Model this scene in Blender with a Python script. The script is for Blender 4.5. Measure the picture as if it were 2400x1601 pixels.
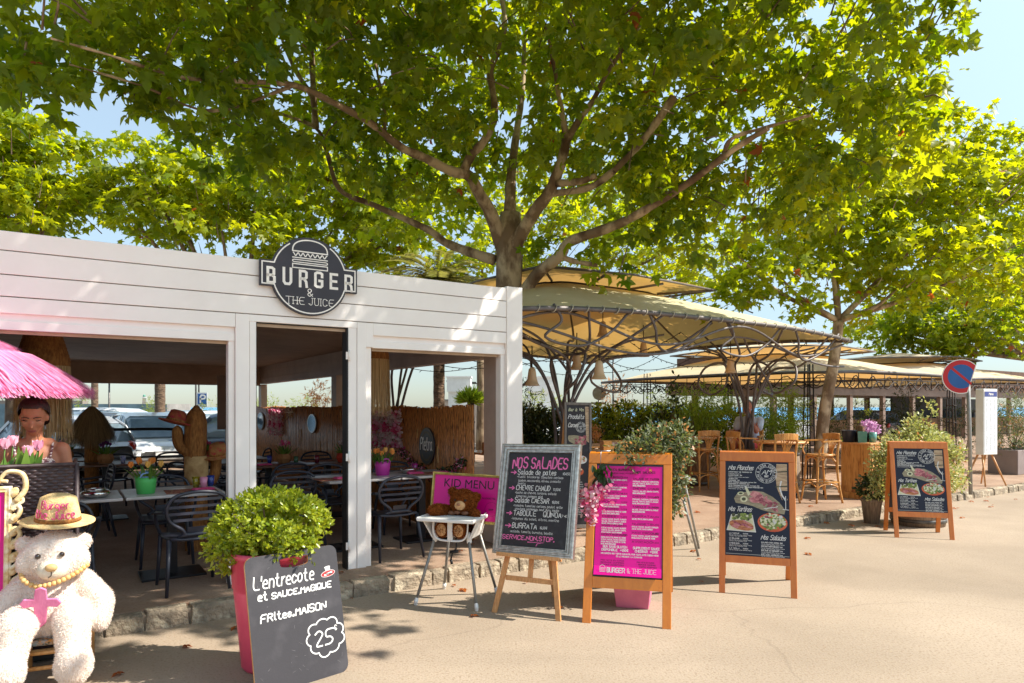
import bpy, math, random
import numpy as np
from mathutils import Vector, Matrix

# ------------------------------------------------------------------ scene, camera, sky, sun
for _o in list(bpy.data.objects):
    bpy.data.objects.remove(_o, do_unlink=True)
SC = bpy.context.scene
COL = SC.collection
R = math.radians
cam_d = bpy.data.cameras.new("camera")
cam_d.sensor_width = 36.0
cam_d.lens = 24.0
cam_d.shift_y = 0.064
cam_d.clip_start = 0.1
cam_d.clip_end = 6000
cam = bpy.data.objects.new("camera", cam_d)
COL.objects.link(cam)
cam.location = (0, 0, 1.65)
cam.rotation_euler = (R(90), 0, 0)
SC.camera = cam

SUN_EL, SUN_DIR = 46.0, Vector((-1.0, 0.05, 0))          # direction the light travels over the ground
w = bpy.data.worlds.new("World")
SC.world = w
w.use_nodes = True
wn = w.node_tree
sky = wn.nodes.new("ShaderNodeTexSky")
sky.sky_type = 'NISHITA'
sky.sun_disc = False
sky.sun_elevation = R(SUN_EL)
sky.sun_rotation = math.atan2(-SUN_DIR.x, -SUN_DIR.y)
sky.air_density = 1.0
sky.dust_density = 0.1
sky.ozone_density = 1.0
bg = [n for n in wn.nodes if n.type == 'BACKGROUND'][0]
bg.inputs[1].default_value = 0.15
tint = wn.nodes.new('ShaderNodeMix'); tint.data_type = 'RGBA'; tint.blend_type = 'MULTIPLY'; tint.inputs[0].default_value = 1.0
tint.inputs[7].default_value = (1.56, 1.31, 1.08, 1)          # brightens and warms the whole sky as added fill light
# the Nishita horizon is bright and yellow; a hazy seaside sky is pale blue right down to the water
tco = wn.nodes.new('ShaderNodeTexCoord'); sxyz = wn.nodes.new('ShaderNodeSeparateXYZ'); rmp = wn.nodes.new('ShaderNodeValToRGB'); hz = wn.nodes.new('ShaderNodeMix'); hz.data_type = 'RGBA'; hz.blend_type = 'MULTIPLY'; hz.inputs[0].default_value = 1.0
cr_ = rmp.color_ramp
for pos, col in ((0.0, (.14, .20, .31)), (.1, (.19, .255, .345)), (.24, (.31, .365, .38)), (.45, (.50, .55, .50)), (.8, (1.25, 1.2, 1.0))):  # overhead end raised past the natural sky, unseen added fill
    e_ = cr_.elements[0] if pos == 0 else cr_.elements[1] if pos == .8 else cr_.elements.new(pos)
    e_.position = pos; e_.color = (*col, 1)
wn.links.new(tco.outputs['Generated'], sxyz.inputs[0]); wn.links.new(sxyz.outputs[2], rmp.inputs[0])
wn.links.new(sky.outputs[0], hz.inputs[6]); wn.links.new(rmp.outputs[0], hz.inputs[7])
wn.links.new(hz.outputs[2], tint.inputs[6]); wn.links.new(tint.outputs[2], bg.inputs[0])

sl = bpy.data.lights.new("sun", 'SUN')
sl.energy = 3.7
sl.angle = R(0.5)
sl.color = (1.0, 0.94, 0.84)
sun = bpy.data.objects.new("sun", sl)
COL.objects.link(sun)
_v = Vector((SUN_DIR.x * math.cos(R(SUN_EL)), SUN_DIR.y * math.cos(R(SUN_EL)), -math.sin(R(SUN_EL))))
sun.rotation_euler = _v.to_track_quat('-Z', 'Y').to_euler()
sun.location = (8, -4, 12)
SC.view_settings.view_transform = 'Standard'
SC.view_settings.look = 'None'
SC.view_settings.exposure = 1.25
SC.view_settings.gamma = 1.0
SC.cycles.max_bounces = 9
SC.cycles.diffuse_bounces = 5
SC.cycles.glossy_bounces = 3
SC.cycles.transmission_bounces = 6
SC.cycles.transparent_max_bounces = 6
SC.cycles.caustics_reflective = False
SC.cycles.caustics_refractive = False
SC.cycles.use_denoising = True

# ------------------------------------------------------------------ the street's own frame: s along the kerb, t towards the sea
ANG = math.atan2(.5509, .8346)
E0 = Vector((.8346, .5509, 0)); N0 = Vector((-.5509, .8346, 0)); P0 = Vector((-1.395, 6.47, 0))
TZ = 0.13                                                  # terrace height above the street
def S(s, t, z=0.0):
    return P0 + E0 * s + N0 * t + Vector((0, 0, z))
def at(px, py, y):                                         # a photograph pixel (2400 wide) at distance y
    return Vector(((px - 1200) / 1600 * y, y, 1.65 + (954 - py) / 1600 * y))

# ------------------------------------------------------------------ helpers
def lin(r, g, b):
    f = lambda c: (c / 255 / 12.92) if c / 255 <= .04045 else ((c / 255 + .055) / 1.055) ** 2.4
    return (f(r), f(g), f(b))

def crv(pts, n=6, closed=False):                           # Catmull-Rom through points
    pts = [Vector(p) for p in pts]
    out = []
    N = len(pts)
    for i in range(N if closed else N - 1):
        if closed:
            a, b, c, d = pts[(i - 1) % N], pts[i], pts[(i + 1) % N], pts[(i + 2) % N]
        else:
            b, c = pts[i], pts[i + 1]
            a = pts[i - 1] if i else b * 2 - c
            d = pts[i + 2] if i + 2 < N else c * 2 - b
        for k in range(n):
            t = k / n
            out.append(.5 * ((2 * b) + (c - a) * t + (2 * a - 5 * b + 4 * c - d) * t * t + (3 * b - a - 3 * c + d) * t ** 3))
    if not closed:
        out.append(pts[-1])
    return out

class M:
    def __init__(s):
        s.v, s.f, s.mi, s.sm = [], [], [], []
        s.T = Matrix.Identity(4)
    def add(s, vs, fs, mi=0, sm=False):
        o = len(s.v)
        T = s.T
        s.v.extend([tuple(T @ Vector(v)) for v in vs])
        for f in fs:
            s.f.append([i + o for i in f]); s.mi.append(mi); s.sm.append(sm)
        return s
    def box(s, x0, x1, y0, y1, z0, z1, mi=0):
        vs = [(x, y, z) for z in (z0, z1) for y in (y0, y1) for x in (x0, x1)]
        return s.add(vs, [(0, 2, 3, 1), (4, 5, 7, 6), (0, 1, 5, 4), (2, 6, 7, 3), (0, 4, 6, 2), (1, 3, 7, 5)], mi)
    def bar(s, p, q, w, h=None, up=(0, 0, 1), mi=0, w2=None, h2=None):
        p, q = Vector(p), Vector(q)
        h = w if h is None else h
        w2 = w if w2 is None else w2; h2 = h if h2 is None else h2
        d = (q - p).normalized(); u = Vector(up)
        x = d.cross(u)
        if x.length < 1e-4:
            x = d.cross(Vector((0, 1, 0)))
        x.normalize(); y = x.cross(d)
        vs = []
        for c, ww, hh in ((p, w, h), (q, w2, h2)):
            for a, b in ((-1, -1), (1, -1), (1, 1), (-1, 1)):
                vs.append(c + x * (a * ww / 2) + y * (b * hh / 2))
        return s.add(vs, [(0, 1, 2, 3), (7, 6, 5, 4), (0, 4, 5, 1), (1, 5, 6, 2), (2, 6, 7, 3), (3, 7, 4, 0)], mi)
    def tube(s, pts, r, n=7, closed=False, mi=0, caps=True, flat=None):
        pts = [Vector(p) for p in pts]
        N = len(pts)
        rr = [r] * N if not isinstance(r, (list, tuple)) else [r[0] + (r[-1] - r[0]) * i / (N - 1) for i in range(N)] if len(r) == 2 else list(r)
        vs = []
        prev = None
        for i, p in enumerate(pts):
            a = pts[(i - 1) % N] if (closed or i) else p
            b = pts[(i + 1) % N] if (closed or i < N - 1) else p
            d = (b - a)
            d = d.normalized() if d.length > 1e-9 else Vector((0, 0, 1))
            if prev is None:
                x = d.orthogonal().normalized() if abs(d.z) > .99 else Vector((0, 0, 1)).cross(d).normalized()
            else:
                x = prev - d * prev.dot(d)
                x = x.normalized() if x.length > 1e-6 else d.orthogonal().normalized()
            prev = x
            y = d.cross(x)
            for k in range(n):
                t = 2 * math.pi * k / n
                fy = flat if flat else 1
                vs.append(p + x * (math.cos(t) * rr[i]) + y * (math.sin(t) * rr[i] * fy))
        fs = []
        for i in range(N if closed else N - 1):
            j = (i + 1) % N
            for k in range(n):
                k2 = (k + 1) % n
                fs.append((i * n + k, i * n + k2, j * n + k2, j * n + k))
        s.add(vs, fs, mi, True)
        if caps and not closed:
            o = len(s.v) - len(vs)
            s.f.append([o + k for k in reversed(range(n))]); s.mi.append(mi); s.sm.append(False)
            s.f.append([o + (N - 1) * n + k for k in range(n)]); s.mi.append(mi); s.sm.append(False)
        return s
    def lathe(s, prof, c=(0, 0, 0), n=20, mi=0, sm=True, sx=1, sy=1):
        vs, fs = [], []
        for r, z in prof:
            for k in range(n):
                t = 2 * math.pi * k / n
                vs.append((c[0] + r * math.cos(t) * sx, c[1] + r * math.sin(t) * sy, c[2] + z))
        for i in range(len(prof) - 1):
            for k in range(n):
                k2 = (k + 1) % n
                fs.append((i * n + k, i * n + k2, (i + 1) * n + k2, (i + 1) * n + k))
        if prof[0][0] > 1e-5: fs.append(tuple(reversed(range(n))))
        if prof[-1][0] > 1e-5: fs.append(tuple((len(prof) - 1) * n + k for k in range(n)))
        return s.add(vs, fs, mi, sm)
    def ball(s, c, r, nu=12, nv=8, mi=0, rot=None):
        r = (r, r, r) if not isinstance(r, (tuple, list)) else r
        c = Vector(c)
        vs, fs = [], []
        for j in range(nv + 1):
            ph = math.pi * j / nv
            for i in range(nu):
                th = 2 * math.pi * i / nu
                p = Vector((r[0] * math.sin(ph) * math.cos(th), r[1] * math.sin(ph) * math.sin(th), r[2] * math.cos(ph)))
                if rot: p = rot @ p
                vs.append(c + p)
        for j in range(nv):
            for i in range(nu):
                i2 = (i + 1) % nu
                fs.append((j * nu + i, (j + 1) * nu + i, (j + 1) * nu + i2, j * nu + i2))
        return s.add(vs, fs, mi, True)
    def cap(s, a, b, ra, rb, n=10, mi=0):                   # capsule: tapered limb with round ends
        a, b = Vector(a), Vector(b)
        s.tube([a, b], [ra, rb], n, mi=mi)
        s.ball(a, ra, n, 6, mi); s.ball(b, rb, n, 6, mi)
        return s
    def prism(s, poly, y0, y1, mi=0, side=None):           # polygon in the xz plane, extruded along y
        n = len(poly)
        vs = [(x, y0, z) for x, z in poly] + [(x, y1, z) for x, z in poly]
        fs = [tuple(range(n)), tuple(reversed(range(n, 2 * n)))]
        s.add(vs, fs, mi)
        o = len(s.v) - 2 * n
        for k in range(n):
            k2 = (k + 1) % n
            s.f.append([o + k, o + n + k, o + n + k2, o + k2]); s.mi.append(mi if side is None else side); s.sm.append(False)
        return s
    def flat(s, poly, y, mi=0):
        return s.add([(x, y, z) for x, z in poly], [tuple(range(len(poly)))], mi)
    def stroke(s, pts, wd, y=-.002, mi=0, closed=False):    # flat ribbon in the xz plane
        P = [Vector((p[0], p[1])) for p in pts]
        Q = [P[0]]
        for p in P[1:]:
            if (p - Q[-1]).length > 1e-6: Q.append(p)
        if closed and (Q[0] - Q[-1]).length < 1e-6: Q.pop()
        N = len(Q)
        if N < 2: return s
        vs = []
        for i, p in enumerate(Q):
            a = Q[(i - 1) % N] if (closed or i) else None
            b = Q[(i + 1) % N] if (closed or i < N - 1) else None
            d1 = (p - a).normalized() if a is not None else (b - p).normalized()
            d2 = (b - p).normalized() if b is not None else d1
            d = d1 + d2
            d = d.normalized() if d.length > 1e-3 else d1
            nn = Vector((-d.y, d.x))
            k = 1 / max(.45, math.sqrt(max(0, (1 + d1.dot(d2)) / 2)))
            ext = Vector((0, 0))
            if a is None: ext = -d * wd * .4
            if b is None: ext = d * wd * .4
            for sg in (1, -1):
                q = p + ext + nn * (sg * wd / 2 * k)
                vs.append((q.x, y, q.y))
        fs = []
        for i in range(N if closed else N - 1):
            j = (i + 1) % N
            fs.append((2 * i, 2 * i + 1, 2 * j + 1, 2 * j))
        return s.add(vs, fs, mi)
    def build(s, name, mats, parent=None, bevel=0, loc=None, rz=0, smooth=None, rot=None):
        me = bpy.data.meshes.new(name)
        me.from_pydata(s.v, [], s.f)
        for m in (mats if isinstance(mats, (list, tuple)) else [mats]):
            me.materials.append(m)
        me.polygons.foreach_set('material_index', s.mi)
        me.polygons.foreach_set('use_smooth', [bool(x) if smooth is None else smooth for x in s.sm])
        me.update()
        return link(name, me, parent, bevel, loc, rz, rot)

def link(name, me, parent=None, bevel=0, loc=None, rz=0, rot=None):
    o = bpy.data.objects.new(name, me)
    COL.objects.link(o)
    if parent is not None: o.parent = parent
    if loc is not None: o.location = loc
    if rot is not None: o.rotation_euler = rot
    elif rz: o.rotation_euler = (0, 0, rz)
    if bevel:
        b = o.modifiers.new('bevel', 'BEVEL'); b.width = bevel; b.segments = 2; b.limit_method = 'ANGLE'; b.angle_limit = R(40)
    return o

def tag(o, label=None, cat=None, group=None, kind=None):
    if label: o['label'] = label
    if cat: o['category'] = cat
    if group: o['group'] = group
    if kind: o['kind'] = kind
    return o

def thing(name, label, cat, loc=(0, 0, 0), rz=0, group=None, rot=None):
    o = bpy.data.objects.new(name, None)
    COL.objects.link(o)
    o.location = loc
    o.rotation_euler = rot if rot is not None else (0, 0, rz)
    o.empty_display_size = .1
    return tag(o, label, cat, group)

KIDS = {}
def tree_copy(o, loc, rz=0, label=None, group=None, name=None, scale=None):
    if o.name not in KIDS:
        KIDS[o.name] = [(c, list(c.children)) for c in o.children]
    r = o.copy(); COL.objects.link(r)
    r.location = loc; r.rotation_euler = (0, 0, rz)
    if scale: r.scale = scale
    if label: r['label'] = label
    if group: r['group'] = group
    for c, gs in KIDS[o.name]:
        d = c.copy(); COL.objects.link(d); d.parent = r
        for g in gs:
            e = g.copy(); COL.objects.link(e); e.parent = d
    return r

def npmesh(name, V, Fq, mats, attr=None, mi=None, smooth=False):
    """numpy verts (n,3), faces (m,k) with equal k -> mesh"""
    V = np.asarray(V, np.float32); F = np.asarray(Fq, np.int32)
    me = bpy.data.meshes.new(name)
    m, k = F.shape
    me.vertices.add(len(V)); me.vertices.foreach_set('co', V.ravel())
    me.loops.add(m * k); me.loops.foreach_set('vertex_index', F.ravel())
    me.polygons.add(m)
    me.polygons.foreach_set('loop_start', np.arange(0, m * k, k, dtype=np.int32))
    for mt in (mats if isinstance(mats, (list, tuple)) else [mats]): me.materials.append(mt)
    if mi is not None: me.polygons.foreach_set('material_index', np.asarray(mi, np.int32))
    if smooth: me.polygons.foreach_set('use_smooth', np.ones(m, bool))
    me.update(calc_edges=True)
    if attr is not None:
        a = me.attributes.new('rnd', 'FLOAT', 'POINT')
        a.data.foreach_set('value', np.asarray(attr, np.float32))
    me.validate()
    return me

def blob(prim, voxel, mat, smooth=8, name='body'):
    """fuse the primitives in an M into one continuous skin"""
    me = bpy.data.meshes.new(name)
    me.from_pydata(prim.v, [], prim.f)
    o = bpy.data.objects.new('tmp', me); COL.objects.link(o)
    md = o.modifiers.new('r', 'REMESH'); md.mode = 'VOXEL'; md.voxel_size = voxel
    if smooth:
        s2 = o.modifiers.new('s', 'SMOOTH'); s2.factor = .5; s2.iterations = smooth
    dg = bpy.context.evaluated_depsgraph_get()
    dg.update()
    out = bpy.data.meshes.new_from_object(o.evaluated_get(dg))
    bpy.data.objects.remove(o, do_unlink=True)
    out.name = name
    out.materials.clear()
    for m in (mat if isinstance(mat, (list, tuple)) else [mat]): out.materials.append(m)
    out.polygons.foreach_set('use_smooth', [True] * len(out.polygons))
    out.update()
    return out

# ------------------------------------------------------------------ materials
def mat(name, c, c2=None, sc=6, rough=.6, metal=0, bump=0, bs=80, spec=.5, stretch=None, coat=0, mixw=1.0, bd=.02, lo=.35, hi=.65, world=False, c3=None, sc3=40):
    m = bpy.data.materials.new(name); m.use_nodes = True
    nt = m.node_tree; N = nt.nodes; L = nt.links
    b = N['Principled BSDF']
    b.inputs['Roughness'].default_value = rough
    b.inputs['Metallic'].default_value = metal
    b.inputs['Specular IOR Level'].default_value = spec
    b.inputs['Coat Weight'].default_value = coat
    b.inputs['Base Color'].default_value = (*c, 1)
    if c2 is not None or bump:
        tc = N.new('ShaderNodeTexCoord'); mp = N.new('ShaderNodeMapping')
        if world:
            ge = N.new('ShaderNodeNewGeometry'); L.new(ge.outputs['Position'], mp.inputs[0])
        else:
            L.new(tc.outputs['Object'], mp.inputs[0])
        if stretch: mp.inputs['Scale'].default_value = stretch
    if c2 is not None:
        n1 = N.new('ShaderNodeTexNoise'); n1.inputs['Scale'].default_value = sc; n1.inputs['Detail'].default_value = 6
        n1.inputs['Roughness'].default_value = .6
        L.new(mp.outputs[0], n1.inputs['Vector'])
        cr = N.new('ShaderNodeValToRGB')
        cr.color_ramp.elements[0].position = lo; cr.color_ramp.elements[1].position = hi
        cr.color_ramp.elements[0].color = (*c, 1); cr.color_ramp.elements[1].color = (*c2, 1)
        L.new(n1.outputs[0], cr.inputs[0])
        out = cr.outputs[0]
        if c3 is not None:
            n3 = N.new('ShaderNodeTexNoise'); n3.inputs['Scale'].default_value = sc3; n3.inputs['Detail'].default_value = 3
            L.new(mp.outputs[0], n3.inputs['Vector'])
            r3 = N.new('ShaderNodeValToRGB'); r3.color_ramp.elements[0].position = .52; r3.color_ramp.elements[1].position = .68
            L.new(n3.outputs[0], r3.inputs[0])
            mx = N.new('ShaderNodeMix'); mx.data_type = 'RGBA'
            L.new(r3.outputs[0], mx.inputs[0]); L.new(out, mx.inputs[6]); mx.inputs[7].default_value = (*c3, 1)
            out = mx.outputs[2]
        L.new(out, b.inputs['Base Color'])
        mr = N.new('ShaderNodeMapRange'); mr.inputs[3].default_value = rough * .85; mr.inputs[4].default_value = min(1, rough * 1.15)
        L.new(n1.outputs[0], mr.inputs[0]); L.new(mr.outputs[0], b.inputs['Roughness'])
    if bump:
        n2 = N.new('ShaderNodeTexNoise'); n2.inputs['Scale'].default_value = bs; n2.inputs['Detail'].default_value = 4
        L.new(mp.outputs[0], n2.inputs['Vector'])
        bp = N.new('ShaderNodeBump'); bp.inputs['Strength'].default_value = bump; bp.inputs['Distance'].default_value = bd
        L.new(n2.outputs[0], bp.inputs['Height']); L.new(bp.outputs[0], b.inputs['Normal'])
    return m

def leafmat(name, c, c2, tr, tr2, wt=.5, rough=.45, spec=.4):
    """thin leaf: gloss and colour on the lit side, yellow-green light through it"""
    m = bpy.data.materials.new(name); m.use_nodes = True
    N = m.node_tree.nodes; L = m.node_tree.links
    b = N['Principled BSDF']; b.inputs['Roughness'].default_value = rough; b.inputs['Specular IOR Level'].default_value = spec
    at_ = N.new('ShaderNodeAttribute'); at_.attribute_name = 'rnd'
    def ramp(a, bb):
        mx = N.new('ShaderNodeMix'); mx.data_type = 'RGBA'
        mx.inputs[6].default_value = (*a, 1); mx.inputs[7].default_value = (*bb, 1)
        L.new(at_.outputs['Fac'], mx.inputs[0])
        return mx.outputs[2]
    L.new(ramp(c, c2), b.inputs['Base Color'])
    t = N.new('ShaderNodeBsdfTranslucent')
    L.new(ramp(tr, tr2), t.inputs[0])
    ms = N.new('ShaderNodeMixShader'); ms.inputs[0].default_value = wt
    L.new(b.outputs[0], ms.inputs[1]); L.new(t.outputs[0], ms.inputs[2])
    L.new(ms.outputs[0], N['Material Output'].inputs['Surface'])
    return m

def cloth(name, c, tr, wt=.5, c2=None, sc=3):
    m = mat(name, c, c2, sc=sc, rough=.85, bump=.15, bs=40, spec=.15)
    N = m.node_tree.nodes; L = m.node_tree.links
    t = N.new('ShaderNodeBsdfTranslucent'); t.inputs[0].default_value = (*tr, 1)
    ms = N.new('ShaderNodeMixShader'); ms.inputs[0].default_value = wt
    L.new(N['Principled BSDF'].outputs[0], ms.inputs[1]); L.new(t.outputs[0], ms.inputs[2])
    L.new(ms.outputs[0], N['Material Output'].inputs['Surface'])
    return m

def glassmat(name, c=(.02, .025, .03), rough=.05, alpha=1):
    m = mat(name, c, rough=rough, spec=.8)
    return m

# ---- stroke font: xy pairs on a grid, baseline y=2, x-height 6, capitals 8
FONT = dict(A='02 28 42;14 34', B='02 08 28 37 36 25 05;25 34 33 22 02', C='47 38 18 07 03 12 32 43', D='02 08 28 46 44 22 02', E='48 08 02 42;05 35', F='48 08 02;05 35',
 G='47 38 18 07 03 12 32 43 45 25', H='08 02;48 42;05 45', I='08 02', J='38 33 22 12 03', K='08 02;48 05 42', L='08 02 42', M='02 08 25 48 42', N='02 08 42 48', O='18 07 03 12 32 43 47 38 18',
 P='02 08 38 47 46 35 05', Q='18 07 03 12 32 43 47 38 18;24 42', R='02 08 38 47 46 35 05;25 42', S='47 38 18 07 06 15 35 44 43 32 12 03', T='08 48;28 22', U='08 03 12 32 43 48', V='08 22 48', W='08 12 26 32 48',
 X='08 42;48 02', Y='08 25 48;25 22', Z='08 48 02 42', a='36 16 05 03 12 22 34;36 33 42', b='08 02 22 33 35 26 05', c='35 26 16 05 03 12 22 33', d='38 32;35 26 16 05 03 12 22 33', e='04 34 35 26 16 05 03 12 32',
 f='37 28 17 12;05 25', g='36 31 20 10;35 26 16 05 04 13 23 34', h='08 02;05 16 26 35 32', i='06 03 12;08 07', j='16 11 00;18 17', k='08 02;35 04 32', l='08 03 12', m='06 02;05 16 25 22;25 36 45 42', n='06 02;05 16 26 35 32',
 o='16 05 03 12 22 33 35 26 16', p='06 00;05 16 26 35 33 22 12 03', q='36 30;35 26 16 05 03 12 22 33', r='06 02;04 16 26', s='35 26 16 05 14 24 33 22 12 03', t='18 13 22 32;06 26', u='06 03 12 22 34;36 32', v='06 22 46', w='06 12 24 32 46',
 x='06 32;36 02', y='06 22;46 10', z='06 36 02 32')
FONT.update({'0': '18 07 03 12 22 33 37 28 18', '1': '07 18 12', '2': '07 18 28 37 36 02 32', '3': '08 38 25 34 33 22 12 03', '4': '28 04 44;36 32', '5': '38 08 05 25 34 33 22 02', '6': '37 28 18 06 03 12 22 33 34 25 05', '7': '08 38 12',
 '8': '15 06 07 18 28 37 36 25 15 04 03 12 22 33 34 25', '9': '03 12 22 34 37 28 18 07 06 15 25 36', '€': '47 38 28 16 14 22 32 43;05 35;04 34', '&': '42 06 07 18 28 37 36 04 03 12 22 44', '.': '02 03 13 12 02', ',': '03 01', "'": '08 06', '-': '05 25',
 '+': '05 45;27 23', ':': '02 03;05 06', '•': '04 05 15 14 04', 'à': '36 16 05 03 12 22 34;36 33 42;08 17', 'é': '04 34 35 26 16 05 03 12 32;17 28', 'è': '04 34 35 26 16 05 03 12 32;08 17', 'É': '48 08 02 42;05 35;19 29', '→': '05 55;37 55 33'})

def glyph(ch):
    out = []
    for st in FONT[ch].split(';'):
        out.append([(int(p[0]), int(p[1]) - 2) for p in st.split()])
    return out
def chaikin(P, k=1):
    for _ in range(k):
        Q = [P[0]]
        for a, b in zip(P, P[1:]):
            Q.append((a[0] * .75 + b[0] * .25, a[1] * .75 + b[1] * .25)); Q.append((a[0] * .25 + b[0] * .75, a[1] * .25 + b[1] * .75))
        Q.append(P[-1]); P = Q
    return P
def textw(txt, h, wide=1.0, track=1.3):
    u = h / 6; x = 0
    for ch in txt:
        x += 3.3 * u * wide if ch == ' ' else (max(p[0] for st in glyph(ch) for p in st) + track) * u * wide
    return x - track * u * wide
def write(m, txt, x, z, h, wd, mi=0, y=-.002, slant=0, wide=1.0, track=1.3, soft=1, jit=0, rnd=None, width=None, align='l', rise=0, serif=False):
    if width is not None:
        wide = wide * width / max(1e-6, textw(txt, h, wide, track))
    tw = textw(txt, h, wide, track)
    if align == 'c': x -= tw / 2
    if align == 'r': x -= tw
    u = h / 6; x0 = x
    for ch in txt:
        if ch == ' ':
            x += 3.3 * u * wide; continue
        g = glyph(ch); mw = max(p[0] for st in g for p in st)
        jx, jz, js = ((rnd.uniform(-jit, jit) * u, rnd.uniform(-jit, jit) * u, 1 + rnd.uniform(-jit, jit) * .3) if rnd else (0, 0, 1))
        for st in g:
            P = [(x + jx + (p[0] * wide + slant * p[1]) * u * js, z + jz + p[1] * u * js + rise * (x - x0)) for p in st]
            if soft and len(P) > 2: P = chaikin(P, soft)
            m.stroke(P, wd, y, mi)
            if serif:
                for q in (P[0], P[-1]):
                    m.stroke([(q[0] - u * .7, q[1]), (q[0] + u * .7, q[1])], wd * .9, y - .0002, mi)
        x += (mw + track) * u * wide
    return x

def fonttext(m, txt, size, mi, y, x, z, align='CENTER', bold=0.0, sx=1.0, space=1.0):
    """Blender's built-in font as flat letters added to an M in the xz plane"""
    cu = bpy.data.curves.new('txt', 'FONT')
    cu.body = txt; cu.size = size; cu.align_x = align; cu.offset = bold; cu.space_character = space
    cu.resolution_u = 3
    o = bpy.data.objects.new('tmp', cu); COL.objects.link(o)
    dg = bpy.context.evaluated_depsgraph_get(); dg.update()
    me = bpy.data.meshes.new_from_object(o.evaluated_get(dg))
    bpy.data.objects.remove(o, do_unlink=True)
    m.add([(x + v.co.x * sx, y, z + v.co.y) for v in me.vertices], [tuple(p.vertices) for p in me.polygons], mi)
    bpy.data.meshes.remove(me)

# ---- leaves
PLANE = ([(0, 0, 0), (.10, .03, .02), (.40, -.06, -.08), (.30, .18, .05), (.56, .46, -.16), (.22, .45, .03), (.24, .66, .02), (0, 1.0, -.26), (-.24, .66, .02), (-.22, .45, .03), (-.56, .46, -.10), (-.30, .18, .05), (-.40, -.06, -.14), (-.10, .03, .02), (0, .34, -.03)],
         [(14, i, (i + 1) % 14) for i in range(14)])
STAR = ([(0, 0, 0), (.38, .0, -.04), (.24, .22, 0), (.52, .5, -.08), (.2, .52, 0), (0, 1.0, -.1), (-.2, .52, 0), (-.52, .5, -.08), (-.24, .22, 0), (-.38, .0, -.04), (0, .35, .04)],
        [(10, i, (i + 1) % 10) for i in range(10)])
OVAL = ([(0, 0, 0), (.2, .35, .05), (.22, .7, .06), (0, 1, 0), (-.22, .7, .06), (-.2, .35, .05)], [(0, 1, 2), (0, 2, 3), (0, 3, 4), (0, 4, 5)])
LANCE = ([(0, 0, 0), (.09, .35, .02), (0, 1, -.1), (-.09, .35, .02)], [(0, 1, 2), (0, 2, 3)])
PETAL = ([(0, 0, 0), (.35, .4, .05), (.28, .8, .1), (0, 1, .05), (-.28, .8, .1), (-.35, .4, .05)], [(0, 1, 2), (0, 2, 3), (0, 3, 4), (0, 4, 5)])

def leafmesh(name, pos, dirs, nrm, size, shape, mats, rng, mi=None, rnd=None, smooth=False):
    pos = np.asarray(pos, float); n = len(pos)
    d = dirs / (np.linalg.norm(dirs, axis=1, keepdims=True) + 1e-9)
    x = np.cross(d, nrm); x /= (np.linalg.norm(x, axis=1, keepdims=True) + 1e-9)
    z = np.cross(x, d)
    B = np.array(shape[0], float); F = np.array(shape[1], int)
    k = len(B)
    V = pos[:, None, :] + size[:, None, None] * (B[None, :, 0, None] * x[:, None, :] + B[None, :, 1, None] * d[:, None, :] + B[None, :, 2, None] * z[:, None, :])
    Fq = (F[None] + (np.arange(n) * k)[:, None, None]).reshape(-1, 3)
    a = rng.random(n) if rnd is None else rnd
    return npmesh(name, V.reshape(-1, 3), Fq, mats, attr=np.repeat(a, k), mi=None if mi is None else np.repeat(mi, len(F)), smooth=smooth)
# ------------------------------------------------------------------ shared materials
MT = {}
MT['street'] = mat('street', lin(171, 154, 135), lin(154, 138, 120), sc=.7, rough=.93, bump=.35, bs=70, spec=.12, bd=.010, world=True, c3=lin(146, 128, 108), sc3=55, lo=.3, hi=.7)
MT['terrace'] = mat('terrace', lin(172, 147, 126), lin(150, 125, 106), sc=1.6, rough=.92, bump=.4, bs=110, spec=.12, bd=.008, world=True, c3=lin(146, 116, 94), sc3=45)
MT['kerb'] = mat('kerb_stone', lin(168, 150, 128), lin(118, 108, 94), sc=5, rough=.9, bump=.9, bs=30, spec=.15, bd=.03, world=True, c3=lin(190, 176, 152), sc3=11)
MT['asphalt'] = mat('asphalt', lin(150, 146, 140), lin(124, 120, 114), sc=2, rough=.9, bump=.2, bs=60, world=True)
MT['paint'] = mat('road_paint', lin(225, 224, 220), lin(200, 198, 194), rough=.7)
MT['sea'] = mat('sea', lin(52, 128, 170), lin(70, 148, 188), sc=.05, rough=.35, bump=.4, bs=.6, world=True)
MT['fascia'] = mat('white_lacquer', lin(249, 242, 236), lin(243, 235, 229), sc=2.5, rough=.42, spec=.4, bump=.02, bs=5)
MT['seam'] = mat('seam_brown', lin(196, 170, 142), lin(170, 146, 122), sc=4, rough=.8)
MT['ceil'] = mat('ceiling_brown', lin(186, 156, 134), lin(166, 138, 118), sc=3, rough=.55)
MT['inner'] = mat('inner_taupe', lin(190, 170, 156), lin(174, 154, 141), sc=3, rough=.5)
MT['black'] = mat('black_rubber', lin(24, 22, 24), lin(34, 32, 32), rough=.55)
MT['steel'] = mat('brushed_steel', lin(170, 170, 172), lin(140, 140, 142), sc=20, rough=.35, metal=.9)
MT['galv'] = mat('galvanised', lin(160, 158, 152), lin(136, 134, 130), sc=9, rough=.5, metal=.5)
MT['white'] = mat('white_plastic', lin(236, 234, 230), lin(226, 223, 218), sc=4, rough=.45)
MT['chalkwhite'] = mat('chalk_white', lin(240, 238, 234), lin(205, 204, 202), sc=160, rough=.95, lo=.3, hi=.6)
MT['chalkpink'] = mat('chalk_pink', lin(250, 135, 190), lin(222, 98, 160), sc=160, rough=.95, lo=.3, hi=.6)
MT['ink'] = mat('black_ink', lin(30, 8, 26), rough=.6)
MT['signblack'] = mat('sign_black', lin(52, 44, 50), lin(44, 37, 42), sc=3, rough=.4, spec=.5)
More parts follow.
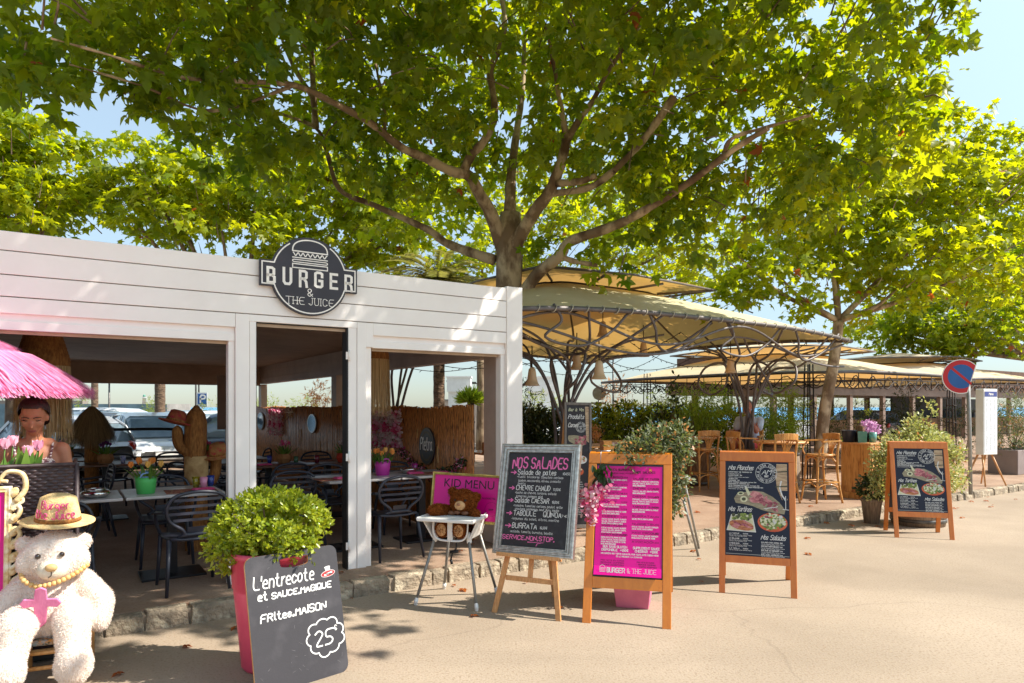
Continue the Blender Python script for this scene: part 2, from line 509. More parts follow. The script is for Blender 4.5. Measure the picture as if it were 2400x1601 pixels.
MT['cream'] = mat('sign_cream', lin(244, 238, 230), rough=.5)
MT['anthra'] = mat('anthracite_plastic', lin(52, 54, 66), lin(43, 45, 55), sc=6, rough=.38, spec=.5, bump=.03, bs=200)
MT['blackmetal'] = mat('black_metal', lin(30, 30, 34), lin(40, 38, 40), sc=10, rough=.45, metal=.3)
MT['pinewood'] = mat('pine_wood', lin(222, 170, 104), lin(196, 136, 74), sc=5, rough=.5, stretch=(14, 14, 1.2), bump=.08, bs=10, coat=.15)
MT['orangewood'] = mat('orange_varnished_wood', lin(222, 132, 34), lin(206, 116, 26), sc=3, rough=.36, stretch=(9, 9, .8), bump=.05, bs=8, coat=.35, lo=.3, hi=.75)
MT['redwood'] = mat('red_orange_wood', lin(216, 126, 46), lin(200, 106, 34), sc=3, rough=.4, stretch=(9, 9, .8), bump=.05, bs=8, coat=.25, lo=.3, hi=.75)
MT['beech'] = mat('beech_wood', lin(216, 160, 104), lin(186, 128, 76), sc=5, rough=.5, stretch=(18, 18, 1.5), bump=.08, bs=10)
MT['rattanwood'] = mat('honey_bentwood', lin(214, 156, 84), lin(184, 122, 56), sc=5, rough=.4, stretch=(6, 6, 2), coat=.3)
MT['oak'] = mat('barrel_oak', lin(150, 116, 80), lin(104, 76, 52), sc=4, rough=.75, stretch=(10, 10, 1), bump=.25, bs=12)
MT['greyoak'] = mat('weathered_oak', lin(158, 138, 116), lin(116, 98, 82), sc=4, rough=.8, stretch=(10, 10, 1), bump=.25, bs=12)
MT['hoop'] = mat('hoop_iron', lin(110, 108, 104), lin(80, 74, 70), sc=12, rough=.5, metal=.7)
MT['magenta'] = mat('magenta_print', lin(224, 0, 142), lin(214, 0, 130), sc=3, rough=.32, spec=.4)
MT['pinkpot'] = mat('pink_pot', lin(224, 84, 112), lin(206, 66, 96), sc=3, rough=.42)
MT['palepink'] = mat('pale_pink_pot', lin(214, 120, 146), lin(196, 100, 128), sc=4, rough=.6)
MT['navy'] = mat('navy_print', lin(30, 30, 48), lin(24, 24, 40), sc=3, rough=.35, spec=.4)
MT['soil'] = mat('soil', lin(52, 38, 28), lin(34, 24, 18), sc=20, rough=.95, bump=.6, bs=40)
MT['glass'] = glassmat('dark_glass')

def wear(m, sc, amt, crack):
    """broad stains and a few hairline cracks over a paving material"""
    N = m.node_tree.nodes; L = m.node_tree.links; b = N['Principled BSDF']; src = b.inputs['Base Color'].links[0].from_socket
    g = N.new('ShaderNodeNewGeometry'); n = N.new('ShaderNodeTexNoise'); n.inputs['Scale'].default_value = sc; n.inputs['Detail'].default_value = 5; n.inputs['Distortion'].default_value = 1.2
    L.new(g.outputs['Position'], n.inputs['Vector'])
    r = N.new('ShaderNodeMapRange'); r.inputs[1].default_value = .3; r.inputs[2].default_value = .7; r.inputs[3].default_value = 1 - amt; r.inputs[4].default_value = 1 + amt * .4; L.new(n.outputs[0], r.inputs[0])
    mx = N.new('ShaderNodeVectorMath'); mx.operation = 'MULTIPLY'; wv = N.new('ShaderNodeVectorMath'); wv.operation = 'ADD'
    L.new(g.outputs['Position'], wv.inputs[0]); L.new(n.outputs['Color'], wv.inputs[1])
    v = N.new('ShaderNodeTexVoronoi'); v.feature = 'DISTANCE_TO_EDGE'; v.inputs['Scale'].default_value = crack; L.new(wv.outputs[0], v.inputs['Vector'])
    c = N.new('ShaderNodeMapRange'); c.inputs[1].default_value = .0; c.inputs[2].default_value = .0018; c.inputs[3].default_value = .86; c.inputs[4].default_value = 1.0; L.new(v.outputs['Distance'], c.inputs[0])
    mm = N.new('ShaderNodeMath'); mm.operation = 'MULTIPLY'; L.new(r.outputs[0], mm.inputs[0]); L.new(c.outputs[0], mm.inputs[1])
    L.new(src, mx.inputs[0]); L.new(mm.outputs[0], mx.inputs[1]); L.new(mx.outputs[0], b.inputs['Base Color'])
wear(MT['street'], .55, .13, .11)
wear(MT['terrace'], .8, .16, .2)

# ------------------------------------------------------------------ setting: street, terrace, kerb, car park, sea
def rectST(m, s0, s1, t0, t1, z, mi=0):
    m.add([S(s0, t0, z), S(s1, t0, z), S(s1, t1, z), S(s0, t1, z)], [(0, 1, 2, 3)], mi)
m = M(); rectST(m, -160, 260, -120, 46, 0); tag(m.build('street', MT['street']), kind='structure')
m = M(); m.add([(-3000, -200, -1.6), (3000, -200, -1.6), (3000, 5000, -1.6), (-3000, 5000, -1.6)], [(0, 1, 2, 3)]); tag(m.build('sea', MT['sea']), kind='structure')
m = M()
vs = [S(-60, -.36, 0), S(90, -.36, 0), S(90, 13.5, 0), S(-60, 13.5, 0)]
m.add([v + Vector((0, 0, z)) for z in (-.05, TZ) for v in vs], [(3, 2, 1, 0), (4, 5, 6, 7), (0, 1, 5, 4), (1, 2, 6, 5), (2, 3, 7, 6), (3, 0, 4, 7)])
tag(m.build('terrace_floor', MT['terrace']), kind='structure')
rk = random.Random(3)
m = M(); s = -14.0
while s < 60:
    l = rk.uniform(.16, .5); d = rk.uniform(0, .02); h = TZ + rk.uniform(-.014, .002)
    m.T = Matrix.Translation(S(s, 0, 0)) @ Matrix.Rotation(ANG + rk.uniform(-.02, .02), 4, 'Z')
    a = rk.uniform(.0, .02)
    m.add([(0.002, -.485 - d, -.03), (l - .004, -.485 - d + a * .5, -.03), (l - .006, -.33, -.03), (.004, -.33, -.03),
           (.012, -.47 - d, h * .86), (l - .014, -.468 - d, h * .86 - a * .3), (l - .008, -.33, h), (.006, -.33, h),
           (.02, -.44 - d, h), (l - .02, -.44 - d, h)],
          [(0, 1, 5, 4), (4, 5, 9, 8), (8, 9, 6, 7), (0, 4, 8, 7, 3), (1, 2, 6, 9, 5), (2, 3, 7, 6)])
    s += l
m.T = Matrix.Identity(4)
vs = [S(-14, -.462, 0), S(60, -.462, 0), S(60, -.34, 0), S(-14, -.34, 0)]
m.add([v + Vector((0, 0, z)) for z in (-.05, TZ - .02) for v in vs], [(4, 5, 6, 7), (0, 1, 5, 4)], 1)
tag(m.build('kerb', [MT['kerb'], MT['street']], bevel=.006), kind='structure')
m = M(); rectST(m, -80, 120, 14, 44, .004); tag(m.build('car_park', MT['asphalt']), kind='structure')
m = M()
for k in range(-8, 12): 
    for t0 in (17, 27): rectST(m, k * 2.6, k * 2.6 + .1, t0, t0 + 4.6, .008)
tag(m.build('parking_markings', MT['paint']), kind='structure')
m = M()
m.bar((-90, 84, -.2), (-39, 80, -.2), 5, 4.4); m.bar((-90, 86, 1.0), (-52, 83.2, 1.0), 1, 2.9)
tag(m.build('harbour_wall', mat('quay_stone', lin(150, 138, 126), lin(120, 110, 100), sc=.6, rough=.9)), 'long grey harbour wall across the water with the white lighthouse', 'wall')
lh_s = .26
m = M(); m.lathe([(.75, 0), (.6, 3.2), (.8, 3.25), (.8, 3.4), (.45, 3.45), (.45, 4.1), (.5, 4.15), (0, 4.7)], n=12)
lh = thing('lighthouse', 'tiny white lighthouse at the far end of the harbour wall', 'lighthouse', at(338, 955, 82) * 1)
lh.location.z = 1.95; lh.scale = (.3, .3, .26)
m.build('tower', MT['white'], lh)
m = M(); m.lathe([(.5, 3.5), (.5, 4.1), (.52, 4.15), (0, 4.75)], n=12); m.build('lantern', mat('lantern_green', lin(80, 150, 130), rough=.4), lh)

# ------------------------------------------------------------------ burger pavilion
pav = thing('restaurant_pavilion', 'white open-fronted burger restaurant pavilion with boarded fascia', 'building', S(0, 0, TZ), ANG)
L0 = -8.5
zt, g1, g2, g3, zb = 2.805, 2.66, 2.485, 2.325, 2.205
m = M()
for a, b in ((g1, zt), (g2, g1), (g3, g2)):
    m.box(L0, 1.598, 0, .05, a + .004, b - .004)
m.box(L0, -1.16, 0, .05, zb, g3 - .004)
m.box(.085, 1.598, 0, .05, zb, g3 - .004)
m.build('fascia', MT['fascia'], pav, bevel=.003)
m = M(); m.box(L0, 1.59, .045, .062, zb + .02, zt - .02); m.build('fascia_backing', MT['seam'], pav)
m = M(); m.box(1.60, 1.80, -.012, .16, 0, zt + .015); m.build('corner_post', MT['fascia'], pav, bevel=.004)
m = M(); m.box(1.615, 1.785, .16, .50, 0, 2.6); m.build('side_pillar', MT['inner'], pav, bevel=.004)
for nm, a, b, top in (('post', -1.158, -1.045, g3 - .004), ('post', -.075, .012, g3 - .004)):
    m = M(); m.box(a, b, -.004, .13, 0, top); m.build(nm, MT['fascia'], pav, bevel=.004)
m = M(); m.box(.012, .085, .001, .05, 2.09, g3 - .004); m.box(-1.045, -.075, .0, .1, 2.262, g3 - .004); m.box(-1.042, -.988, .004, .12, 0, 2.262); m.box(-.162, -.078, .004, .12, 0, 2.262)
m.build('door_frame', MT['fascia'], pav, bevel=.003)
m = M(); m.box(-.988, -.978, .03, .12, 0, 2.262); m.box(-.176, -.162, .0, .125, 0, 2.262); m.box(-.978, -.176, .03, .1, 2.252, 2.262)
m.build('door_seal', MT['black'], pav)
for z in (.22, 1.05, 2.0):
    m = M(); m.tube([(-.156, -.008, z - .05), (-.156, -.008, z + .05)], .011, 8); m.box(-.185, -.145, -.004, .003, z - .035, z + .035); m.build('hinge', MT['fascia'], pav)
for nm, a, b in (('roller_box', L0, -1.16), ('roller_box', .087, 1.598)):
    m = M(); m.box(a, b, .035, .2, 2.10, zb); m.box(a, b, .02, .06, 2.085, 2.15); m.build(nm, MT['fascia'], pav, bevel=.003)
    m = M(); m.box(a + .01, b - .01, .07, .10, 2.06, 2.085); m.build('shutter_bar', MT['seam'], pav)
for a, b in ((.012, .075), (1.545, 1.598), (-1.21, -1.16)):
    m = M(); m.box(a, b, .03, .13, 0, 2.09); m.build('shutter_rail', MT['fascia'], pav, bevel=.003)
m = M()
for k in range(104): m.box(L0, 1.6, .12 + k * .103, .12 + k * .103 + .09, 2.47, 2.485)
m.build('ceiling', MT['ceil'], pav)
m = M(); m.box(L0 - .1, 1.72, .07, 10.95, 2.53, 2.66); m.build('roof', MT['inner'], pav)
m = M(); m.box(1.56, 1.72, .5, 10.8, 2.07, 2.5); m.box(1.545, 1.56, .5, 10.8, 2.19, 2.2); m.box(1.545, 1.56, .5, 10.8, 2.34, 2.36); m.build('side_beam', MT['inner'], pav)
m = M(); m.box(L0, 1.56, 10.75, 10.95, 2.03, 2.47); m.box(L0, 1.56, 10.70, 10.75, 2.1, 2.22); m.build('back_beam', MT['ceil'], pav)
for s_, t_ in ((1.64, 5.5), (1.64, 10.82), (-3.6, 10.85), (-8.3, 10.85), (-8.3, 5)):
    m = M(); m.box(s_ - .07, s_ + .07, t_ - .13, t_ + .13, 0, 2.5 if t_ < 10 else 2.06); m.build('inner_post', MT['inner'], pav, bevel=.004)
m = M(); m.box(-8.6, -8.5, 0, 10.9, 0, 2.7); m.build('end_wall', MT['fascia'], pav)

# ---- round shop sign over the door
sg = thing('shop_sign', 'round black burger sign with white outline above the door', 'sign', S(-.534, -.02, 2.82), ANG)
sg.scale = (1.045, 1, 1.045)
RR = .335
def outline(r, hw, hh):
    a = math.asin(hh / r); P = []
    n = 26
    for k in range(n + 1):
        t = a + (math.pi - 2 * a) * k / n; P.append((r * math.cos(t), r * math.sin(t)))
    P += [(-hw, hh), (-hw, -hh)]
    for k in range(n + 1):
        t = math.pi + a + (math.pi - 2 * a) * k / n; P.append((r * math.cos(t), r * math.sin(t)))
    P += [(hw, -hh), (hw, hh)]
    return P
m = M(); m.prism(outline(RR, .42, .110), -.03, 0); m.build('plate', MT['signblack'], sg, bevel=.003)
m = M()
O = outline(RR - .02, .40, .091)
br = [p for p in O if not (p[1] > .2 and abs(p[0]) < .165)]
k0 = max(range(len(O)), key=lambda i: O[i][1])
ring = O[k0:] + O[:k0]
ring = [p for p in ring if not (p[1] > .2 and abs(p[0]) < .165)]
m.stroke(ring, .011, -.0325)
m.build('border', MT['cream'], sg)
m = M()
bun = [(-.150 + .30 * (1 - math.cos(math.pi * k / 20)) / 2, .208 + .102 * math.sin(math.pi * k / 20) ** .75) for k in range(21)]
m.stroke(bun, .011, -.0325, closed=True)
m.stroke([(-.145 + .29 * k / 60, .181 + .013 * math.cos(k / 60 * 2 * math.pi * 7)) for k in range(61)], .009, -.0325)
m.stroke([(-.15, .153), (.15, .153)], .009, -.0325)
pill = [(-.138, .135), (.138, .135), (.15, .130), (.15, .120), (.138, .115), (-.138, .115), (-.15, .120), (-.15, .130)]
m.stroke(pill, .008, -.0325, closed=True)
m.stroke([(-.15, .099), (.15, .099), (.15, .066), (-.15, .066)], .009, -.0325, closed=True)
m.build('burger_emblem', MT['cream'], sg)
m = M()
BH = .142
for k, ch in enumerate('BURGER'):
    x = -.366 + k * .1335
    z0 = -.090; u = .016
    def st(P, closed=False): m.stroke([(x + a * 1.22, z0 + b) for a, b in P], .0225, -.0325, closed=closed)
    if ch == 'B':
        st([(u - .007, BH / 2), (.038, BH / 2), (.05, BH * .58), (.05, BH * .86), (.038, BH - .01), (.010, BH - .01), (.010, .010), (.04, .010), (.054, BH * .12), (.054, BH * .4), (.038, BH / 2)])
    if ch == 'U': st([(.008, BH), (.008, .03), (.018, .011), (.045, .011), (.056, .03), (.056, BH)])
    if ch == 'R':
        st([(.010, 0), (.010, BH - .01), (.042, BH - .01), (.054, BH * .86), (.054, BH * .56), (.042, BH * .47), (.014, BH * .47)]); st([(.036, BH * .47), (.052, BH * .3), (.056, 0)])
    if ch == 'G': st([(.056, BH * .68), (.056, BH * .86), (.044, BH - .01), (.02, BH - .01), (.008, BH * .86), (.008, BH * .14), (.02, .010), (.046, .010), (.056, BH * .14), (.056, BH * .44), (.036, BH * .44)])
    if ch == 'E': st([(.056, BH - .01), (.010, BH - .01), (.010, .010), (.056, .010)]); st([(.012, BH / 2), (.05, BH / 2)])
write(m, '&', 0.0, -.168, .062, .0058, y=-.0325, align='c', soft=2)
write(m, 'THE JUICE', 0.0, -.243, .060, .0048, y=-.0325, align='c', width=.40, serif=True, track=2.2)
m.build('lettering', MT['cream'], sg)

# ---- bamboo screen on the far side of the room, with what hangs on it
rb = random.Random(5)
MT['bamboo'] = mat('bamboo_cane', lin(214, 144, 78), lin(172, 104, 50), sc=5, rough=.45, stretch=(22, 22, 3.5), coat=.2, c3=lin(84, 48, 22), sc3=3.2)
MT['bamboolight'] = mat('bamboo_split', lin(232, 190, 120), lin(196, 150, 86), sc=9, rough=.5)
bf = thing('bamboo_fence', 'tall brown bamboo cane fence closing the side of the dining room', 'fence', S(1.47, 0, TZ), ANG)
m = M(); t = .5; k = 0
while t < 10.7:
    r = rb.uniform(.010, .017) * (1 if t < 5 else 1.4)
    h = 1.52 + rb.uniform(-.015, .02) + .012 * math.sin(t * 3)
    m.tube([(rb.uniform(-.008, .008), t, 0.02), (rb.uniform(-.008, .008), t, h * .5), (rb.uniform(-.008, .008), t + rb.uniform(-.006, .006), h)], r, 6)
    t += r * 1.85
m.build('canes', MT['bamboo'], bf)
m = M()
for k in range(26):
    t = rb.uniform(.7, 9); z = rb.uniform(.6, 1.3)
    m.bar((-.022, t, z), (-.022, t + rb.uniform(-.03, .03), z + rb.uniform(.08, .3)), .012, .004)
for k in range(16):
    m.bar((-.03, 7.7 + rb.uniform(-.2, .2), 1.42), (-.06, 7.7 + rb.uniform(-.5, .5), 1.36 + rb.uniform(-.12, .14)), .02, .004)
m.build('split_canes', MT['bamboolight'], bf)
m = M()
for z in (.35, 1.0, 1.35): m.tube([(.02, .5, z), (.02, 10.7, z)], .012, 6)
m.build('binding_rail', MT['black'], bf)

def wall_flowers(t, z, wd, h, lab, seed):
    rg = np.random.default_rng(seed); n = 900
    P = np.stack([rg.normal(-.03, .015, n), rg.uniform(-wd / 2, wd / 2, n), rg.uniform(-h / 2, h / 2, n)], 1)
    D = np.stack([-np.ones(n) * .5, rg.normal(0, .7, n), rg.normal(0, .7, n)], 1); Nn = rg.normal(0, 1, (n, 3)); Nn[:, 0] -= 1.5
    clump = np.sin(P[:, 1] * 17 + seed) + np.sin(P[:, 2] * 23 + 1.3 * seed) + rg.normal(0, .4, n)
    me = leafmesh('flower_mat', P, D, Nn, rg.uniform(.035, .065, n), PETAL, [MT['petalwhite'], MT['petalpink'], MT['petalrose']], rg, mi=np.digitize(clump, [.1, 1.1]))
    tag(link('flower_mat', me, loc=S(1.44, t, TZ + z), rz=ANG), lab, 'flower panel', 'flower panels on the bamboo fence')
MT['petalwhite'] = leafmat('petal_white', lin(232, 214, 210), lin(222, 196, 198), lin(240, 220, 215), lin(230, 200, 200), .3)
MT['petalpink'] = leafmat('petal_pink', lin(232, 150, 176), lin(240, 178, 196), lin(240, 150, 180), lin(245, 180, 200), .3)
MT['petalrose'] = leafmat('petal_rose', lin(214, 70, 118), lin(226, 100, 140), lin(230, 80, 120), lin(230, 110, 150), .3)
wall_flowers(2.75, 1.22, .95, .5, 'pink and white flower panel on the bamboo to the left of the oval plaque', 1)
wall_flowers(8.75, 1.2, 1.1, .52, 'pink and white flower panel seen through the doorway, deepest in the room', 2)

ov = thing('oval_plaque', 'black oval beer plaque lettered in white on the bamboo', 'plaque', S(1.43, 1.55, TZ + 1.03), ANG - math.pi / 2)
el = lambda a, b, n=40: [(a * math.cos(2 * math.pi * k / n), b * math.sin(2 * math.pi * k / n)) for k in range(n)]
MT['gilt'] = mat('dull_gilt', lin(120, 98, 62), lin(92, 72, 46), sc=20, rough=.5, metal=.4)
m = M(); m.prism(el(.215, .235), -.02, .0); m.build('plate', MT['signblack'], ov, bevel=.004)
m = M(); m.stroke(el(.205, .225), .014, -.022, closed=True); m.stroke(el(.06, .06), .03, -.0215, closed=True)
for a in range(-50, 51, 10):
    for sg_ in (1, -1): m.flat([(math.sin(R(a)) * .15 - .01, sg_ * (math.cos(R(a)) * .175) - .014), (math.sin(R(a)) * .15 + .012, sg_ * (math.cos(R(a)) * .175) - .014), (math.sin(R(a)) * .15 + .012, sg_ * math.cos(R(a)) * .175 + .014), (math.sin(R(a)) * .15 - .01, sg_ * math.cos(R(a)) * .175 + .014)], -.0216)
m.build('gilt_band', MT['gilt'], ov)
m = M(); write(m, 'Pietra', 0, -.045, .15, .019, y=-.024, align='c', width=.33, soft=1, slant=.08); m.build('lettering', MT['cream'], ov)

def garland(pts, lab, seed):
    rg = np.random.default_rng(seed); C = np.array([tuple(p) for p in crv(pts, 14)])
    n = 620
    P = C[rg.integers(0, len(C), n)] + rg.normal(0, .028, (n, 3)); P[:, 0] = np.minimum(P[:, 0], -.01)
    D = rg.normal(0, 1, (n, 3)); Nn = rg.normal(0, 1, (n, 3))
    me = leafmesh('flower_garland', P, D, Nn, rg.uniform(.03, .055, n), OVAL, [MT['garl'], MT['petalrose'], MT['petalpink']], rg, mi=rg.choice([0, 0, 0, 0, 0, 1, 2], n))
    tag(link('flower_garland', me, loc=S(1.45, 0, TZ), rz=ANG), lab, 'garland', 'garlands on the bamboo fence')
MT['garl'] = leafmat('garland_leaf', lin(34, 56, 24), lin(46, 66, 30), lin(60, 90, 20), lin(60, 90, 20), .2)
garland([(-.03, 2.35, .96), (-.03, 2.1, .84), (-.03, 1.75, .73), (-.03, 1.4, .69), (-.03, 1.05, .74), (-.03, .75, .85), (-.03, .62, .9)], 'leafy garland with small roses sagging under the oval plaque', 4)
garland([(-.03, 4.6, .72), (-.03, 4.1, .84), (-.03, 3.6, .98)], 'short dark leafy garland on the bamboo below the raffia lamp', 5)
def mirror(t, z, a, b, lab):
    o = thing('wall_mirror', lab, 'mirror', S(1.43, t, TZ + z), ANG - math.pi / 2, 'mirrors on the bamboo fence')
    m = M(); m.prism(el(a, b, 28), -.02, 0); m.build('frame', MT['steel'], o)
    m = M(); m.flat(el(a * .88, b * .9, 28), -.022); m.build('mirror_glass', mat('mirror_silver', lin(200, 210, 216), rough=.06, metal=1), o)
mirror(6.25, 1.22, .26, .17, 'shiny rounded mirror on the bamboo beside the inner post')
mirror(10.1, 1.2, .3, .2, 'slim mirror on the bamboo against the left door jamb')
# ------------------------------------------------------------------ plane trees
def barkmat(name, a, b, c3):
    return mat(name, a, b, sc=3.2, rough=.8, bump=.35, bs=9, spec=.2, c3=c3, sc3=4.5, stretch=(1, 1, .55), world=True, lo=.44, hi=.54, bd=.03)
MT['bark'] = barkmat('plane_bark', lin(196, 172, 142), lin(136, 112, 88), lin(104, 80, 62))
MT['bark2'] = barkmat('plane_bark_grey', lin(150, 132, 110), lin(116, 98, 80), lin(90, 72, 58))
MT['palmbark'] = mat('palm_bark', lin(128, 104, 82), lin(74, 56, 44), sc=6, rough=.9, bump=1, bs=12, stretch=(1, 1, 3), bd=.06)
G_D, G_D2 = lin(62, 92, 26), lin(92, 116, 36)
MT['leafA'] = leafmat('plane_leaf', lin(54, 82, 16), lin(108, 126, 34), lin(160, 188, 8), lin(226, 222, 18), .52)
MT['leafB'] = leafmat('plane_leaf_light', lin(88, 114, 24), lin(124, 138, 34), lin(184, 202, 8), lin(232, 226, 18), .54)
MT['leafdead'] = leafmat('plane_leaf_brown', lin(150, 78, 34), lin(170, 96, 40), lin(190, 90, 30), lin(200, 110, 40), .4)
MT['needle'] = leafmat('dark_foliage', lin(46, 74, 24), lin(70, 96, 30), lin(80, 116, 20), lin(110, 140, 30), .4)

def crown_points(rg, ell, n, shell=.5, keep=None):
    """points spread through clumps (cx,cy,cz,rx,ry,rz,weight); shell pushes them outward"""
    E = np.array(ell, float); wv = E[:, 6] * E[:, 3] * E[:, 4] * E[:, 5]; wv = wv / wv.sum()
    idx = rg.choice(len(E), n, p=wv)
    u = rg.normal(0, 1, (n, 3)); u /= np.linalg.norm(u, axis=1, keepdims=True)
    r = rg.random(n) ** (1 / 3.0 * (1 - shell) + .001)
    r = np.where(rg.random(n) < .25, rg.random(n) ** .5, r)
    P = E[idx, :3] + u * r[:, None] * E[idx, 3:6]
    return P, u
def crown(name, ell, n, size, leaf, mats, parent, seed, loc, sub=26, spread=.35, droop=.45, mi_dead=.004, cut=None, boost=None):
    """leaves sit in sprays: n leaves in clusters of `sub` round a twig point"""
    rg = np.random.default_rng(seed)
    nc = n // sub
    C, u = crown_points(rg, ell, nc)
    if cut is not None: 
        k = cut(C); C, u = C[k], u[k]
    nc = len(C)
    ax = u + rg.normal(0, .6, (nc, 3)); ax[:, 2] = ax[:, 2] * .4 - .1; ax /= np.linalg.norm(ax, axis=1, keepdims=True)
    N_ = nc * sub
    tpos = rg.uniform(-1, 1, (nc, sub))
    P = C[:, None, :] + ax[:, None, :] * (tpos * spread)[:, :, None] + rg.normal(0, spread * .28, (nc, sub, 3)) * np.array([1, 1, .6])
    P = P.reshape(-1, 3)
    D = np.repeat(ax, sub, 0) * .5 + rg.normal(0, .6, (N_, 3)); D[:, 2] = D[:, 2] * .5 - droop
    Nn = rg.normal(0, .5, (N_, 3)); Nn[:, 2] += 1.0
    sz = size * (.5 + .65 * rg.random(N_) ** .7)
    tone = np.clip(np.repeat(rg.random(nc), sub) * .65 + rg.random(N_) * .5 - .08, 0, 1)
    if cut is not None:
        k = cut(P); P, D, Nn, sz, tone = P[k], D[k], Nn[k], sz[k], tone[k]
        N_ = len(P)
    mi = (rg.random(N_) < mi_dead).astype(int)
    me = leafmesh(name, P - np.array(loc), D, Nn, sz, leaf, mats, rg, mi=mi, rnd=tone)
    return link(name, me, parent)

def limbs_to(m, rg, base, tips, r0, r1=.012, n=7, wob=.12):
    for T_ in tips:
        b = Vector(base); t = Vector(T_); mid = (b + t) / 2 + Vector((rg.uniform(-wob, wob), rg.uniform(-wob, wob), (t - b).length * .12))
        m.tube(crv([b, mid, t], 5), [r0, r1], n)

rt = random.Random(11)
# ---- the big plane tree beside the pavilion
TY = 10.5
big = thing('plane_tree', 'huge plane tree with mottled forked trunk arching over the pavilion', 'tree', (at(1192, 700, TY).x, TY, TZ))
BL = Vector(big.location)
m = M()
LS = []
def limb(pxs, rs, n=10):
    P = [at(*p) - BL for p in pxs]
    C = crv(P, 5)
    K = len(C)
    rr = [rs[0] + (rs[1] - rs[0]) * (i / (K - 1)) ** .8 + .004 * math.sin(i * 1.7) for i in range(K)]
    m.tube(C, rr, n)
    if rs[0] > .034:
        for p, r_ in zip(C, rr):
            q = p + BL; LS.append((1200 + q.x / q.y * 1600, 954 - (q.z - 1.65) / q.y * 1600, q.y, r_ / q.y * 1600))
m.tube([(.1, 0, 0), (.02, 0, .25), (.0, 0, 1.2), (-.01, 0, 2.4), (.0, 0, 3.3), (.02, 0, 4.05), (.03, 0, 4.5)], [.34, .26, .22, .205, .2, .215, .16], 14)
limb([(1225, 690, 10.4), (1262, 640, 10.2), (1312, 600, 9.9), (1335, 567, 9.8), (1424, 535, 9.4), (1477, 512, 9.2), (1557, 465, 8.9), (1640, 410, 8.5), (1720, 350, 8.1), (1800, 300, 7.7)], (.105, .03))
limb([(1312, 600, 9.9), (1345, 612, 9.9), (1400, 622, 9.8)], (.05, .03), 8)
limb([(1160, 610, 10.5), (1093, 588, 10.6), (1043, 568, 10.7), (1010, 542, 10.7), (960, 518, 10.7), (870, 478, 10.6), (796, 444, 10.4), (766, 357, 10.2), (740, 300, 9.9), (640, 260, 9.2)], (.085, .02))
limb([(1178, 580, 10.5), (1150, 500, 10.3), (1126, 459, 10.1), (1099, 412, 9.9), (1060, 402, 9.7), (993, 369, 9.4), (940, 345, 9.1), (870, 290, 8.6), (780, 240, 8.0), (690, 200, 7.4), (560, 190, 6.8)], (.115, .022))
limb([(1085, 408, 9.85), (1103, 366, 9.8), (1132, 333, 9.75), (1156, 286, 9.7), (1159, 243, 9.7), (1150, 166, 9.6), (1172, 110, 9.5), (1183, 50, 9.4), (1170, -40, 9.3)], (.075, .03))
limb([(1192, 575, 10.5), (1194, 532, 10.5), (1196, 465, 10.6), (1199, 399, 10.7), (1209, 323, 10.8), (1225, 200, 10.9), (1230, 60, 11)], (.13, .03))
limb([(1205, 580, 10.4), (1225, 542, 10.3), (1258, 489, 10.1), (1285, 455, 10.0), (1305, 410, 9.9), (1318, 372, 9.8), (1328, 326, 9.7)], (.115, .07))
limb([(1328, 330, 9.7), (1320, 280, 9.6), (1311, 233, 9.5), (1300, 160, 9.3), (1280, 60, 9)], (.06, .025), 8)
limb([(1328, 330, 9.7), (1355, 285, 9.5), (1391, 233, 9.3), (1430, 160, 9.0), (1500, 60, 8.6)], (.058, .02), 8)
limb([(1305, 430, 9.9), (1360, 425, 9.7), (1398, 412, 9.6)], (.055, .045), 8)
limb([(1440, 400, 9.4), (1504, 333, 9.2), (1557, 260, 9.0), (1580, 228, 8.95)], (.04, .062), 9)
limb([(1285, 455, 10), (1380, 440, 9.8), (1440, 400, 9.4)], (.05, .05), 8)
limb([(1640, 410, 8.5), (1690, 370, 8.3), (1715, 325, 8.1), (1790, 300, 7.9), (1900, 270, 7.6)], (.04, .014), 8)
limb([(938, 345, 9.1), (905, 320, 9.2), (900, 250, 9.2), (880, 150, 9.1)], (.04, .018), 8)
limb([(740, 300, 9.9), (735, 230, 9.6), (730, 120, 9.3), (720, 20, 9.1)], (.05, .03), 8)
limb([(735, 230, 9.6), (690, 160, 9.3), (660, 90, 9.1)], (.04, .02), 8)
limb([(560, 190, 6.8), (420, 180, 6.2), (260, 130, 5.7), (120, 90, 5.3)], (.022, .008), 7)
limb([(690, 200, 7.4), (500, 260, 6.9), (330, 200, 6.4), (160, 150, 5.9)], (.02, .008), 7)
trunk_o = m.build('trunk', MT['bark'], big)
# twigs
m = M()
ell = []
def E(px, py, y, rx, ry, rz, wt=1.0):
    p = at(px, py, y); ell.append((p.x, p.y, p.z, rx, ry, rz, wt))
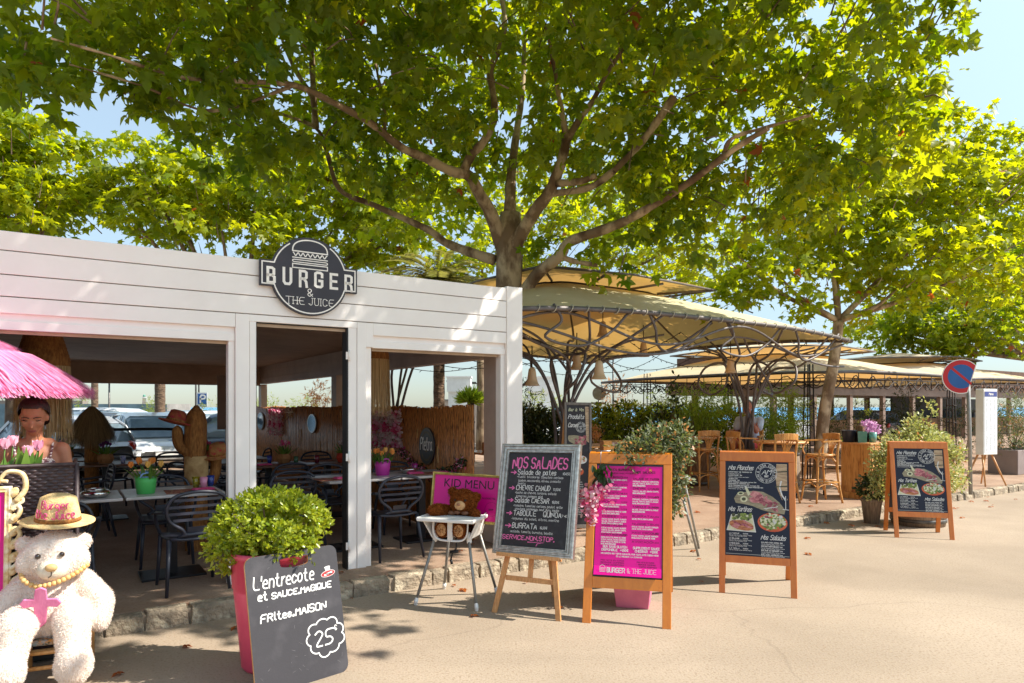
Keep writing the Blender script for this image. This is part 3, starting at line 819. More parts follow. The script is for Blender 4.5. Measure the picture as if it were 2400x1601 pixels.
# canopy clumps (centre pixel, distance, radii, density)
E(1200, 160, 9.6, 3.2, 3.0, 1.5, 1.0); E(1500, 230, 9.2, 2.6, 2.6, 1.5, 1.0); E(1800, 260, 9.0, 2.2, 2.4, 1.5, 1.0); E(2050, 200, 8.6, 1.45, 2.0, 1.35, 1.15)
E(900, 180, 8.6, 2.4, 2.5, 1.3, 1.1); E(620, 150, 7.6, 2.0, 2.0, 1.0, 1.2); E(330, 90, 6.2, 1.5, 1.4, .62, 1.35); E(80, 60, 5.6, 1.3, 1.2, .6, 1.3)
E(700, 330, 9.6, 1.6, 1.5, .8, 1.0); E(1000, 470, 11.2, 1.3, 1.2, .7, .9); E(1450, 420, 9.4, 1.5, 1.4, .75, .9); E(1750, 450, 9.2, 1.5, 1.4, .75, 1.0)
E(1420, 590, 9.4, 1.0, .9, .33, 1.1); E(1600, 560, 9.0, .85, .9, .5, 1.0); E(1950, 430, 8.9, 1.1, 1.1, .6, .9); E(2140, 260, 8.4, .8, 1.0, .8, 1.1); E(1270, 330, 9.3, 1.1, 1.0, .6, .8)
for q in ((2.3, 4.9, 6.5, 3.0, 1.7, 1.0, 1), (-1, 3.9, 6.3, 3.0, 2.0, 1.0, 1), (-4, 3.4, 6.0, 2.6, 1.9, .9, 1), (0, 6.2, 7.3, 4.5, 2, 1.0, .8), (3.6, 6.3, 7.6, 2.4, 1.8, 1.2, .9), (1.0, 5.6, 7.2, 3.4, 1.3, .8, 2.0), (3.4, 5.4, 8.2, 2.6, 1.2, .8, 1.4), (-5.5, 6.5, 6.6, 2.4, 2.4, 1.2, .9)): ell.append(q)
E(1150, -180, 9.0, 5.0, 4.0, 1.6, .8); E(1850, -140, 8.6, 3.2, 3.2, 1.5, .8); E(500, -250, 7.5, 3.6, 3.2, 1.4, .8)
E(470, 300, 7.4, 1.0, .9, .42, 1.2); E(250, 210, 6.3, .8, .8, .38, 1.2); E(820, 420, 10.4, 1.2, 1, .6, .9); E(60, 200, 5.6, .5, .6, .42, 1.0)
def cutbig(P):
    px = 1200 + P[:, 0] / np.maximum(P[:, 1], .3) * 1600; py = 954 - (P[:, 2] - 1.65) / np.maximum(P[:, 1], .3) * 1600
    k = P[:, 1] > .8
    gx = P[:, 0] - P[:, 2] / 1.035; gy = P[:, 1] + .05 * P[:, 2] / 1.035
    above = (py < -25) | (P[:, 1] < 3.0)
    shade = (gy > 5.25 + .48 * (gx - .33) + .35 * np.sin(gx * 2.1) + .25 * np.sin(gx * 5.3)) & (gx < .5 + .2 * np.sin(gy * 3))
    shade &= ~((gx + 5.3) ** 2 / .9 + (gy - 4.5) ** 2 / .45 < 1) & ~((gx + 3.0) ** 2 / .10 + (gy - 4.0) ** 2 / .20 < 1) & ~((gx + 3.35) ** 2 / .05 + (gy - 4.3) ** 2 / .06 < 1)
    right = 2290 - np.clip(py - 150, 0, 600) * .38 + 22 * np.sin(py * .055) + 18 * np.sin(py * .021 + 1)
    k &= np.where(above, shade, px < right)
    bottom = np.interp(px, [-200, 0, 120, 210, 330, 500, 600, 800, 960, 1000, 1180, 1240, 1400, 1560, 1640, 1750, 1900, 2100, 2300], [230, 300, 310, 210, 260, 420, 470, 560, 640, 560, 560, 640, 665, 660, 640, 560, 560, 480, 300]) + 20 * np.sin(px * .045) + 10 * np.sin(px * .13)
    k &= above | (py < bottom)
    hole = ((px - 230) / 75) ** 2 + ((py - 300) / 60) ** 2 < 1
    k &= (above | ~hole)
    pr = np.random.default_rng(len(P)).random(len(P)); A = np.array(LS)
    for i in range(0, len(P), 4000):
        sl_ = slice(i, i + 4000)
        d = np.hypot(px[sl_, None] - A[None, :, 0], py[sl_, None] - A[None, :, 1]) < A[None, :, 3] + 13
        d &= P[sl_, 1][:, None] < A[None, :, 2] + .15
        k[sl_] &= ~(d.any(1) & (pr[sl_] < .86))
    return k
crown('crown', ell, 42000, .17, PLANE, [MT['leafA'], MT['leafdead']], big, 21, BL, sub=20, spread=.36, cut=cutbig, mi_dead=.003)
rg = np.random.default_rng(8)
C, u = crown_points(rg, ell, 520); kk = cutbig(C) & (C[:, 1] > 4); C = C[kk]; u = u[kk]
for p, d in zip(C, u):
    p = Vector(p); d = Vector(d); b = p - d * .5 + Vector((0, 0, -.12))
    m.tube([b - BL, (b + p) / 2 - BL + Vector((0, 0, .04)), p - BL], [.011, .004], 5, caps=False)
tag(m.build('twigs', MT['bark2'], big), kind='stuff')

def simple_tree(lab, base, h_fork, r0, ell2, n, size, seed, leafm='leafB', name='plane_tree', shape=STAR, limbsn=9, bark='bark2', sub=18, spread=.4, trunkpts=None, cut=None, twig=160):
    o = thing(name, lab, 'tree', base)
    B = Vector(base); rr_ = random.Random(seed)
    m = M()
    tp = trunkpts or [(0, 0, 0), (.03, 0, h_fork * .5), (0, 0, h_fork)]
    m.tube(crv(tp, 4), [r0 * 1.15, r0 * .85], 10)
    fork = Vector(tp[-1])
    for e in ell2[:limbsn]:
        t = Vector(e[:3]) - B
        mid = fork.lerp(t, .5) + Vector((rr_.uniform(-.2, .2), rr_.uniform(-.2, .2), -.05))
        m.tube(crv([fork, mid, t], 5), [r0 * .55, r0 * .16], 7)
    rg = np.random.default_rng(seed + 1)
    C, u = crown_points(rg, ell2, twig)
    for p, d in zip(C, u):
        p = Vector(p) - B; q = p.lerp(fork, .12) + Vector((0, 0, -.06))
        m.tube([q, p], [.014, .004], 4, caps=False)
    m.build('trunk', MT[bark], o)
    crown('crown', ell2, n, size, shape, [MT[leafm], MT['leafdead']], o, seed, B, sub=sub, spread=spread, cut=cut)
    return o
def EL(lst):
    out = []
    for px, py, y, rx, ry, rz, *w_ in lst:
        p = at(px, py, y); out.append((p.x, p.y, p.z, rx, ry, rz, w_[0] if w_ else 1))
    return out
# right-hand plane tree, trunk standing among the tent's tables
b5 = Vector((5.72, 12.9, TZ))
simple_tree('slender plane tree with leaning pale trunk among the wine bar tables', b5, 3.0, .105,
    EL([(1820, 640, 12.8, 1.0, 1.2, .6), (2130, 600, 13.0, 1.5, 1.4, .7), (1960, 520, 13.4, 1.6, 1.5, .8), (2260, 480, 13.4, 1.5, 1.4, .8), (1730, 600, 12.6, .7, .9, .5), (2100, 680, 12.7, .9, 1, .35), (2330, 620, 13.5, 1.0, 1.3, .8),
        (1990, 420, 13.5, 1.9, 1.5, .8), (2330, 400, 14, 1.3, 1.4, .75), (2200, 330, 14, .8, 1.2, .5), (1880, 720, 12.6, .5, .6, .22), (1720, 700, 13, .45, .6, .3), (2040, 740, 13, .5, .6, .2)]), 13500, .17, 31,
    bark='bark', trunkpts=[(0.05, 0, 0), (.1, 0, .5), (.18, 0, 1.4), (.33, 0, 2.2), (.42, 0, 2.85), (.45, 0, 3.15)], sub=16, spread=.32)
simple_tree('dark green plane tree closing the street at the right edge', (17.2, 22, TZ), 3, .16,
    EL([(2260, 720, 21, 2.6, 2, 1.15), (2420, 660, 22, 2.6, 2, 1.3), (2330, 780, 20.5, 1.8, 1.6, .7), (2160, 770, 22, 1.3, 1.4, .75), (2500, 560, 23, 2, 2, 1.5), (2080, 790, 23, 1.2, 1.3, .5), (2200, 810, 22, 1.5, 1.2, .45), (2030, 760, 24, .8, 1, .5), (2140, 700, 23, 1.3, 1.2, .8)]), 13000, .2, 33, leafm='leafA', sub=18)
simple_tree('bright plane tree behind the pavilion, trunk wound with lights', S(1.2, 10.2 + 1.9, TZ), 3.2, .17,
    EL([(400, 470, 17, 2.5, 1.8, .95), (600, 430, 17.5, 2.5, 1.8, 1.1), (340, 400, 17, 1.4, 1.3, 1.0), (520, 540, 16.5, 1.9, 1.3, .55), (780, 540, 18, 2.2, 1.5, 1.0), (920, 560, 18, 1.5, 1.3, .9), (980, 470, 18, 1.4, 1.3, 1.0), (700, 600, 17.5, 1.5, 1.2, .45), (270, 470, 16.5, .75, .9, .5), (860, 430, 18, 2.0, 1.5, 1.1)]), 15000, .21, 35, sub=16, spread=.32)
simple_tree('bright plane tree at the left edge over the pavilion roof', (-11.7, 16.0, TZ), 3.6, .17,
    EL([(60, 380, 16, 1.3, 1.6, 1.3), (-80, 430, 16, 1.9, 1.8, 1.4), (110, 470, 15.7, .75, 1.0, .55), (20, 500, 15.5, 1.4, 1.3, .58), (90, 330, 16.2, .7, .9, .48), (-160, 300, 16.2, 1.9, 1.8, 1.4)]), 10500, .22, 37, sub=16, spread=.3)
simple_tree('sunlit plane tree rising behind the tent peak', S(9.5, 13.8, TZ), 3.4, .16,
    EL([(1330, 560, 17.5, 1.8, 1.6, 1.1), (1560, 590, 17.5, 1.9, 1.6, 1.1), (1130, 600, 17, 1.3, 1.4, .9), (1640, 650, 17, 1.0, 1.2, .7), (1250, 470, 18, 1.6, 1.5, 1.0), (1480, 480, 18, 2, 1.5, 1.0)]), 7000, .18, 39, sub=16, limbsn=3)
# ------------------------------------------------------------------ boards and stands on the street
def vec2(a, b): return Vector((a, b, 0))
def place(fl, fr):
    fl, fr = Vector((*fl, 0)), Vector((*fr, 0)); d = fr - fl
    return (fl + fr) / 2, math.atan2(d.y, d.x), d.length
def tiltT(a, loc=(0, 0, 0)): return Matrix.Translation(loc) @ Matrix.Rotation(-a, 4, 'X')

def aframe(name, lab, fl, fr, H, lean, spread, wood, lw, z_lo, railh, group):
    c, yaw, W = place(fl, fr)
    o = thing(name, lab, 'menu board', c, yaw, group)
    a = math.atan2(lean, H); Ls = math.hypot(H, lean); X = W / 2
    T = tiltT(a); h0 = z_lo / math.cos(a)
    for sg_ in (-1, 1):
        m = M(); m.T = T; x0 = sg_ * X - (lw if sg_ > 0 else 0); m.box(x0, x0 + lw, 0, .024, 0, Ls - .085); m.build('leg', wood, o, bevel=.004)
    m = M(); m.T = T; m.box(-X, X, -.001, .025, Ls - .085, Ls); m.build('top_rail', wood, o, bevel=.004)
    m = M(); m.T = T; m.box(-X + lw, X - lw, .001, .022, h0 - railh, h0); m.build('bottom_rail', wood, o, bevel=.003)
    b = math.atan2(spread - lean - .05, H)
    for sg_ in (-1, 1):
        m = M(); x0 = sg_ * X - (lw if sg_ > 0 else 0)
        m.T = Matrix.Translation((0, lean + .05, H)) @ Matrix.Rotation(b, 4, 'X'); Lr = H / math.cos(b)
        m.box(x0, x0 + lw, 0, .024, -Lr, -.01); m.build('rear_leg', wood, o, bevel=.004)
    m = M(); m.T = Matrix.Translation((0, lean + .05, H)) @ Matrix.Rotation(b, 4, 'X'); m.box(-X + lw, X - lw, .002, .022, -Lr + z_lo - railh, -Lr + z_lo); m.box(-X, X, -.001, .025, -.09, 0)
    m.build('rear_rail', wood, o, bevel=.003)
    m = M(); m.T = Matrix.Translation((0, lean + .05, H)) @ Matrix.Rotation(b, 4, 'X'); m.box(-X + lw, X - lw, .008, .014, -Lr + z_lo, -.09); m.build('rear_panel', MT['signblack'], o)
    return o, T, X - lw, h0, Ls - .085

# ---- magenta menu A-board
pk, T, hx, v0, v1 = aframe('menu_board', 'large orange wooden A-board holding a magenta two-column menu', (.535, 5.22), (1.18, 5.06), 1.27, .42, 1.05, MT['orangewood'], .066, .335, .085, 'wooden menu boards on the street')
m = M(); m.T = T; m.box(-hx, hx, .010, .016, v0, v1); m.build('backing', MT['signblack'], pk)
m = M(); m.T = T
pw, pb, pt = hx - .008, v0 + .012, v1 - .018
for i in range(12):
    za = pb + (pt - pb) * i / 12; zb_ = pb + (pt - pb) * (i + 1) / 12
    def yy(z): return .004 - (.018 * max(0, 1 - (z - pb) / .09) ** 2)
    m.add([(-pw, yy(za), za), (pw, yy(za), za), (pw, yy(zb_), zb_), (-pw, yy(zb_), zb_)], [(0, 1, 2, 3)], 0, True)
m.build('menu_sheet', MT['magenta'], pk)
m = M(); m.T = T
PH = pt - pb; PW = 2 * pw
def uv(u, v): return -pw + u * PW, pt - v * PH
YT = .0015
ri = random.Random(2)
bodyw = ['TOMATE, SALADE, OIGNON CONFIT,', 'FROMAGE, CHEDDAR, CORNICHON,', 'STEAK HACHE, SAUCE BURGER', 'BACON, RACLETTE, POMME DE TERRE', 'SALADE, TOMATE, BURRATA, BASILIC']
def items(col, rows, wmax):
    for v, head, nb in rows:
        x, z = uv(col, v); write(m, head, x, z, .013, .0022, mi=1, y=YT, soft=0, width=min(.2, .022 * len(head)))
        x2, _ = uv(col + wmax - .09, v); write(m, '14,90€', x2, z, .011, .0013, mi=1, y=YT, soft=0, width=.05)
        for k in range(nb):
            x, z = uv(col - .005, v + .024 + .0195 * k); l = wmax * PW * (1 if k < nb - 1 else ri.uniform(.4, .9))
            write(m, bodyw[ri.randrange(5)], x, z, .0098, .0021, y=YT, soft=0, width=l)
x, z = uv(.22, .045); write(m, 'NOS BURGERS', x, z, .016, .003, mi=1, y=YT, soft=0, width=.16)
x, z = uv(.22, .075); write(m, 'SERVIS AVEC FRITES', x, z, .009, .0015, mi=1, y=YT, soft=0, width=.17)
x, z = uv(.60, .065); write(m, 'NOS SALADES', x, z, .016, .003, mi=1, y=YT, soft=0, width=.15)
items(.10, [(.115, 'CLASSIC', 2), (.185, 'BACON', 2), (.265, 'CHICKEN', 2), (.345, 'HONEY', 2), (.41, 'VEGGIE', 2), (.48, 'CHEESY', 3), (.56, 'COSTAUD', 3), (.645, 'MONTAGNARD', 4)], .37)
items(.56, [(.125, 'SALADE DE PATES', 3), (.215, 'CHEVRE CHAUD', 2), (.29, 'CAESAR SALAD', 3), (.385, 'TABOULE QUINOA', 2), (.47, 'BURRATA', 1), (.54, 'NUGGETS', 2), (.62, 'MAXI CROQUE', 2), (.70, 'AVOCADO', 0)], .39)
for t_, u_, v_, w_ in (('BUN SANS GLUTEN', .13, .755, .185), ('DISPONIBLE  +1,50€', .11, .783, .205), ('SUPPLEMENT SAUCE', .58, .757, .2), ('CHEDDAR  +1,50€', .61, .785, .17)):
    x, z = uv(u_, v_); write(m, t_, x, z, .0165, .0034, y=YT, soft=0, width=w_)
x, z = uv(.1, .812); write(m, 'NOS BURGERS SONT SERVIS SAIGNANTS. POUR TOUTE AUTRE CUISSON MERCI', x, z, .0105, .002, y=YT, soft=0, width=.44)
x, z = uv(.33, .835); write(m, 'DE LE PRECISER A LA COMMANDE', x, z, .0105, .002, y=YT, soft=0, width=.2)
for u_, vs in ((.1, (.872, .892, .912)), (.64, (.872, .892, .912))):
    for k, v_ in enumerate(vs):
        x, z = uv(u_ + (.02 * k if u_ > .5 else 0), v_ + (.0 if u_ < .5 else .005)); write(m, ['PRIX NETS EN EUROS', 'SERVICE COMPRIS', 'CARTES ACCEPTEES'][k], x, z, .009, .0014, mi=1, y=YT, soft=0, width=.18 if u_ < .5 else .13)
YB = -.010
x, z = uv(.09, .972)
m.stroke([(x, z + .032), (x + .006, z + .046), (x + .022, z + .053), (x + .038, z + .046), (x + .044, z + .032)], .003, YB, closed=True)
for k in range(3): m.stroke([(x, z + .003 + .010 * k), (x + .044, z + .003 + .010 * k)], .004, YB)
write(m, 'BURGER', x + .058, z, .034, .0062, y=YB, soft=0, width=.135); write(m, '& THE JUICE', x + .212, z, .034, .0028, y=YB, soft=1, width=.215, serif=True)
m.build('printed_text', [MT['chalkwhite'], MT['ink']], pk)

# ---- hook with pink flowers on the magenta board
fo = thing('flower_garland', 'pink artificial wisteria hanging by a hook from the magenta board', 'garland', Vector(pk.location) + Matrix.Rotation(pk.rotation_euler.z, 3, 'Z') @ Vector((-.23, .40, 1.25)), pk.rotation_euler.z)
m = M(); m.tube([(-.05, .03, .035), (.07, .03, .04)], .006, 6); m.tube([(0, .03, .037), (0, -.035, .03), (0, -.04, -.09)], .003, 5); m.build('hook', MT['steel'], fo)
rg = np.random.default_rng(3); n = 60
me = leafmesh('leaves', np.stack([rg.normal(.01, .025, n), rg.normal(-.075, .012, n), rg.uniform(-.19, -.05, n)], 1), np.stack([rg.normal(0, .5, n), rg.normal(-.2, .3, n), -np.ones(n)], 1), np.tile([0, -1., .2], (n, 1)) + rg.normal(0, .5, (n, 3)), rg.uniform(.05, .08, n), OVAL, [MT['garl']], rg)
link('leaves', me, fo)
n = 330; z = rg.random(n) ** .8; ctr = -.22 - .3 * z
P = np.stack([-.02 - .055 * np.sin(z * 2.6) + rg.normal(0, 1, n) * (.062 * (1 - z) + .016), -.10 - .05 * z + rg.normal(0, .024, n), ctr + rg.normal(0, .015, n)], 1)
me = leafmesh('blossom', P, rg.normal(0, 1, (n, 3)) + [0, -.4, -.3], rg.normal(0, .6, (n, 3)) + [0, -1, .3], rg.uniform(.028, .046, n), PETAL, [MT['petalpink'], MT['petalrose'], MT['petalwhite']], rg, mi=rg.choice([0, 0, 0, 1, 2], n))
link('blossom', me, fo)

# ---- square pink planter and its shrub behind the magenta board
c = Vector((1.02, 5.72, 0)); ry = R(-16)
o = thing('square_planter', 'pale pink square tapered planter standing under the magenta board', 'planter', c, ry)
m = M(); m.lathe([(.165, 0), (.21, .3), (.23, .31), (.23, .34), (.20, .34), (.19, .29)], n=4, sm=False)
m.T = Matrix.Identity(4)
m2 = M(); m2.T = Matrix.Rotation(R(45), 4, 'Z'); m2.lathe([(.185, 0), (.235, .32), (.255, .33), (.255, .37), (.225, .37), (.215, .32)], n=4, sm=False); m2.build('pot', MT['palepink'], o, bevel=.006)
m2 = M(); m2.T = Matrix.Rotation(R(45), 4, 'Z'); m2.lathe([(0, .335), (.2, .335)], n=4, sm=False); m2.build('soil', MT['soil'], o)
def shrub(lab, base, ell2, n, size, shape, lm, seed, cat='shrub', name='shrub', stems=8, sub=10, spread=.1, droop=.1, group=None, up=.3, hero=None):
    o = thing(name, lab, cat, base, group=group)
    B = Vector(base); rg = np.random.default_rng(seed); rr_ = random.Random(seed)
    m = M()
    for k in range(stems):
        e = ell2[k % len(ell2)]
        t = Vector((e[0] + rr_.uniform(-.6, .6) * e[3], e[1] + rr_.uniform(-.6, .6) * e[4], e[2] + rr_.uniform(-.2, .6) * e[5])) - B
        m.tube(crv([(rr_.uniform(-.03, .03), rr_.uniform(-.03, .03), 0), t * .5 + Vector((rr_.uniform(-.06, .06), rr_.uniform(-.06, .06), .04)), t], 4), [.011, .004], 5)
    m.build('stem', MT['bark2'], o)
    nc = n // sub
    C, u = crown_points(rg, ell2, nc, shell=.75)
    ax = u + rg.normal(0, .45, (nc, 3)); ax[:, 2] += up; ax /= np.linalg.norm(ax, axis=1, keepdims=True)
    P = (C[:, None] + ax[:, None] * rg.uniform(-spread, spread, (nc, sub))[:, :, None] + rg.normal(0, spread * .22, (nc, sub, 3))).reshape(-1, 3)
    D = np.repeat(ax, sub, 0) * .9 + rg.normal(0, .6, (nc * sub, 3)); D[:, 2] -= droop
    Nn = rg.normal(0, .6, (nc * sub, 3)); Nn[:, 2] += .9
    mi = None if len(lm) == 1 else rg.choice(len(lm), nc * sub, p=[.8] + [.2 / (len(lm) - 1)] * (len(lm) - 1))
    me = leafmesh('foliage', P - np.array(B), D, Nn, size * rg.uniform(.65, 1.2, nc * sub), shape, [MT[x] for x in lm], rg, mi=mi)
    link('foliage', me, o)
    return o
MT['box'] = leafmat('boxwood_leaf', lin(112, 136, 30), lin(168, 176, 58), lin(180, 194, 24), lin(214, 214, 50), .38, rough=.3, spec=.6)
MT['olive'] = leafmat('grey_green_leaf', lin(98, 106, 78), lin(132, 138, 104), lin(110, 130, 50), lin(140, 150, 70), .3)
MT['varieg'] = leafmat('variegated_leaf', lin(152, 162, 96), lin(212, 208, 150), lin(170, 176, 70), lin(210, 206, 120), .35)
MT['dry'] = leafmat('dry_leaf', lin(206, 150, 92), lin(190, 128, 80), lin(220, 160, 90), lin(210, 150, 90), .4)
MT['hedge'] = leafmat('hedge_leaf', lin(96, 116, 30), lin(150, 158, 50), lin(150, 170, 20), lin(196, 200, 36), .42)
MT['bamleaf'] = leafmat('bamboo_leaf', lin(104, 128, 38), lin(146, 160, 56), lin(150, 176, 26), lin(190, 200, 50), .45)
MT['darkleaf'] = leafmat('dark_leaf', lin(44, 58, 30), lin(66, 78, 42), lin(60, 80, 20), lin(80, 100, 30), .25)
shrub('grey-green bushy shrub growing up behind the magenta board', c + Vector((0, 0, .33)),
      EL([(1540, 1050, 5.75, .22, .22, .13), (1490, 1075, 5.7, .18, .2, .09), (1580, 1030, 5.8, .11, .12, .12), (1548, 1012, 5.8, .09, .1, .06), (1596, 1090, 5.7, .05, .08, .2), (1612, 1040, 5.7, .06, .08, .06), (1540, 1150, 5.8, .18, .2, .22)]), 8000, .042, OVAL, ['olive', 'dry', 'darkleaf'], 51, sub=10, spread=.08)

# ---- navy wine-bar A-boards
MT['ham'] = mat('printed_ham', lin(176, 92, 100), lin(214, 150, 146), sc=30, rough=.4)
MT['salami'] = mat('printed_salami', lin(118, 36, 52), lin(176, 100, 106), sc=60, rough=.4)
MT['printwood'] = mat('printed_board', lin(170, 158, 128), lin(128, 116, 90), sc=12, rough=.4, stretch=(2, 1, 9))
MT['printbarrel'] = mat('printed_barrel', lin(206, 178, 142), lin(150, 118, 86), sc=14, rough=.4, stretch=(1, 1, 7))
MT['printgreen'] = mat('printed_salad', lin(150, 164, 70), lin(70, 92, 40), sc=50, rough=.4)
MT['printplate'] = mat('printed_plate', lin(226, 224, 216), lin(206, 204, 198), sc=5, rough=.4)
MT['printtoast'] = mat('printed_toast', lin(206, 138, 88), lin(150, 78, 44), sc=30, rough=.4, stretch=(1, 1, 3))
MT['printbowl'] = mat('printed_bowl', lin(222, 106, 60), lin(196, 82, 44), sc=6, rough=.4)
MT['printfeta'] = mat('printed_cheese', lin(224, 220, 188), lin(196, 196, 150), sc=30, rough=.4)
MT['printolive'] = mat('printed_olive', lin(50, 50, 34), lin(84, 84, 50), sc=30, rough=.4)
ART = ['chalkwhite', 'ham', 'salami', 'printwood', 'printbarrel', 'printgreen', 'printplate', 'printtoast', 'printbowl', 'printfeta', 'printolive', 'navy']
def ell2d(cx, cz, a, b, rot=0, n=18, wob=0, rnd=None):
    P = []
    for k in range(n):
        t = 2 * math.pi * k / n; q = 1 + (rnd.uniform(-wob, wob) if rnd else 0)
        x, z = a * q * math.cos(t), b * q * math.sin(t)
        P.append((cx + x * math.cos(rot) - z * math.sin(rot), cz + x * math.sin(rot) + z * math.cos(rot)))
    return P
def logo_roundel(m, cx, cz, r, y, mi=0):
    m.stroke(ell2d(cx, cz, r, r, n=40), r * .035, y, mi, closed=True); m.stroke(ell2d(cx, cz, r * .62, r * .62, n=32), r * .03, y, mi, closed=True)
    def arc(txt, rad, mid, span, top, h):
        n = len(txt)
        for i, ch in enumerate(txt):
            if ch == ' ': continue
            a = mid + (span * (i / (n - 1) - .5)) * (-1 if top else 1)
            ca, sa = math.cos(a), math.sin(a)
            d = (sa, -ca) if top else (-sa, ca)
            up = (ca, sa) if top else (-ca, -sa)
            g = glyph(ch); mw = max(p[0] for st in g for p in st) / 2; u = h / 6
            for st in g:
                m.stroke([(cx + ca * rad + d[0] * (p[0] - mw) * u * .8 + up[0] * (p[1] - 3) * u, cz + sa * rad + d[1] * (p[0] - mw) * u * .8 + up[1] * (p[1] - 3) * u) for p in st], h * .17, y, mi)
    arc('A CASA CORSA', r * .81, math.pi / 2, R(165), True, r * .24); arc('MAISON GIANTILE', r * .81, -math.pi / 2, R(150), False, r * .2)
    write(m, 'M', cx + r * .02, cz - r * .12, r * .5, r * .06, mi, y=y, soft=2, slant=.35, wide=1.1); write(m, 'A', cx - r * .42, cz - r * .12, r * .5, r * .05, mi, y=y, soft=2, slant=.35, wide=1.1)
    write(m, '1987', cx, cz - r * .4, r * .16, r * .04, mi, y=y, align='c', soft=0)
def casa_art(m, hx, v0, v1):
    W, H = 2 * hx, v1 - v0; r_ = random.Random(9)
    X = lambda u: -hx + u * W
    Z = lambda v: v1 - v * H
    D = lambda k: .004 - .0008 * k
    # barrel and wine glass
    m.flat([(X(.82), Z(.01)), (X(.985), Z(.01)), (X(.985), Z(.40)), (X(.90), Z(.40)), (X(.82), Z(.27)), (X(.80), Z(.14))], D(1), 4)
    for v in (.10, .26): m.stroke([(X(.805), Z(v)), (X(.985), Z(v - .01))], .010, D(2), 10)
    m.stroke([(X(.89), Z(.2)), (X(.865), Z(.27)), (X(.90), Z(.35)), (X(.95), Z(.40))], .012, D(2), 0)
    m.flat([(X(.875), Z(.30)), (X(.99), Z(.30)), (X(.985), Z(.38)), (X(.95), Z(.43)), (X(.90), Z(.39))], D(1.5), 11)
    m.stroke([(X(.955), Z(.36)), (X(.955), Z(.5))], .006, D(2), 0); m.stroke([(X(.91), Z(.5)), (X(1.0), Z(.505))], .005, D(2), 0)
    # charcuterie board
    bd = [(X(a), Z(b)) for a, b in ((.13, .40), (.18, .35), (.3, .33), (.45, .31), (.6, .32), (.75, .37), (.86, .43), (.95, .51), (.93, .555), (.8, .545), (.6, .52), (.42, .475), (.25, .455), (.16, .45))]
    m.flat(bd, D(1), 3)
    for cx, cz, a, b in ((.24, .345, .055, .02), (.29, .405, .06, .035)):
        m.flat(ell2d(X(cx), Z(cz), a * W, b * H, .1), D(2), 9); m.flat(ell2d(X(cx), Z(cz), a * W * .55, b * H * .5, .1), D(3), 10)
    m.flat([(X(.30), Z(.27)), (X(.335), Z(.265)), (X(.40), Z(.35)), (X(.36), Z(.37))], D(2.5), 9); m.flat([(X(.30), Z(.265)), (X(.325), Z(.262)), (X(.335), Z(.285)), (X(.31), Z(.29))], D(3), 6)
    for k in range(12):
        m.flat(ell2d(X(r_.uniform(.44, .54)), Z(.335 + .1 * (k / 12) + r_.uniform(-.006, .006)), .075 * W, .018 * H, -.15, 10, .12, r_), D(2 + k * .06), 1)
    for k in range(46):
        u = r_.uniform(.5, .82); v = .35 + (u - .5) * .33 + r_.uniform(-.02, .085) * (1 - abs(u - .66) * 1.6)
        m.flat(ell2d(X(u), Z(v), r_.uniform(.022, .04) * W, r_.uniform(.010, .017) * H, r_.uniform(-1, 1), 8, .2, r_), D(2.8 + k * .03), 2 if r_.random() < .72 else 1)
    for k in range(14):
        u = .62 + .2 * k / 13; m.flat(ell2d(X(u), Z(.505 - .03 * k / 13 + r_.uniform(-.004, .004)), .016 * W, .006 * H, .2, 7, .3, r_), D(4.4), 6)
    # toast plate
    m.flat([(X(.085), Z(.575)), (X(.43), Z(.575)), (X(.485), Z(.76)), (X(.01), Z(.75))], D(1), 6)
    m.flat([(X(.1), Z(.58)), (X(.42), Z(.58)), (X(.465), Z(.748)), (X(.035), Z(.74))], D(1.4), 9)
    for k in range(26): m.flat(ell2d(X(r_.uniform(.11, .41)), Z(r_.uniform(.565, .625)), .035 * W, .016 * H, r_.uniform(-1, 1), 7, .3, r_), D(1.8 + k * .02), 5 if r_.random() < .7 else 10)
    m.flat(ell2d(X(.255), Z(.69), .2 * W, .052 * H, -.16, 20, .05, r_), D(2.6), 7)
    for k in range(16): m.flat(ell2d(X(r_.uniform(.12, .4)), Z(.675 + r_.uniform(-.025, .035)), .06 * W, .008 * H, -.3 + r_.uniform(-.2, .2), 7, .2, r_), D(2.9 + k * .02), 1 if k % 3 else 2)
    # salad bowl
    m.flat(ell2d(X(.745), Z(.645), .235 * W, .1 * H, -.03, 26), D(1), 8); m.flat(ell2d(X(.68), Z(.575), .06 * W, .03 * H, .1, 12), D(1), 8)
    m.flat(ell2d(X(.745), Z(.64), .205 * W, .078 * H, -.03, 24), D(1.5), 5)
    for k in range(70):
        a = r_.uniform(0, 6.28); q = math.sqrt(r_.random()); m.flat(ell2d(X(.745 + .195 * q * math.cos(a)), Z(.635 + .08 * q * math.sin(a)), r_.uniform(.02, .04) * W, r_.uniform(.009, .017) * H, r_.uniform(-1, 1), 6, .3, r_), D(1.9 + k * .02), r_.choice([9, 9, 9, 6, 10, 5, 8, 2]))
    # words
    yt = D(5)
    for t_, u, v, wd in (('Nos Planches', .04, .085, .4), ('Nos Tartines', .04, .54, .37), ('Nos Salades', .56, .83, .38)):
        write(m, t_, X(u), Z(v), .042, .0052, 0, y=yt, slant=.32, soft=2, width=wd * W, track=.6)
    logo_roundel(m, X(.655), Z(.115), .17 * W, yt)
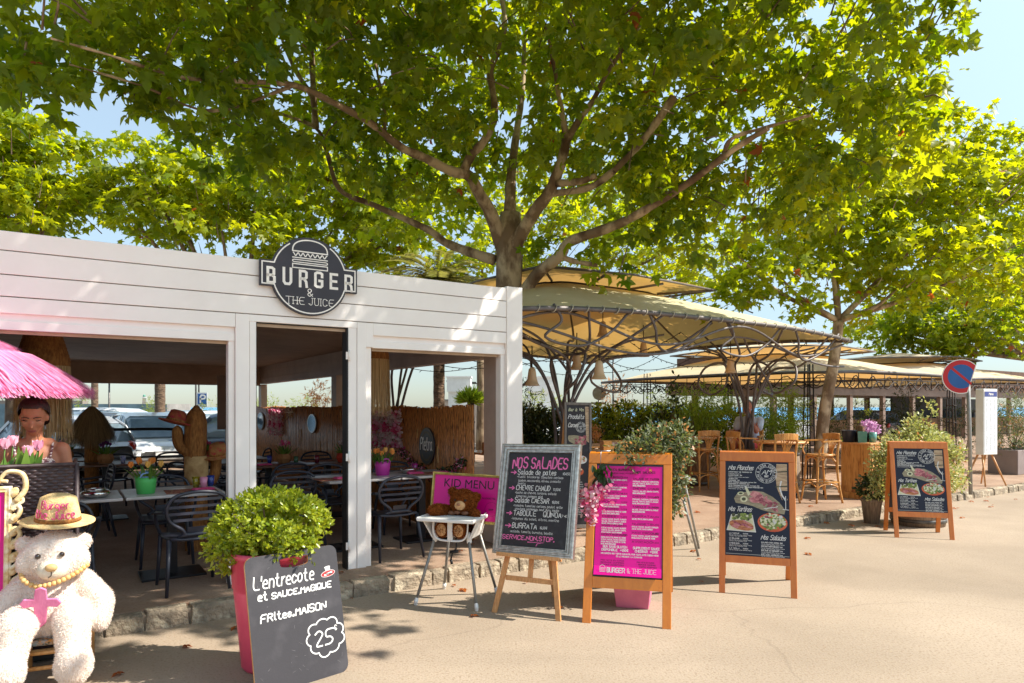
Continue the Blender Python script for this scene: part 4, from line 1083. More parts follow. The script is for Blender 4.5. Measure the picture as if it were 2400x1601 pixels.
    rows = [('ASSORTIMENT DE TERRINES 12€', .38, 1), ('Fromages de pays', .2, 0), ('CHARCUTERIE  19€', .22, 1), ('Jambon, coppa, lonzu, saucisson', .33, 0), ('JAMBON 16€', .15, 1), ('FROMAGES  16€', .18, 1), ('MIXTE TERRINES charcuterie, terrines 20€', .45, 1), ('FROMAGES ET TERRINES 20€', .34, 1), ('MIXTE FROMAGES charcuterie, fromages 20€', .5, 1), ('MIXTE CHARCUTERIE TERRINES FROMAGE 25€', .56, 1), ('Charcuterie, terrine, fromage', .3, 0)]
    for k, (t_, wd, b) in enumerate(rows): write(m, t_, X(.04), Z(.115 + k * .0185), .0075, .0022 if b else .0014, 0, y=yt, soft=0, width=wd * W)
    for u, v, names in ((.055, .785, ('LA TARTUF', 'LA BALANINE', 'LA MONTE CINTO', 'LA NIOLU')), (.565, .865, ('SALADE CASA CORSA 18€', 'SALADE MONTAGNOLA 18€', 'SALADE DU BERGER 17€', 'SALADE JAMBON 17€'))):
        for k, t_ in enumerate(names):
            z = v + k * (.053 if u < .5 else .043)
            write(m, t_, X(u), Z(z), .0085, .0026, 0, y=yt, soft=0, width=(.16 if u < .5 else .33) * W)
            if u < .5: write(m, '13,50€', X(u + .22), Z(z), .008, .0022, 0, y=yt, soft=0, width=.08 * W)
            write(m, 'Pain de campagne grille, tomates, fromage', X(u), Z(z + .016), .006, .0013, 0, y=yt, soft=0, width=.36 * W)
            if k != 3: write(m, 'jambon cru, salade, huile', X(u), Z(z + .028), .006, .0013, 0, y=yt, soft=0, width=.28 * W)
def navyboard(lab, fl, fr, H, lean, spread):
    o, T, hx, v0, v1 = aframe('menu_board', lab, fl, fr, H, lean, spread, MT['redwood'], .052, .325, .065, 'wooden menu boards on the street')
    m = M(); m.T = T; m.box(-hx, hx, .006, .014, v0, v1); m.build('menu_panel', MT['navy'], o)
    m = M(); m.T = T; casa_art(m, hx - .006, v0 + .012, v1 - .01); m.build('menu_print', [MT[x] for x in ART], o)
    m = M(); m.T = T; m.box(-hx + .005, hx - .005, .001, .008, v0 + .012, v0 + .018); m.build('wire_clip', MT['galv'], o)
navyboard('orange wooden A-board with a navy food menu, right beside the magenta one', (1.84, 6.07), (2.455, 5.87), 1.235, .30, .66)
navyboard('orange wooden A-board with a navy food menu, standing before the half-barrel planter', (4.84, 8.63), (5.49, 8.46), 1.20, .26, .52)

# ---- silver framed salad blackboard on an easel
EY = R(-24)
eo = thing('easel', 'wooden tripod easel carrying the silver framed blackboard', 'easel', (.10, 5.36, 0), EY)
a = R(13); T = tiltT(a)
for sg_ in (-1, 1):
    m = M(); m.T = T; m.bar((sg_ * .275, 0.02, 0), (sg_ * .075, .02, 1.25), .042, .022, up=(0, 1, 0)); m.build('leg', MT['beech'], eo, bevel=.003)
m = M(); m.bar((.02, .62, 0), (0.0, .30, 1.2), .04, .022, up=(0, 1, 0)); m.build('rear_leg', MT['beech'], eo, bevel=.003)
m = M(); m.T = T; m.box(-.21, .21, .032, .05, .265, .305); m.build('stretcher', MT['beech'], eo, bevel=.003)
m = M(); m.T = T; m.box(-.02, .02, .034, .052, .305, 1.3); m.build('mast', MT['beech'], eo, bevel=.003)
m = M(); m.T = T; m.box(-.27, .27, -.055, .01, .45, .468); m.box(-.27, .27, -.062, -.048, .45, .482); m.build('ledge', MT['beech'], eo, bevel=.003)
MT['silver'] = mat('silver_moulding', lin(206, 200, 190), lin(160, 154, 146), sc=30, rough=.32, metal=.85, bump=.15, bs=200)
MT['goldmould'] = mat('gold_moulding', lin(206, 190, 110), lin(170, 150, 80), sc=20, rough=.4, metal=.5)
MT['slate'] = mat('chalkboard', lin(34, 30, 34), lin(40, 35, 39), sc=6, rough=.55, c3=lin(52, 48, 52), sc3=14)
FW, FH = .37, .985
def picture_frame(m, w, h, prof, z0=0):
    """mitred moulding; prof = [(inset, y)]"""
    rings = []
    for ins, y in prof:
        rings.append([(-w / 2 + ins, y, z0 + ins), (w / 2 - ins, y, z0 + ins), (w / 2 - ins, y, z0 + h - ins), (-w / 2 + ins, y, z0 + h - ins)])
    for A, B in zip(rings, rings[1:]):
        for k in range(4):
            k2 = (k + 1) % 4; m.add([A[k], A[k2], B[k2], B[k]], [(0, 1, 2, 3)], 0)
bo = thing('framed_blackboard', 'silver framed blackboard of salads in pink and white chalk on the easel', 'blackboard', Vector((.10, 5.36, 0)) + Matrix.Rotation(EY, 3, 'Z') @ (tiltT(R(13)) @ Vector((.03, -.035, .47))), rot=(-R(14), R(-1.0), EY - R(2)))
bw, bh = .70, .905
m = M(); picture_frame(m, bw, bh, [(0, .03), (0, -.012), (.008, -.018), (.018, -.018), (.024, -.006), (.034, -.006), (.038, -.014), (.046, -.014), (.05, .0), (.058, .0), (.062, -.006), (.068, -.006), (.072, .012)]); m.build('frame', MT['silver'], bo)
m = M(); m.box(-bw / 2 + .07, bw / 2 - .07, .010, .02, .07, bh - .07); m.build('board', MT['slate'], bo)
m = M(); rw = random.Random(4); Y = .0085
iw = bw - .15; x0 = -iw / 2 + .03
def cz(v): return bh - .075 - v * (bh - .15)
def line(t_, u, v, h, wd, mi=0, width=None, soft=1, slant=.04, rise=0): write(m, t_, -iw / 2 + u * iw, cz(v), h, wd, mi, y=Y, slant=slant, width=None if width is None else width * iw, soft=soft, jit=.18, rnd=rw, rise=rise)
line('NOS SALADES', .06, .165, .088, .0108, 1, .88)
for v, t_, w_, p_ in ((.235, 'Salade de pates', .62, '16€50'), (.405, 'CHEVRE CHAUD', .55, '17,50€'), (.54, 'Salade CAESAR', .55, '18,00€'), (.68, 'TABOULE   QUINOA', .76, '17€'), (.815, 'BURRATA', .40, '16.50€')):
    k = .16 - v * .03
    line(t_, k, v, .040, .0050, 0, w_); line('→', k - .115, v + .004, .038, .0075, 1, .09)
    line(p_, k + w_ + .05 if len(t_) < 15 else .88, v - .005, .019, .0028, 0, .11)
for v, u, t_, w_ in ((.272, .15, '•fusilli tricolores tomates cerises', .74), (.313, .17, 'jambon, mozzarella, olives, avocats', .68), (.345, .17, 'pesto', .12), (.445, .14, '•buche de chevre, lardons, salade', .66), (.483, .16, 'tomates pommes miel', .43), (.585, .13, '•romaine, tomates cerises, poulet grille', .78), (.62, .16, 'croutons, parmesan, oeuf durs, sauce', .7), (.725, .12, '•legumes du soleil, citron, menthe', .75), (.862, .11, '•salade, tomate, burrata, basilic', .68)):
    line(t_, u, v, .0185, .0022, 0, w_)
line('SERVICE.NON.STOP.', -.005, .935, .033, .0060, 1, .83)
m.stroke([(-.05, cz(.955)), (.09, cz(.95)), (.035, cz(.965)), (.025, cz(.99))], .006, Y, 1)
m.build('chalk_writing', [MT['chalkwhite'], MT['chalkpink']], bo)

# ---- chalkboard leaning on the tall pink pot
c = Vector((-1.232, 4.065, 0)); yaw = math.atan2(.43, .424); lean = math.atan2(.16, .765)
cb = thing('chalkboard', 'grey chalkboard offering entrecote for 25 euros, leaning on the pink pot', 'chalkboard', c, rot=(-lean, 0, yaw))
W_, H_ = .60, .785; rr0 = .05
def rrect(w, h, r, n=6):
    P = []
    for cx, cz_, a0 in ((w / 2 - r, r, -90), (w / 2 - r, h - r, 0), (-w / 2 + r, h - r, 90), (-w / 2 + r, r, 180)):
        for k in range(n + 1):
            t = R(a0 + 90 * k / n); P.append((cx + r * math.cos(t), cz_ + r * math.sin(t)))
    return P
hole = [(-.085 + .185 * (1 - math.cos(math.pi * k / 12)) / 2, H_ - .058 - .024 * math.sin(math.pi * k / 12) ** .6 - .012) for k in range(13)]
hole = hole + [(x, z + .030 + .006 * math.sin((x + .085) / .185 * math.pi)) for x, z in [(h_[0], H_ - .070) for h_ in reversed(hole)]]
outer = rrect(W_, H_, rr0)
i0 = 14                                                    # bridge from the top edge down into the handle slot
poly = outer[:i0 + 1] if False else outer
# rotate the outline so it starts in the middle of the top edge
top = [(0.006, H_)]
k = max(i for i, p in enumerate(outer) if p[1] > H_ - 1e-6 and p[0] > 0)
ring = outer[k + 1:] + outer[:k + 1]
hs = max(range(len(hole)), key=lambda i: hole[i][1] - abs(hole[i][0]) * .5)
hr = hole[hs:] + hole[:hs]
area = sum(hr[i][0] * hr[(i + 1) % len(hr)][1] - hr[(i + 1) % len(hr)][0] * hr[i][1] for i in range(len(hr)))
if area > 0: hr = [hr[0]] + hr[1:][::-1]
poly = [(-.001, H_)] + ring + [(.001, H_)] + [(hr[0][0] + .001, hr[0][1])] + hr[1:] + [(hr[0][0] - .001, hr[0][1])]
MT['slate2'] = mat('worn_chalkboard', lin(56, 53, 57), lin(48, 46, 50), sc=3, rough=.5, c3=lin(66, 63, 67), sc3=6, bump=.04, bs=90)
m = M(); m.prism(poly, 0, .012, 0, 1); m.build('board', [MT['slate2'], MT['pinewood']], cb)
m = M(); rw = random.Random(6); Y = -.002
U = lambda u: -W_ / 2 + u * W_
write(m, "L'entrecote", U(.06), .595, .072, .0085, y=Y, slant=.16, soft=2, width=.385, jit=.1, rnd=rw)
write(m, 'et', U(.10), .530, .046, .009, y=Y, slant=.12, soft=2, width=.055); write(m, 'SAUCE.MAGIQUE', U(.24), .528, .033, .0078, y=Y, slant=.1, soft=1, width=.39, jit=.25, rnd=rw)
write(m, 'FRites.MAISON', U(.11), .405, .042, .0085, y=Y, slant=.1, soft=1, width=.42, jit=.22, rnd=rw)
cl = []
for k in range(9):
    a0 = 2 * math.pi * k / 9; a1 = 2 * math.pi * (k + 1) / 9
    for q in range(7):
        t = a0 + (a1 - a0) * q / 7; b = 1 + .17 * math.sin(math.pi * q / 7) ** .8 * (1 + .3 * math.sin(k * 2.4)); cl.append((U(.775) + .112 * b * math.cos(t), .238 + .098 * b * math.sin(t)))
m.stroke(cl, .0085, Y, closed=True)
write(m, '25', U(.645), .190, .088, .0095, y=Y, slant=.12, soft=2, width=.12); write(m, '€', U(.875), .262, .030, .005, y=Y)
m.build('chalk_writing', MT['chalkwhite'], cb)
m = M()
for k in range(42):
    x, z = rw.uniform(-.27, .27), rw.uniform(.06, .74); t = rw.uniform(-1, 1.6); l = rw.uniform(.006, .03); m.stroke([(x, z), (x + l * math.cos(t), z + l * math.sin(t))], rw.uniform(.0006, .0013), -.0012)
m.build('scratches', mat('scratch_grey', lin(128, 125, 128), rough=.9), cb)
m = M(); m.flat(ell2d(U(.875), .612, .050, .020, .12, 24), -.0012, 0); m.flat(ell2d(U(.875), .612, .047, .0175, .12, 24), -.0016, 1); m.flat([(U(.83), .598), (U(.925), .612), (U(.925), .624), (U(.83), .610)], -.002, 0)
m.flat(ell2d(U(.875), .640, .018, .014, 0, 10), -.0012, 0); m.flat(ell2d(U(.872), .652, .022, .006, .1, 10), -.0014, 0)
write(m, 'Monsieur', U(.845), .605, .010, .0022, 2, y=-.0026, soft=0, width=.05)
m.build('sticker', [MT['chalkwhite'], mat('sticker_red', lin(180, 40, 44), rough=.5), MT['ink']], cb)

# ---- tall pink pot with clipped boxwood
pc = Vector((-1.535, 4.37, 0))
po = thing('plant_pot', 'tall tapered rose pink pot holding the round boxwood', 'pot', pc)
m = M(); m.lathe([(.17, 0), (.185, .02), (.232, .50), (.235, .52), (.24, .522), (.25, .71), (.262, .712), (.266, .735), (.262, .75), (.245, .75), (.235, .70)], n=40); m.build('pot', MT['pinkpot'], po)
m = M(); m.lathe([(0, .69), (.24, .69)], n=32); m.build('soil', MT['soil'], po)
rg = np.random.default_rng(77)
bx = thing('boxwood_bush', 'bright green rounded boxwood bush in the tall pink pot', 'bush', pc + Vector((0, 0, .69)))
bx.scale = (.93, .93, .95)
m = M()
for k in range(16):
    t = k * 2.4; r_ = .1 + .22 * (k % 4) / 3; m.tube(crv([(0, 0, 0), (r_ * .5 * math.cos(t), r_ * .5 * math.sin(t), .15), (r_ * math.cos(t), r_ * math.sin(t), .22 + .1 * (k % 3))], 4), [.012, .004], 5)
m.build('stem', MT['bark2'], bx)
e2 = [(0, 0, .24, .35, .32, .20, 1), (-.12, 0, .20, .28, .28, .19, 1), (.14, -.02, .22, .24, .28, .18, 1), (-.24, -.06, .10, .18, .2, .14, 1), (.06, -.14, .14, .22, .18, .13, 1), (.0, .02, .33, .24, .24, .11, 1), (-.22, -.16, .06, .13, .12, .12, 1), (.2, -.12, .1, .14, .14, .1, 1)]
nc = 1050; C, u = crown_points(rg, e2, nc, shell=.85)
u2 = C - np.array([0, 0, .1]); u2 /= np.linalg.norm(u2, axis=1, keepdims=True); ax = u2 + rg.normal(0, .35, (nc, 3)); ax[:, 2] += .15; ax /= np.linalg.norm(ax, axis=1, keepdims=True)
sub = 11
D = np.repeat(ax, sub, 0) * .75 + rg.normal(0, .6, (nc * sub, 3)); P = np.repeat(C, sub, 0) + np.repeat(ax, sub, 0) * rg.uniform(-.012, .03, (nc * sub, 1)) + rg.normal(0, .006, (nc * sub, 3))
Nn = np.repeat(ax, sub, 0) + rg.normal(0, .35, (nc * sub, 3))
link('foliage', leafmesh('foliage', P, D, Nn, rg.uniform(.026, .044, nc * sub), OVAL, [MT['box']], rg), bx)

# ---- highchair, brown teddy bear, kid menu
hc = thing('highchair', 'white plastic highchair on splayed grey legs beside the easel', 'highchair', (-.46, 5.86, 0), R(-18))
legs = [(-.27, -.27, .565, -.15, -.14), (.27, -.27, .565, .15, -.14), (-.25, .27, .565, -.14, .13), (.25, .27, .565, .14, .13)]
for x, y, z, tx, ty in legs:
    m = M(); m.tube([(x, y, .03), (tx, ty, z)], .0125, 10); l = m.build('leg', MT['galv'], hc)
    m = M(); m.cap((x * 1.005, y * 1.005, .012), (x * .985, y * .985, .05), .017, .0165, 10); m.build('foot', MT['white'], l)
m = M()
m.prism([(-.25, .705), (.25, .705), (.258, .725), (.25, .74), (.235, .732), (-.235, .732), (-.25, .74), (-.258, .725)], -.30, .04)
m.build('tray', MT['white'], hc, bevel=.006)
m = M()
def shell(pts, th=.008):
    pass
# bucket seat: floor, back, two flared sides, front rail with the crotch post
m.box(-.15, .15, -.12, .15, .555, .567)
m.add([(-.16, .14, .56), (.16, .14, .56), (.17, .18, .80), (-.17, .18, .80), (-.16, .155, .56), (.16, .155, .56), (.17, .195, .80), (-.17, .195, .80)], [(0, 1, 2, 3), (7, 6, 5, 4), (0, 4, 5, 1), (3, 2, 6, 7), (0, 3, 7, 4), (1, 5, 6, 2)])
for sg_ in (-1, 1):
    m.add([(sg_ * .16, -.17, .55), (sg_ * .15, .15, .55), (sg_ * .19, .17, .735), (sg_ * .235, -.20, .70), (sg_ * .172, -.17, .55), (sg_ * .162, .15, .55), (sg_ * .202, .17, .735), (sg_ * .247, -.20, .70)], [(0, 1, 2, 3), (7, 6, 5, 4), (0, 4, 5, 1), (3, 2, 6, 7), (0, 3, 7, 4), (1, 5, 6, 2)])
    m.cap((sg_ * .155, -.14, .53), (sg_ * .15, -.135, .585), .022, .024, 10)
m.tube(crv([(-.155, -.17, .70), (-.15, -.18, .60), (-.11, -.18, .545), (0, -.18, .535), (.11, -.18, .545), (.15, -.18, .60), (.155, -.17, .70)], 6), .011, 8, flat=.6)
m.box(-.022, .022, -.19, -.172, .54, .705)
m.build('seat_shell', MT['white'], hc, bevel=.004)
m = M(); m.tube(crv([(.02, -.1, .555), (.03, -.12, .47), (.0, -.13, .42), (-.015, -.13, .37)], 5), .007, 6, flat=.4); m.tube([(-.02, -.13, .43), (.05, -.13, .44)], .013, 8); m.tube([(-.015, -.13, .37), (-.005, -.13, .33)], .012, 8); m.build('strap', MT['black'], hc)

def furry(me, n, length, mats, rng, width=.35, name='body', lie=.5, down=.4):
    """the skin plus thousands of short tapering tufts standing on it, joined as one mesh"""
    nv = len(me.vertices); co = np.empty(nv * 3, np.float32); me.vertices.foreach_get('co', co); co = co.reshape(-1, 3)
    me.calc_loop_triangles(); nt = len(me.loop_triangles); tri = np.empty(nt * 3, np.int32); me.loop_triangles.foreach_get('vertices', tri); tri = tri.reshape(-1, 3)
    A, B, Cc = co[tri[:, 0]], co[tri[:, 1]], co[tri[:, 2]]
    nr = np.cross(B - A, Cc - A); ar = np.linalg.norm(nr, axis=1); nr = nr / (ar[:, None] + 1e-12)
    k = rng.choice(nt, n, p=ar / ar.sum()); a = rng.random((n, 2)); f = a.sum(1) > 1; a[f] = 1 - a[f]
    P = A[k] + (B[k] - A[k]) * a[:, :1] + (Cc[k] - A[k]) * a[:, 1:]
    d = nr[k] + rng.normal(0, lie, (n, 3)); d[:, 2] -= down; d /= np.linalg.norm(d, axis=1, keepdims=True)
    s_ = np.cross(d, rng.normal(0, 1, (n, 3))); s_ /= np.linalg.norm(s_, axis=1, keepdims=True)
    L_ = length * rng.uniform(.5, 1.2, n)[:, None]
    V = np.stack([P - s_ * L_ * width - nr[k] * .002, P + s_ * L_ * width - nr[k] * .002, P + d * L_], 1).reshape(-1, 3)
    allV = np.concatenate([co, V]); allF = np.concatenate([tri, np.arange(3 * n).reshape(-1, 3) + nv])
    rnd = np.concatenate([np.full(nv, .5), np.repeat(rng.random(n), 3)])
    return npmesh(name, allV, allF, mats, attr=rnd, smooth=True)
def furmat(name, c, c2):
    m = leafmat(name, c, c2, c, c2, .18, rough=.9, spec=.1)
    return m
MT['brownfur'] = furmat('brown_fur', lin(120, 62, 24), lin(164, 92, 42)); MT['tanfur'] = mat('tan_plush', lin(214, 168, 118), lin(196, 148, 100), sc=30, rough=.9, bump=.2, bs=150)
tb = thing('teddy_bear', 'brown curly teddy bear slumped in the white highchair', 'teddy bear', Vector((-.46, 5.86, 0)) + Matrix.Rotation(R(-18), 3, 'Z') @ Vector((0, 0, 0)), R(-18))
m = M()
m.ball((.01, .03, .67), (.12, .10, .14)); m.ball((.06, -.03, .845), (.118, .105, .105), rot=Matrix.Rotation(R(12), 3, 'Y')); m.ball((-.055, -.0, .925), .037); m.ball((.165, -.0, .885), .037)
m.cap((-.07, -.0, .75), (-.145, -.12, .775), .05, .055, 10); m.ball((-.165, -.14, .775), (.055, .05, .045)); m.cap((.1, 0, .74), (.19, -.08, .75), .045, .04)
for sg_ in (-1, 1):
    m.cap((sg_ * .06, 0, .60), (sg_ * .075, -.15, .625), .055, .055); m.ball((sg_ * .078, -.165, .625), (.062, .03, .068))
body = blob(m, .012, MT['brownfur'], 4)
rg = np.random.default_rng(5)
link('body', furry(body, 15000, .016, [MT['brownfur']], rg, .3, down=.15), tb); bpy.data.meshes.remove(body)
m = M(); m.ball((.065, -.125, .825), (.048, .034, .04), 16, 10); m.build('muzzle', MT['tanfur'], tb)
m = M(); m.ball((.066, -.160, .838), (.017, .012, .011)); m.build('nose', mat('brown_nose', lin(150, 100, 70), rough=.4), tb)
for x in (.02, .112):
    m = M(); m.ball((x, -.122, .868), .010); m.build('eye', MT['black'], tb)
for sg_ in (-1, 1):
    m = M(); m.ball((sg_ * .078, -.186, .622), (.045, .014, .052), 14, 8); f_ = m.build('paw_pad', MT['tanfur'], tb)
m = M(); m.ball((.035, -.11, .765), (.03, .02, .016)); m.ball((-.02, -.10, .755), (.035, .02, .018)); m.ball((.10, -.10, .76), (.035, .02, .018)); m.build('bow', mat('brown_ribbon', lin(120, 74, 46), rough=.5), tb)

km = thing('kid_menu', 'magenta kid menu in a thin gold frame on the highchair', 'framed menu', Vector((-.46, 5.86, 0)) + Matrix.Rotation(R(-18), 3, 'Z') @ Vector((.02, .125, .64)), rot=(-R(8), R(1.5), R(-18)))
kw, kh = .70, .425
m = M(); picture_frame(m, kw, kh, [(0, .02), (0, -.008), (.006, -.014), (.014, -.008), (.018, -.010), (.024, .004)]); m.build('frame', MT['goldmould'], km)
m = M(); m.box(-kw / 2 + .02, kw / 2 - .02, .003, .012, .02, kh - .02); m.build('menu_sheet', MT['magenta'], km)
m = M(); fonttext(m, 'KID MENU', .105, 0, .0015, .0, kh - .125, bold=0, sx=.98)
write(m, 'STEAK HACHE', -.19, .215, .012, .002, y=.0015, soft=0, width=.1); write(m, 'OU NUGGETS', .09, .215, .012, .002, y=.0015, soft=0, width=.16); write(m, 'SIROP', .2, .12, .012, .002, y=.0015, soft=0); m.stroke(ell2d(.225, .13, .06, .06, n=24), .0015, .0015, closed=True)
m.build('printed_text', MT['ink'], km)

# ---- folded grey stand behind the magenta board
fs = thing('folding_stand', 'folded grey metal stand with two thin legs behind the magenta board', 'stand', (2.06, 7.54, 0))
for p, q in (((0, 0, 0), (-.22, .05, .86)), ((.12, .42, 0), (-.14, .10, .86)), ((-.62, .02, 0), (-.32, .06, .86)), ((-.56, .45, 0), (-.26, .12, .86))):
    m = M(); m.tube([p, q], .014, 8); m.build('leg', MT['galv'], fs)
m = M(); m.box(-.42, -.08, .02, .14, .84, .88); m.bar((-.2, .04, .8), (-.14, .04, .62), .05, .012); m.build('head_bracket', MT['white'], fs)

# ---- tall slim wine bar blackboard
sb = thing('wine_blackboard', 'tall slim grey framed wine bar blackboard behind the salad board', 'blackboard', (.775, 8.0, TZ), rot=(-R(4), R(1), R(8)))
m = M(); m.box(-.165, -.138, 0, .03, 0, 1.58); m.box(.138, .165, 0, .03, 0, 1.58); m.box(-.138, .138, 0, .03, 1.548, 1.58); m.box(-.138, .138, 0, .03, .1, .14); m.build('frame', mat('grey_wood', lin(130, 122, 114), lin(104, 96, 90), sc=8, rough=.7, stretch=(8, 8, 1)), sb, bevel=.003)
m = M(); m.box(-.138, .138, .012, .02, .14, 1.548); m.build('board', MT['slate'], sb)
for sg_ in (-1, 1):
    m = M(); m.bar((sg_ * .15, .5, 0), (sg_ * .15, .05, 1.5), .025, .02); m.build('rear_leg', MT['beech'], sb)
m = M(); r_ = random.Random(3)
write(m, 'Bar à Vin', -.115, 1.475, .036, .005, 9, y=.0105, slant=.25, soft=2, width=.18); write(m, 'Produits', -.12, 1.385, .05, .0065, 0, y=.0105, slant=.25, soft=2, width=.19); write(m, 'Corses', -.12, 1.285, .05, .0065, 0, y=.0105, slant=.25, soft=2, width=.12)
logo_roundel(m, .035, 1.285, .062, .0105)
m.flat([(.085, 1.53), (.13, 1.53), (.135, 1.1), (.1, 1.13), (.095, 1.3)], .0112, 4)
m.flat(ell2d(-.01, 1.13, .12, .055, -.3, 16, .06, r_), .0108, 3)
for k in range(26): m.flat(ell2d(r_.uniform(-.03, .1), 1.13 + r_.uniform(-.05, .045), .018, .012, r_.uniform(-1, 1), 7, .2, r_), .0102 - k * .0001, 2 if k % 3 else 1)
for cx, cz_, q in ((-.07, .93, 8), (.04, .9, 6), (.0, .76, 8)):
    m.flat(ell2d(cx, cz_, .07, .05, 0, 16), .0108, q)
    for k in range(14): m.flat(ell2d(cx + r_.uniform(-.045, .045), cz_ + r_.uniform(-.03, .03), .014, .01, 0, 6, .2, r_), .0102 - k * .0001, r_.choice([9, 5, 7, 2]))
for k in range(16): write(m, 'Salade, tomate, fromage', -.11, .66 - k * .027, .011, .002, 0, y=.0105, soft=0, width=r_.uniform(.12, .22))
m.build('menu_print', [MT[x] for x in ART], sb)
# ------------------------------------------------------------------ dining room furniture
def chair_proto():
    o = thing('dining_chair', 'x', 'chair', (0, 0, 0), 0, 'dark slatted armchairs of the burger restaurant')
    A_ = MT['anthra']
    for sx in (-1, 1):
        m = M(); m.tube([(sx * .20, .20, .43), (sx * .225, .225, 0)], [.019, .013], 9); m.build('leg', A_, o)
        m = M(); m.tube([(sx * .205, -.17, .44), (sx * .24, -.265, 0)], [.020, .013], 9); m.build('leg', A_, o)
        m = M(); m.tube(crv([(sx * .205, .19, .44), (sx * .245, .15, .55), (sx * .262, .06, .635), (sx * .262, -.08, .655), (sx * .245, -.2, .67)], 5), .0145, 8); m.build('arm', A_, o)
    m = M()
    n = 12
    for i in range(n + 1):
        pass
    P = []
    for z0 in (.43, .452):
        for j in range(9):
            y = -.20 + .43 * j / 8; w_ = .215 - .02 * abs(j - 5) / 5
            zz = z0 - .012 * math.sin(math.pi * j / 8) - (.016 if j == 8 else 0)
            P += [(-w_, y, zz + .006), (-w_ * .5, y, zz - .006), (0, y, zz - .008), (w_ * .5, y, zz - .006), (w_, y, zz + .006)]
    F = []
    for l in range(2):
        for j in range(8):
            for i in range(4):
                a = l * 45 + j * 5 + i; q = (a, a + 1, a + 6, a + 5); F.append(q if l else q[::-1])
    edge = [0, 1, 2, 3, 4] + [4 + 5 * j for j in range(1, 9)] + [43 - i for i in range(0, 4)] + [5 * j for j in range(7, 0, -1)]
    for i in range(len(edge)):
        a, b = edge[i], edge[(i + 1) % len(edge)]; F.append((a, b, b + 45, a + 45))
    m.add(P, F, 0, True); m.build('seat', A_, o)
    m = M()
    yb = lambda z: -.20 - (z - .45) * .17
    ring = [(.09, .475), (.115, .52), (.20, .585), (.235, .66), (.225, .74), (.16, .805), (0, .83)]
    R_ = ring + [(-x, z) for x, z in reversed(ring[:-1])]
    m.tube(crv([(x, yb(z), z) for x, z in R_], 5), .0145, 8)
    m.tube(crv([(-.14, -.17, .455), (-.09, yb(.475), .475), (0, yb(.47) + .004, .475), (.09, yb(.475), .475), (.14, -.17, .455)], 5), .016, 8)
    for z, hw in ((.60, .185), (.655, .225), (.71, .225), (.765, .185)):
        m.bar((-hw, yb(z), z), (0, yb(z) - .012, z), .010, .022); m.bar((0, yb(z) - .012, z), (hw, yb(z), z), .010, .022)
    m.add([(-.07, yb(.48) + .01, .47), (.07, yb(.48) + .01, .47), (.075, yb(.535), .54), (-.075, yb(.535), .54)], [(0, 1, 2, 3)], 0)
    m.build('backrest', A_, o)
    return o
CH = chair_proto(); used_ch = [False]
def chair(s, t, rot, lab):
    l = S(s, t, TZ); rz = ANG + R(rot)
    if not used_ch[0]:
        CH.location = l; CH.rotation_euler = (0, 0, rz); CH['label'] = lab; used_ch[0] = True; return CH
    return tree_copy(CH, l, rz, lab)
chair(-1.48, .16, 4, 'dark armchair with its back to the street, right one at the green bucket table')
chair(-2.42, .10, -6, 'dark armchair with its back to the street, just behind the white bear')
chair(-1.55, 1.28, 178, 'dark armchair facing the street behind the green bucket table')
chair(-2.55, 1.3, 184, 'dark armchair facing the street behind the silver bowl')
chair(.42, .36, 2, 'dark armchair with its back to the street at the pink bucket table')
chair(.25, 1.62, 180, 'dark armchair facing the street behind the pink bucket')
chair(1.05, 1.62, 172, 'dark armchair against the bamboo behind the silver tray')
chair(-.34, .98, 176, 'dark armchair seen through the doorway, turned to the street at the corner table')
chair(-.08, 2.55, 8, 'dark armchair in the doorway gloom with its back to the street, before the long table')
chair(-.62, 2.6, -20, 'dark armchair deep left in the doorway, seat catching light')
chair(.9, 4.1, 180, 'dark armchair facing out behind the long table near the inner post')
chair(-.3, 5.1, 30, 'dark armchair with a shining slatted back under the far flower panel')
chair(.25, 5.7, 60, 'dark armchair with a shining slatted back, left of the mirror')
chair(-2.6, 2.7, 75, 'dark armchair turned sideways behind the wicker stand')
chair(-2.15, 3.3, 95, 'dark armchair turned sideways, left of the straw cactus')
chair(-1.75, 5.6, 10, 'dark armchair among the far tables left of the straw palm')
chair(-.95, 3.4, -60, 'dark armchair to the right of the straw cactus')
chair(-.55, 4.4, -80, 'dark armchair behind the cactus hat on the right')
chair(-.9, 5.6, -20, 'dark armchair by the far table at the white post')
chair(-2.4, 6.4, 20, 'dark armchair farthest left among the potted flower tables')

MT['tabletop'] = mat('grey_tabletop', lin(196, 190, 186), lin(176, 170, 166), sc=8, rough=.3, spec=.5)
MT['darktop'] = mat('brown_tabletop', lin(120, 84, 62), lin(98, 66, 50), sc=8, rough=.35)
def table_proto(nm, top):
    o = thing(nm, 'x', 'table', (0, 0, 0), 0, 'dining tables of the burger restaurant')
    m = M(); m.box(-.39, .39, -.35, .35, .735, .76); m.build('tabletop', MT[top], o, bevel=.006)
    m = M(); m.box(-.04, .04, -.04, .04, .02, .735); m.build('column', MT['blackmetal'], o)
    m = M(); m.box(-.26, .26, -.2, .2, 0, .02); m.build('base', MT['blackmetal'], o, bevel=.004)
    return o
TB = table_proto('dining_table', 'tabletop'); TB2 = table_proto('dining_table', 'darktop'); used_tb = {}
def table(pr, s, t, lab, rot=0, sc=None):
    l = S(s, t, TZ); rz = ANG + R(rot)
    if pr not in used_tb:
        pr.location = l; pr.rotation_euler = (0, 0, rz); pr['label'] = lab; used_tb[pr] = 1
        KIDS[pr.name] = [(c, list(c.children)) for c in pr.children]
        return pr
    return tree_copy(pr, l, rz, lab)
table(TB, -1.56, .72, 'grey topped table under the green bucket')
table(TB, -2.36, .72, 'grey topped table with the silver bowl, behind the white bear')
table(TB, .26, .98, 'grey topped table under the pink bucket')
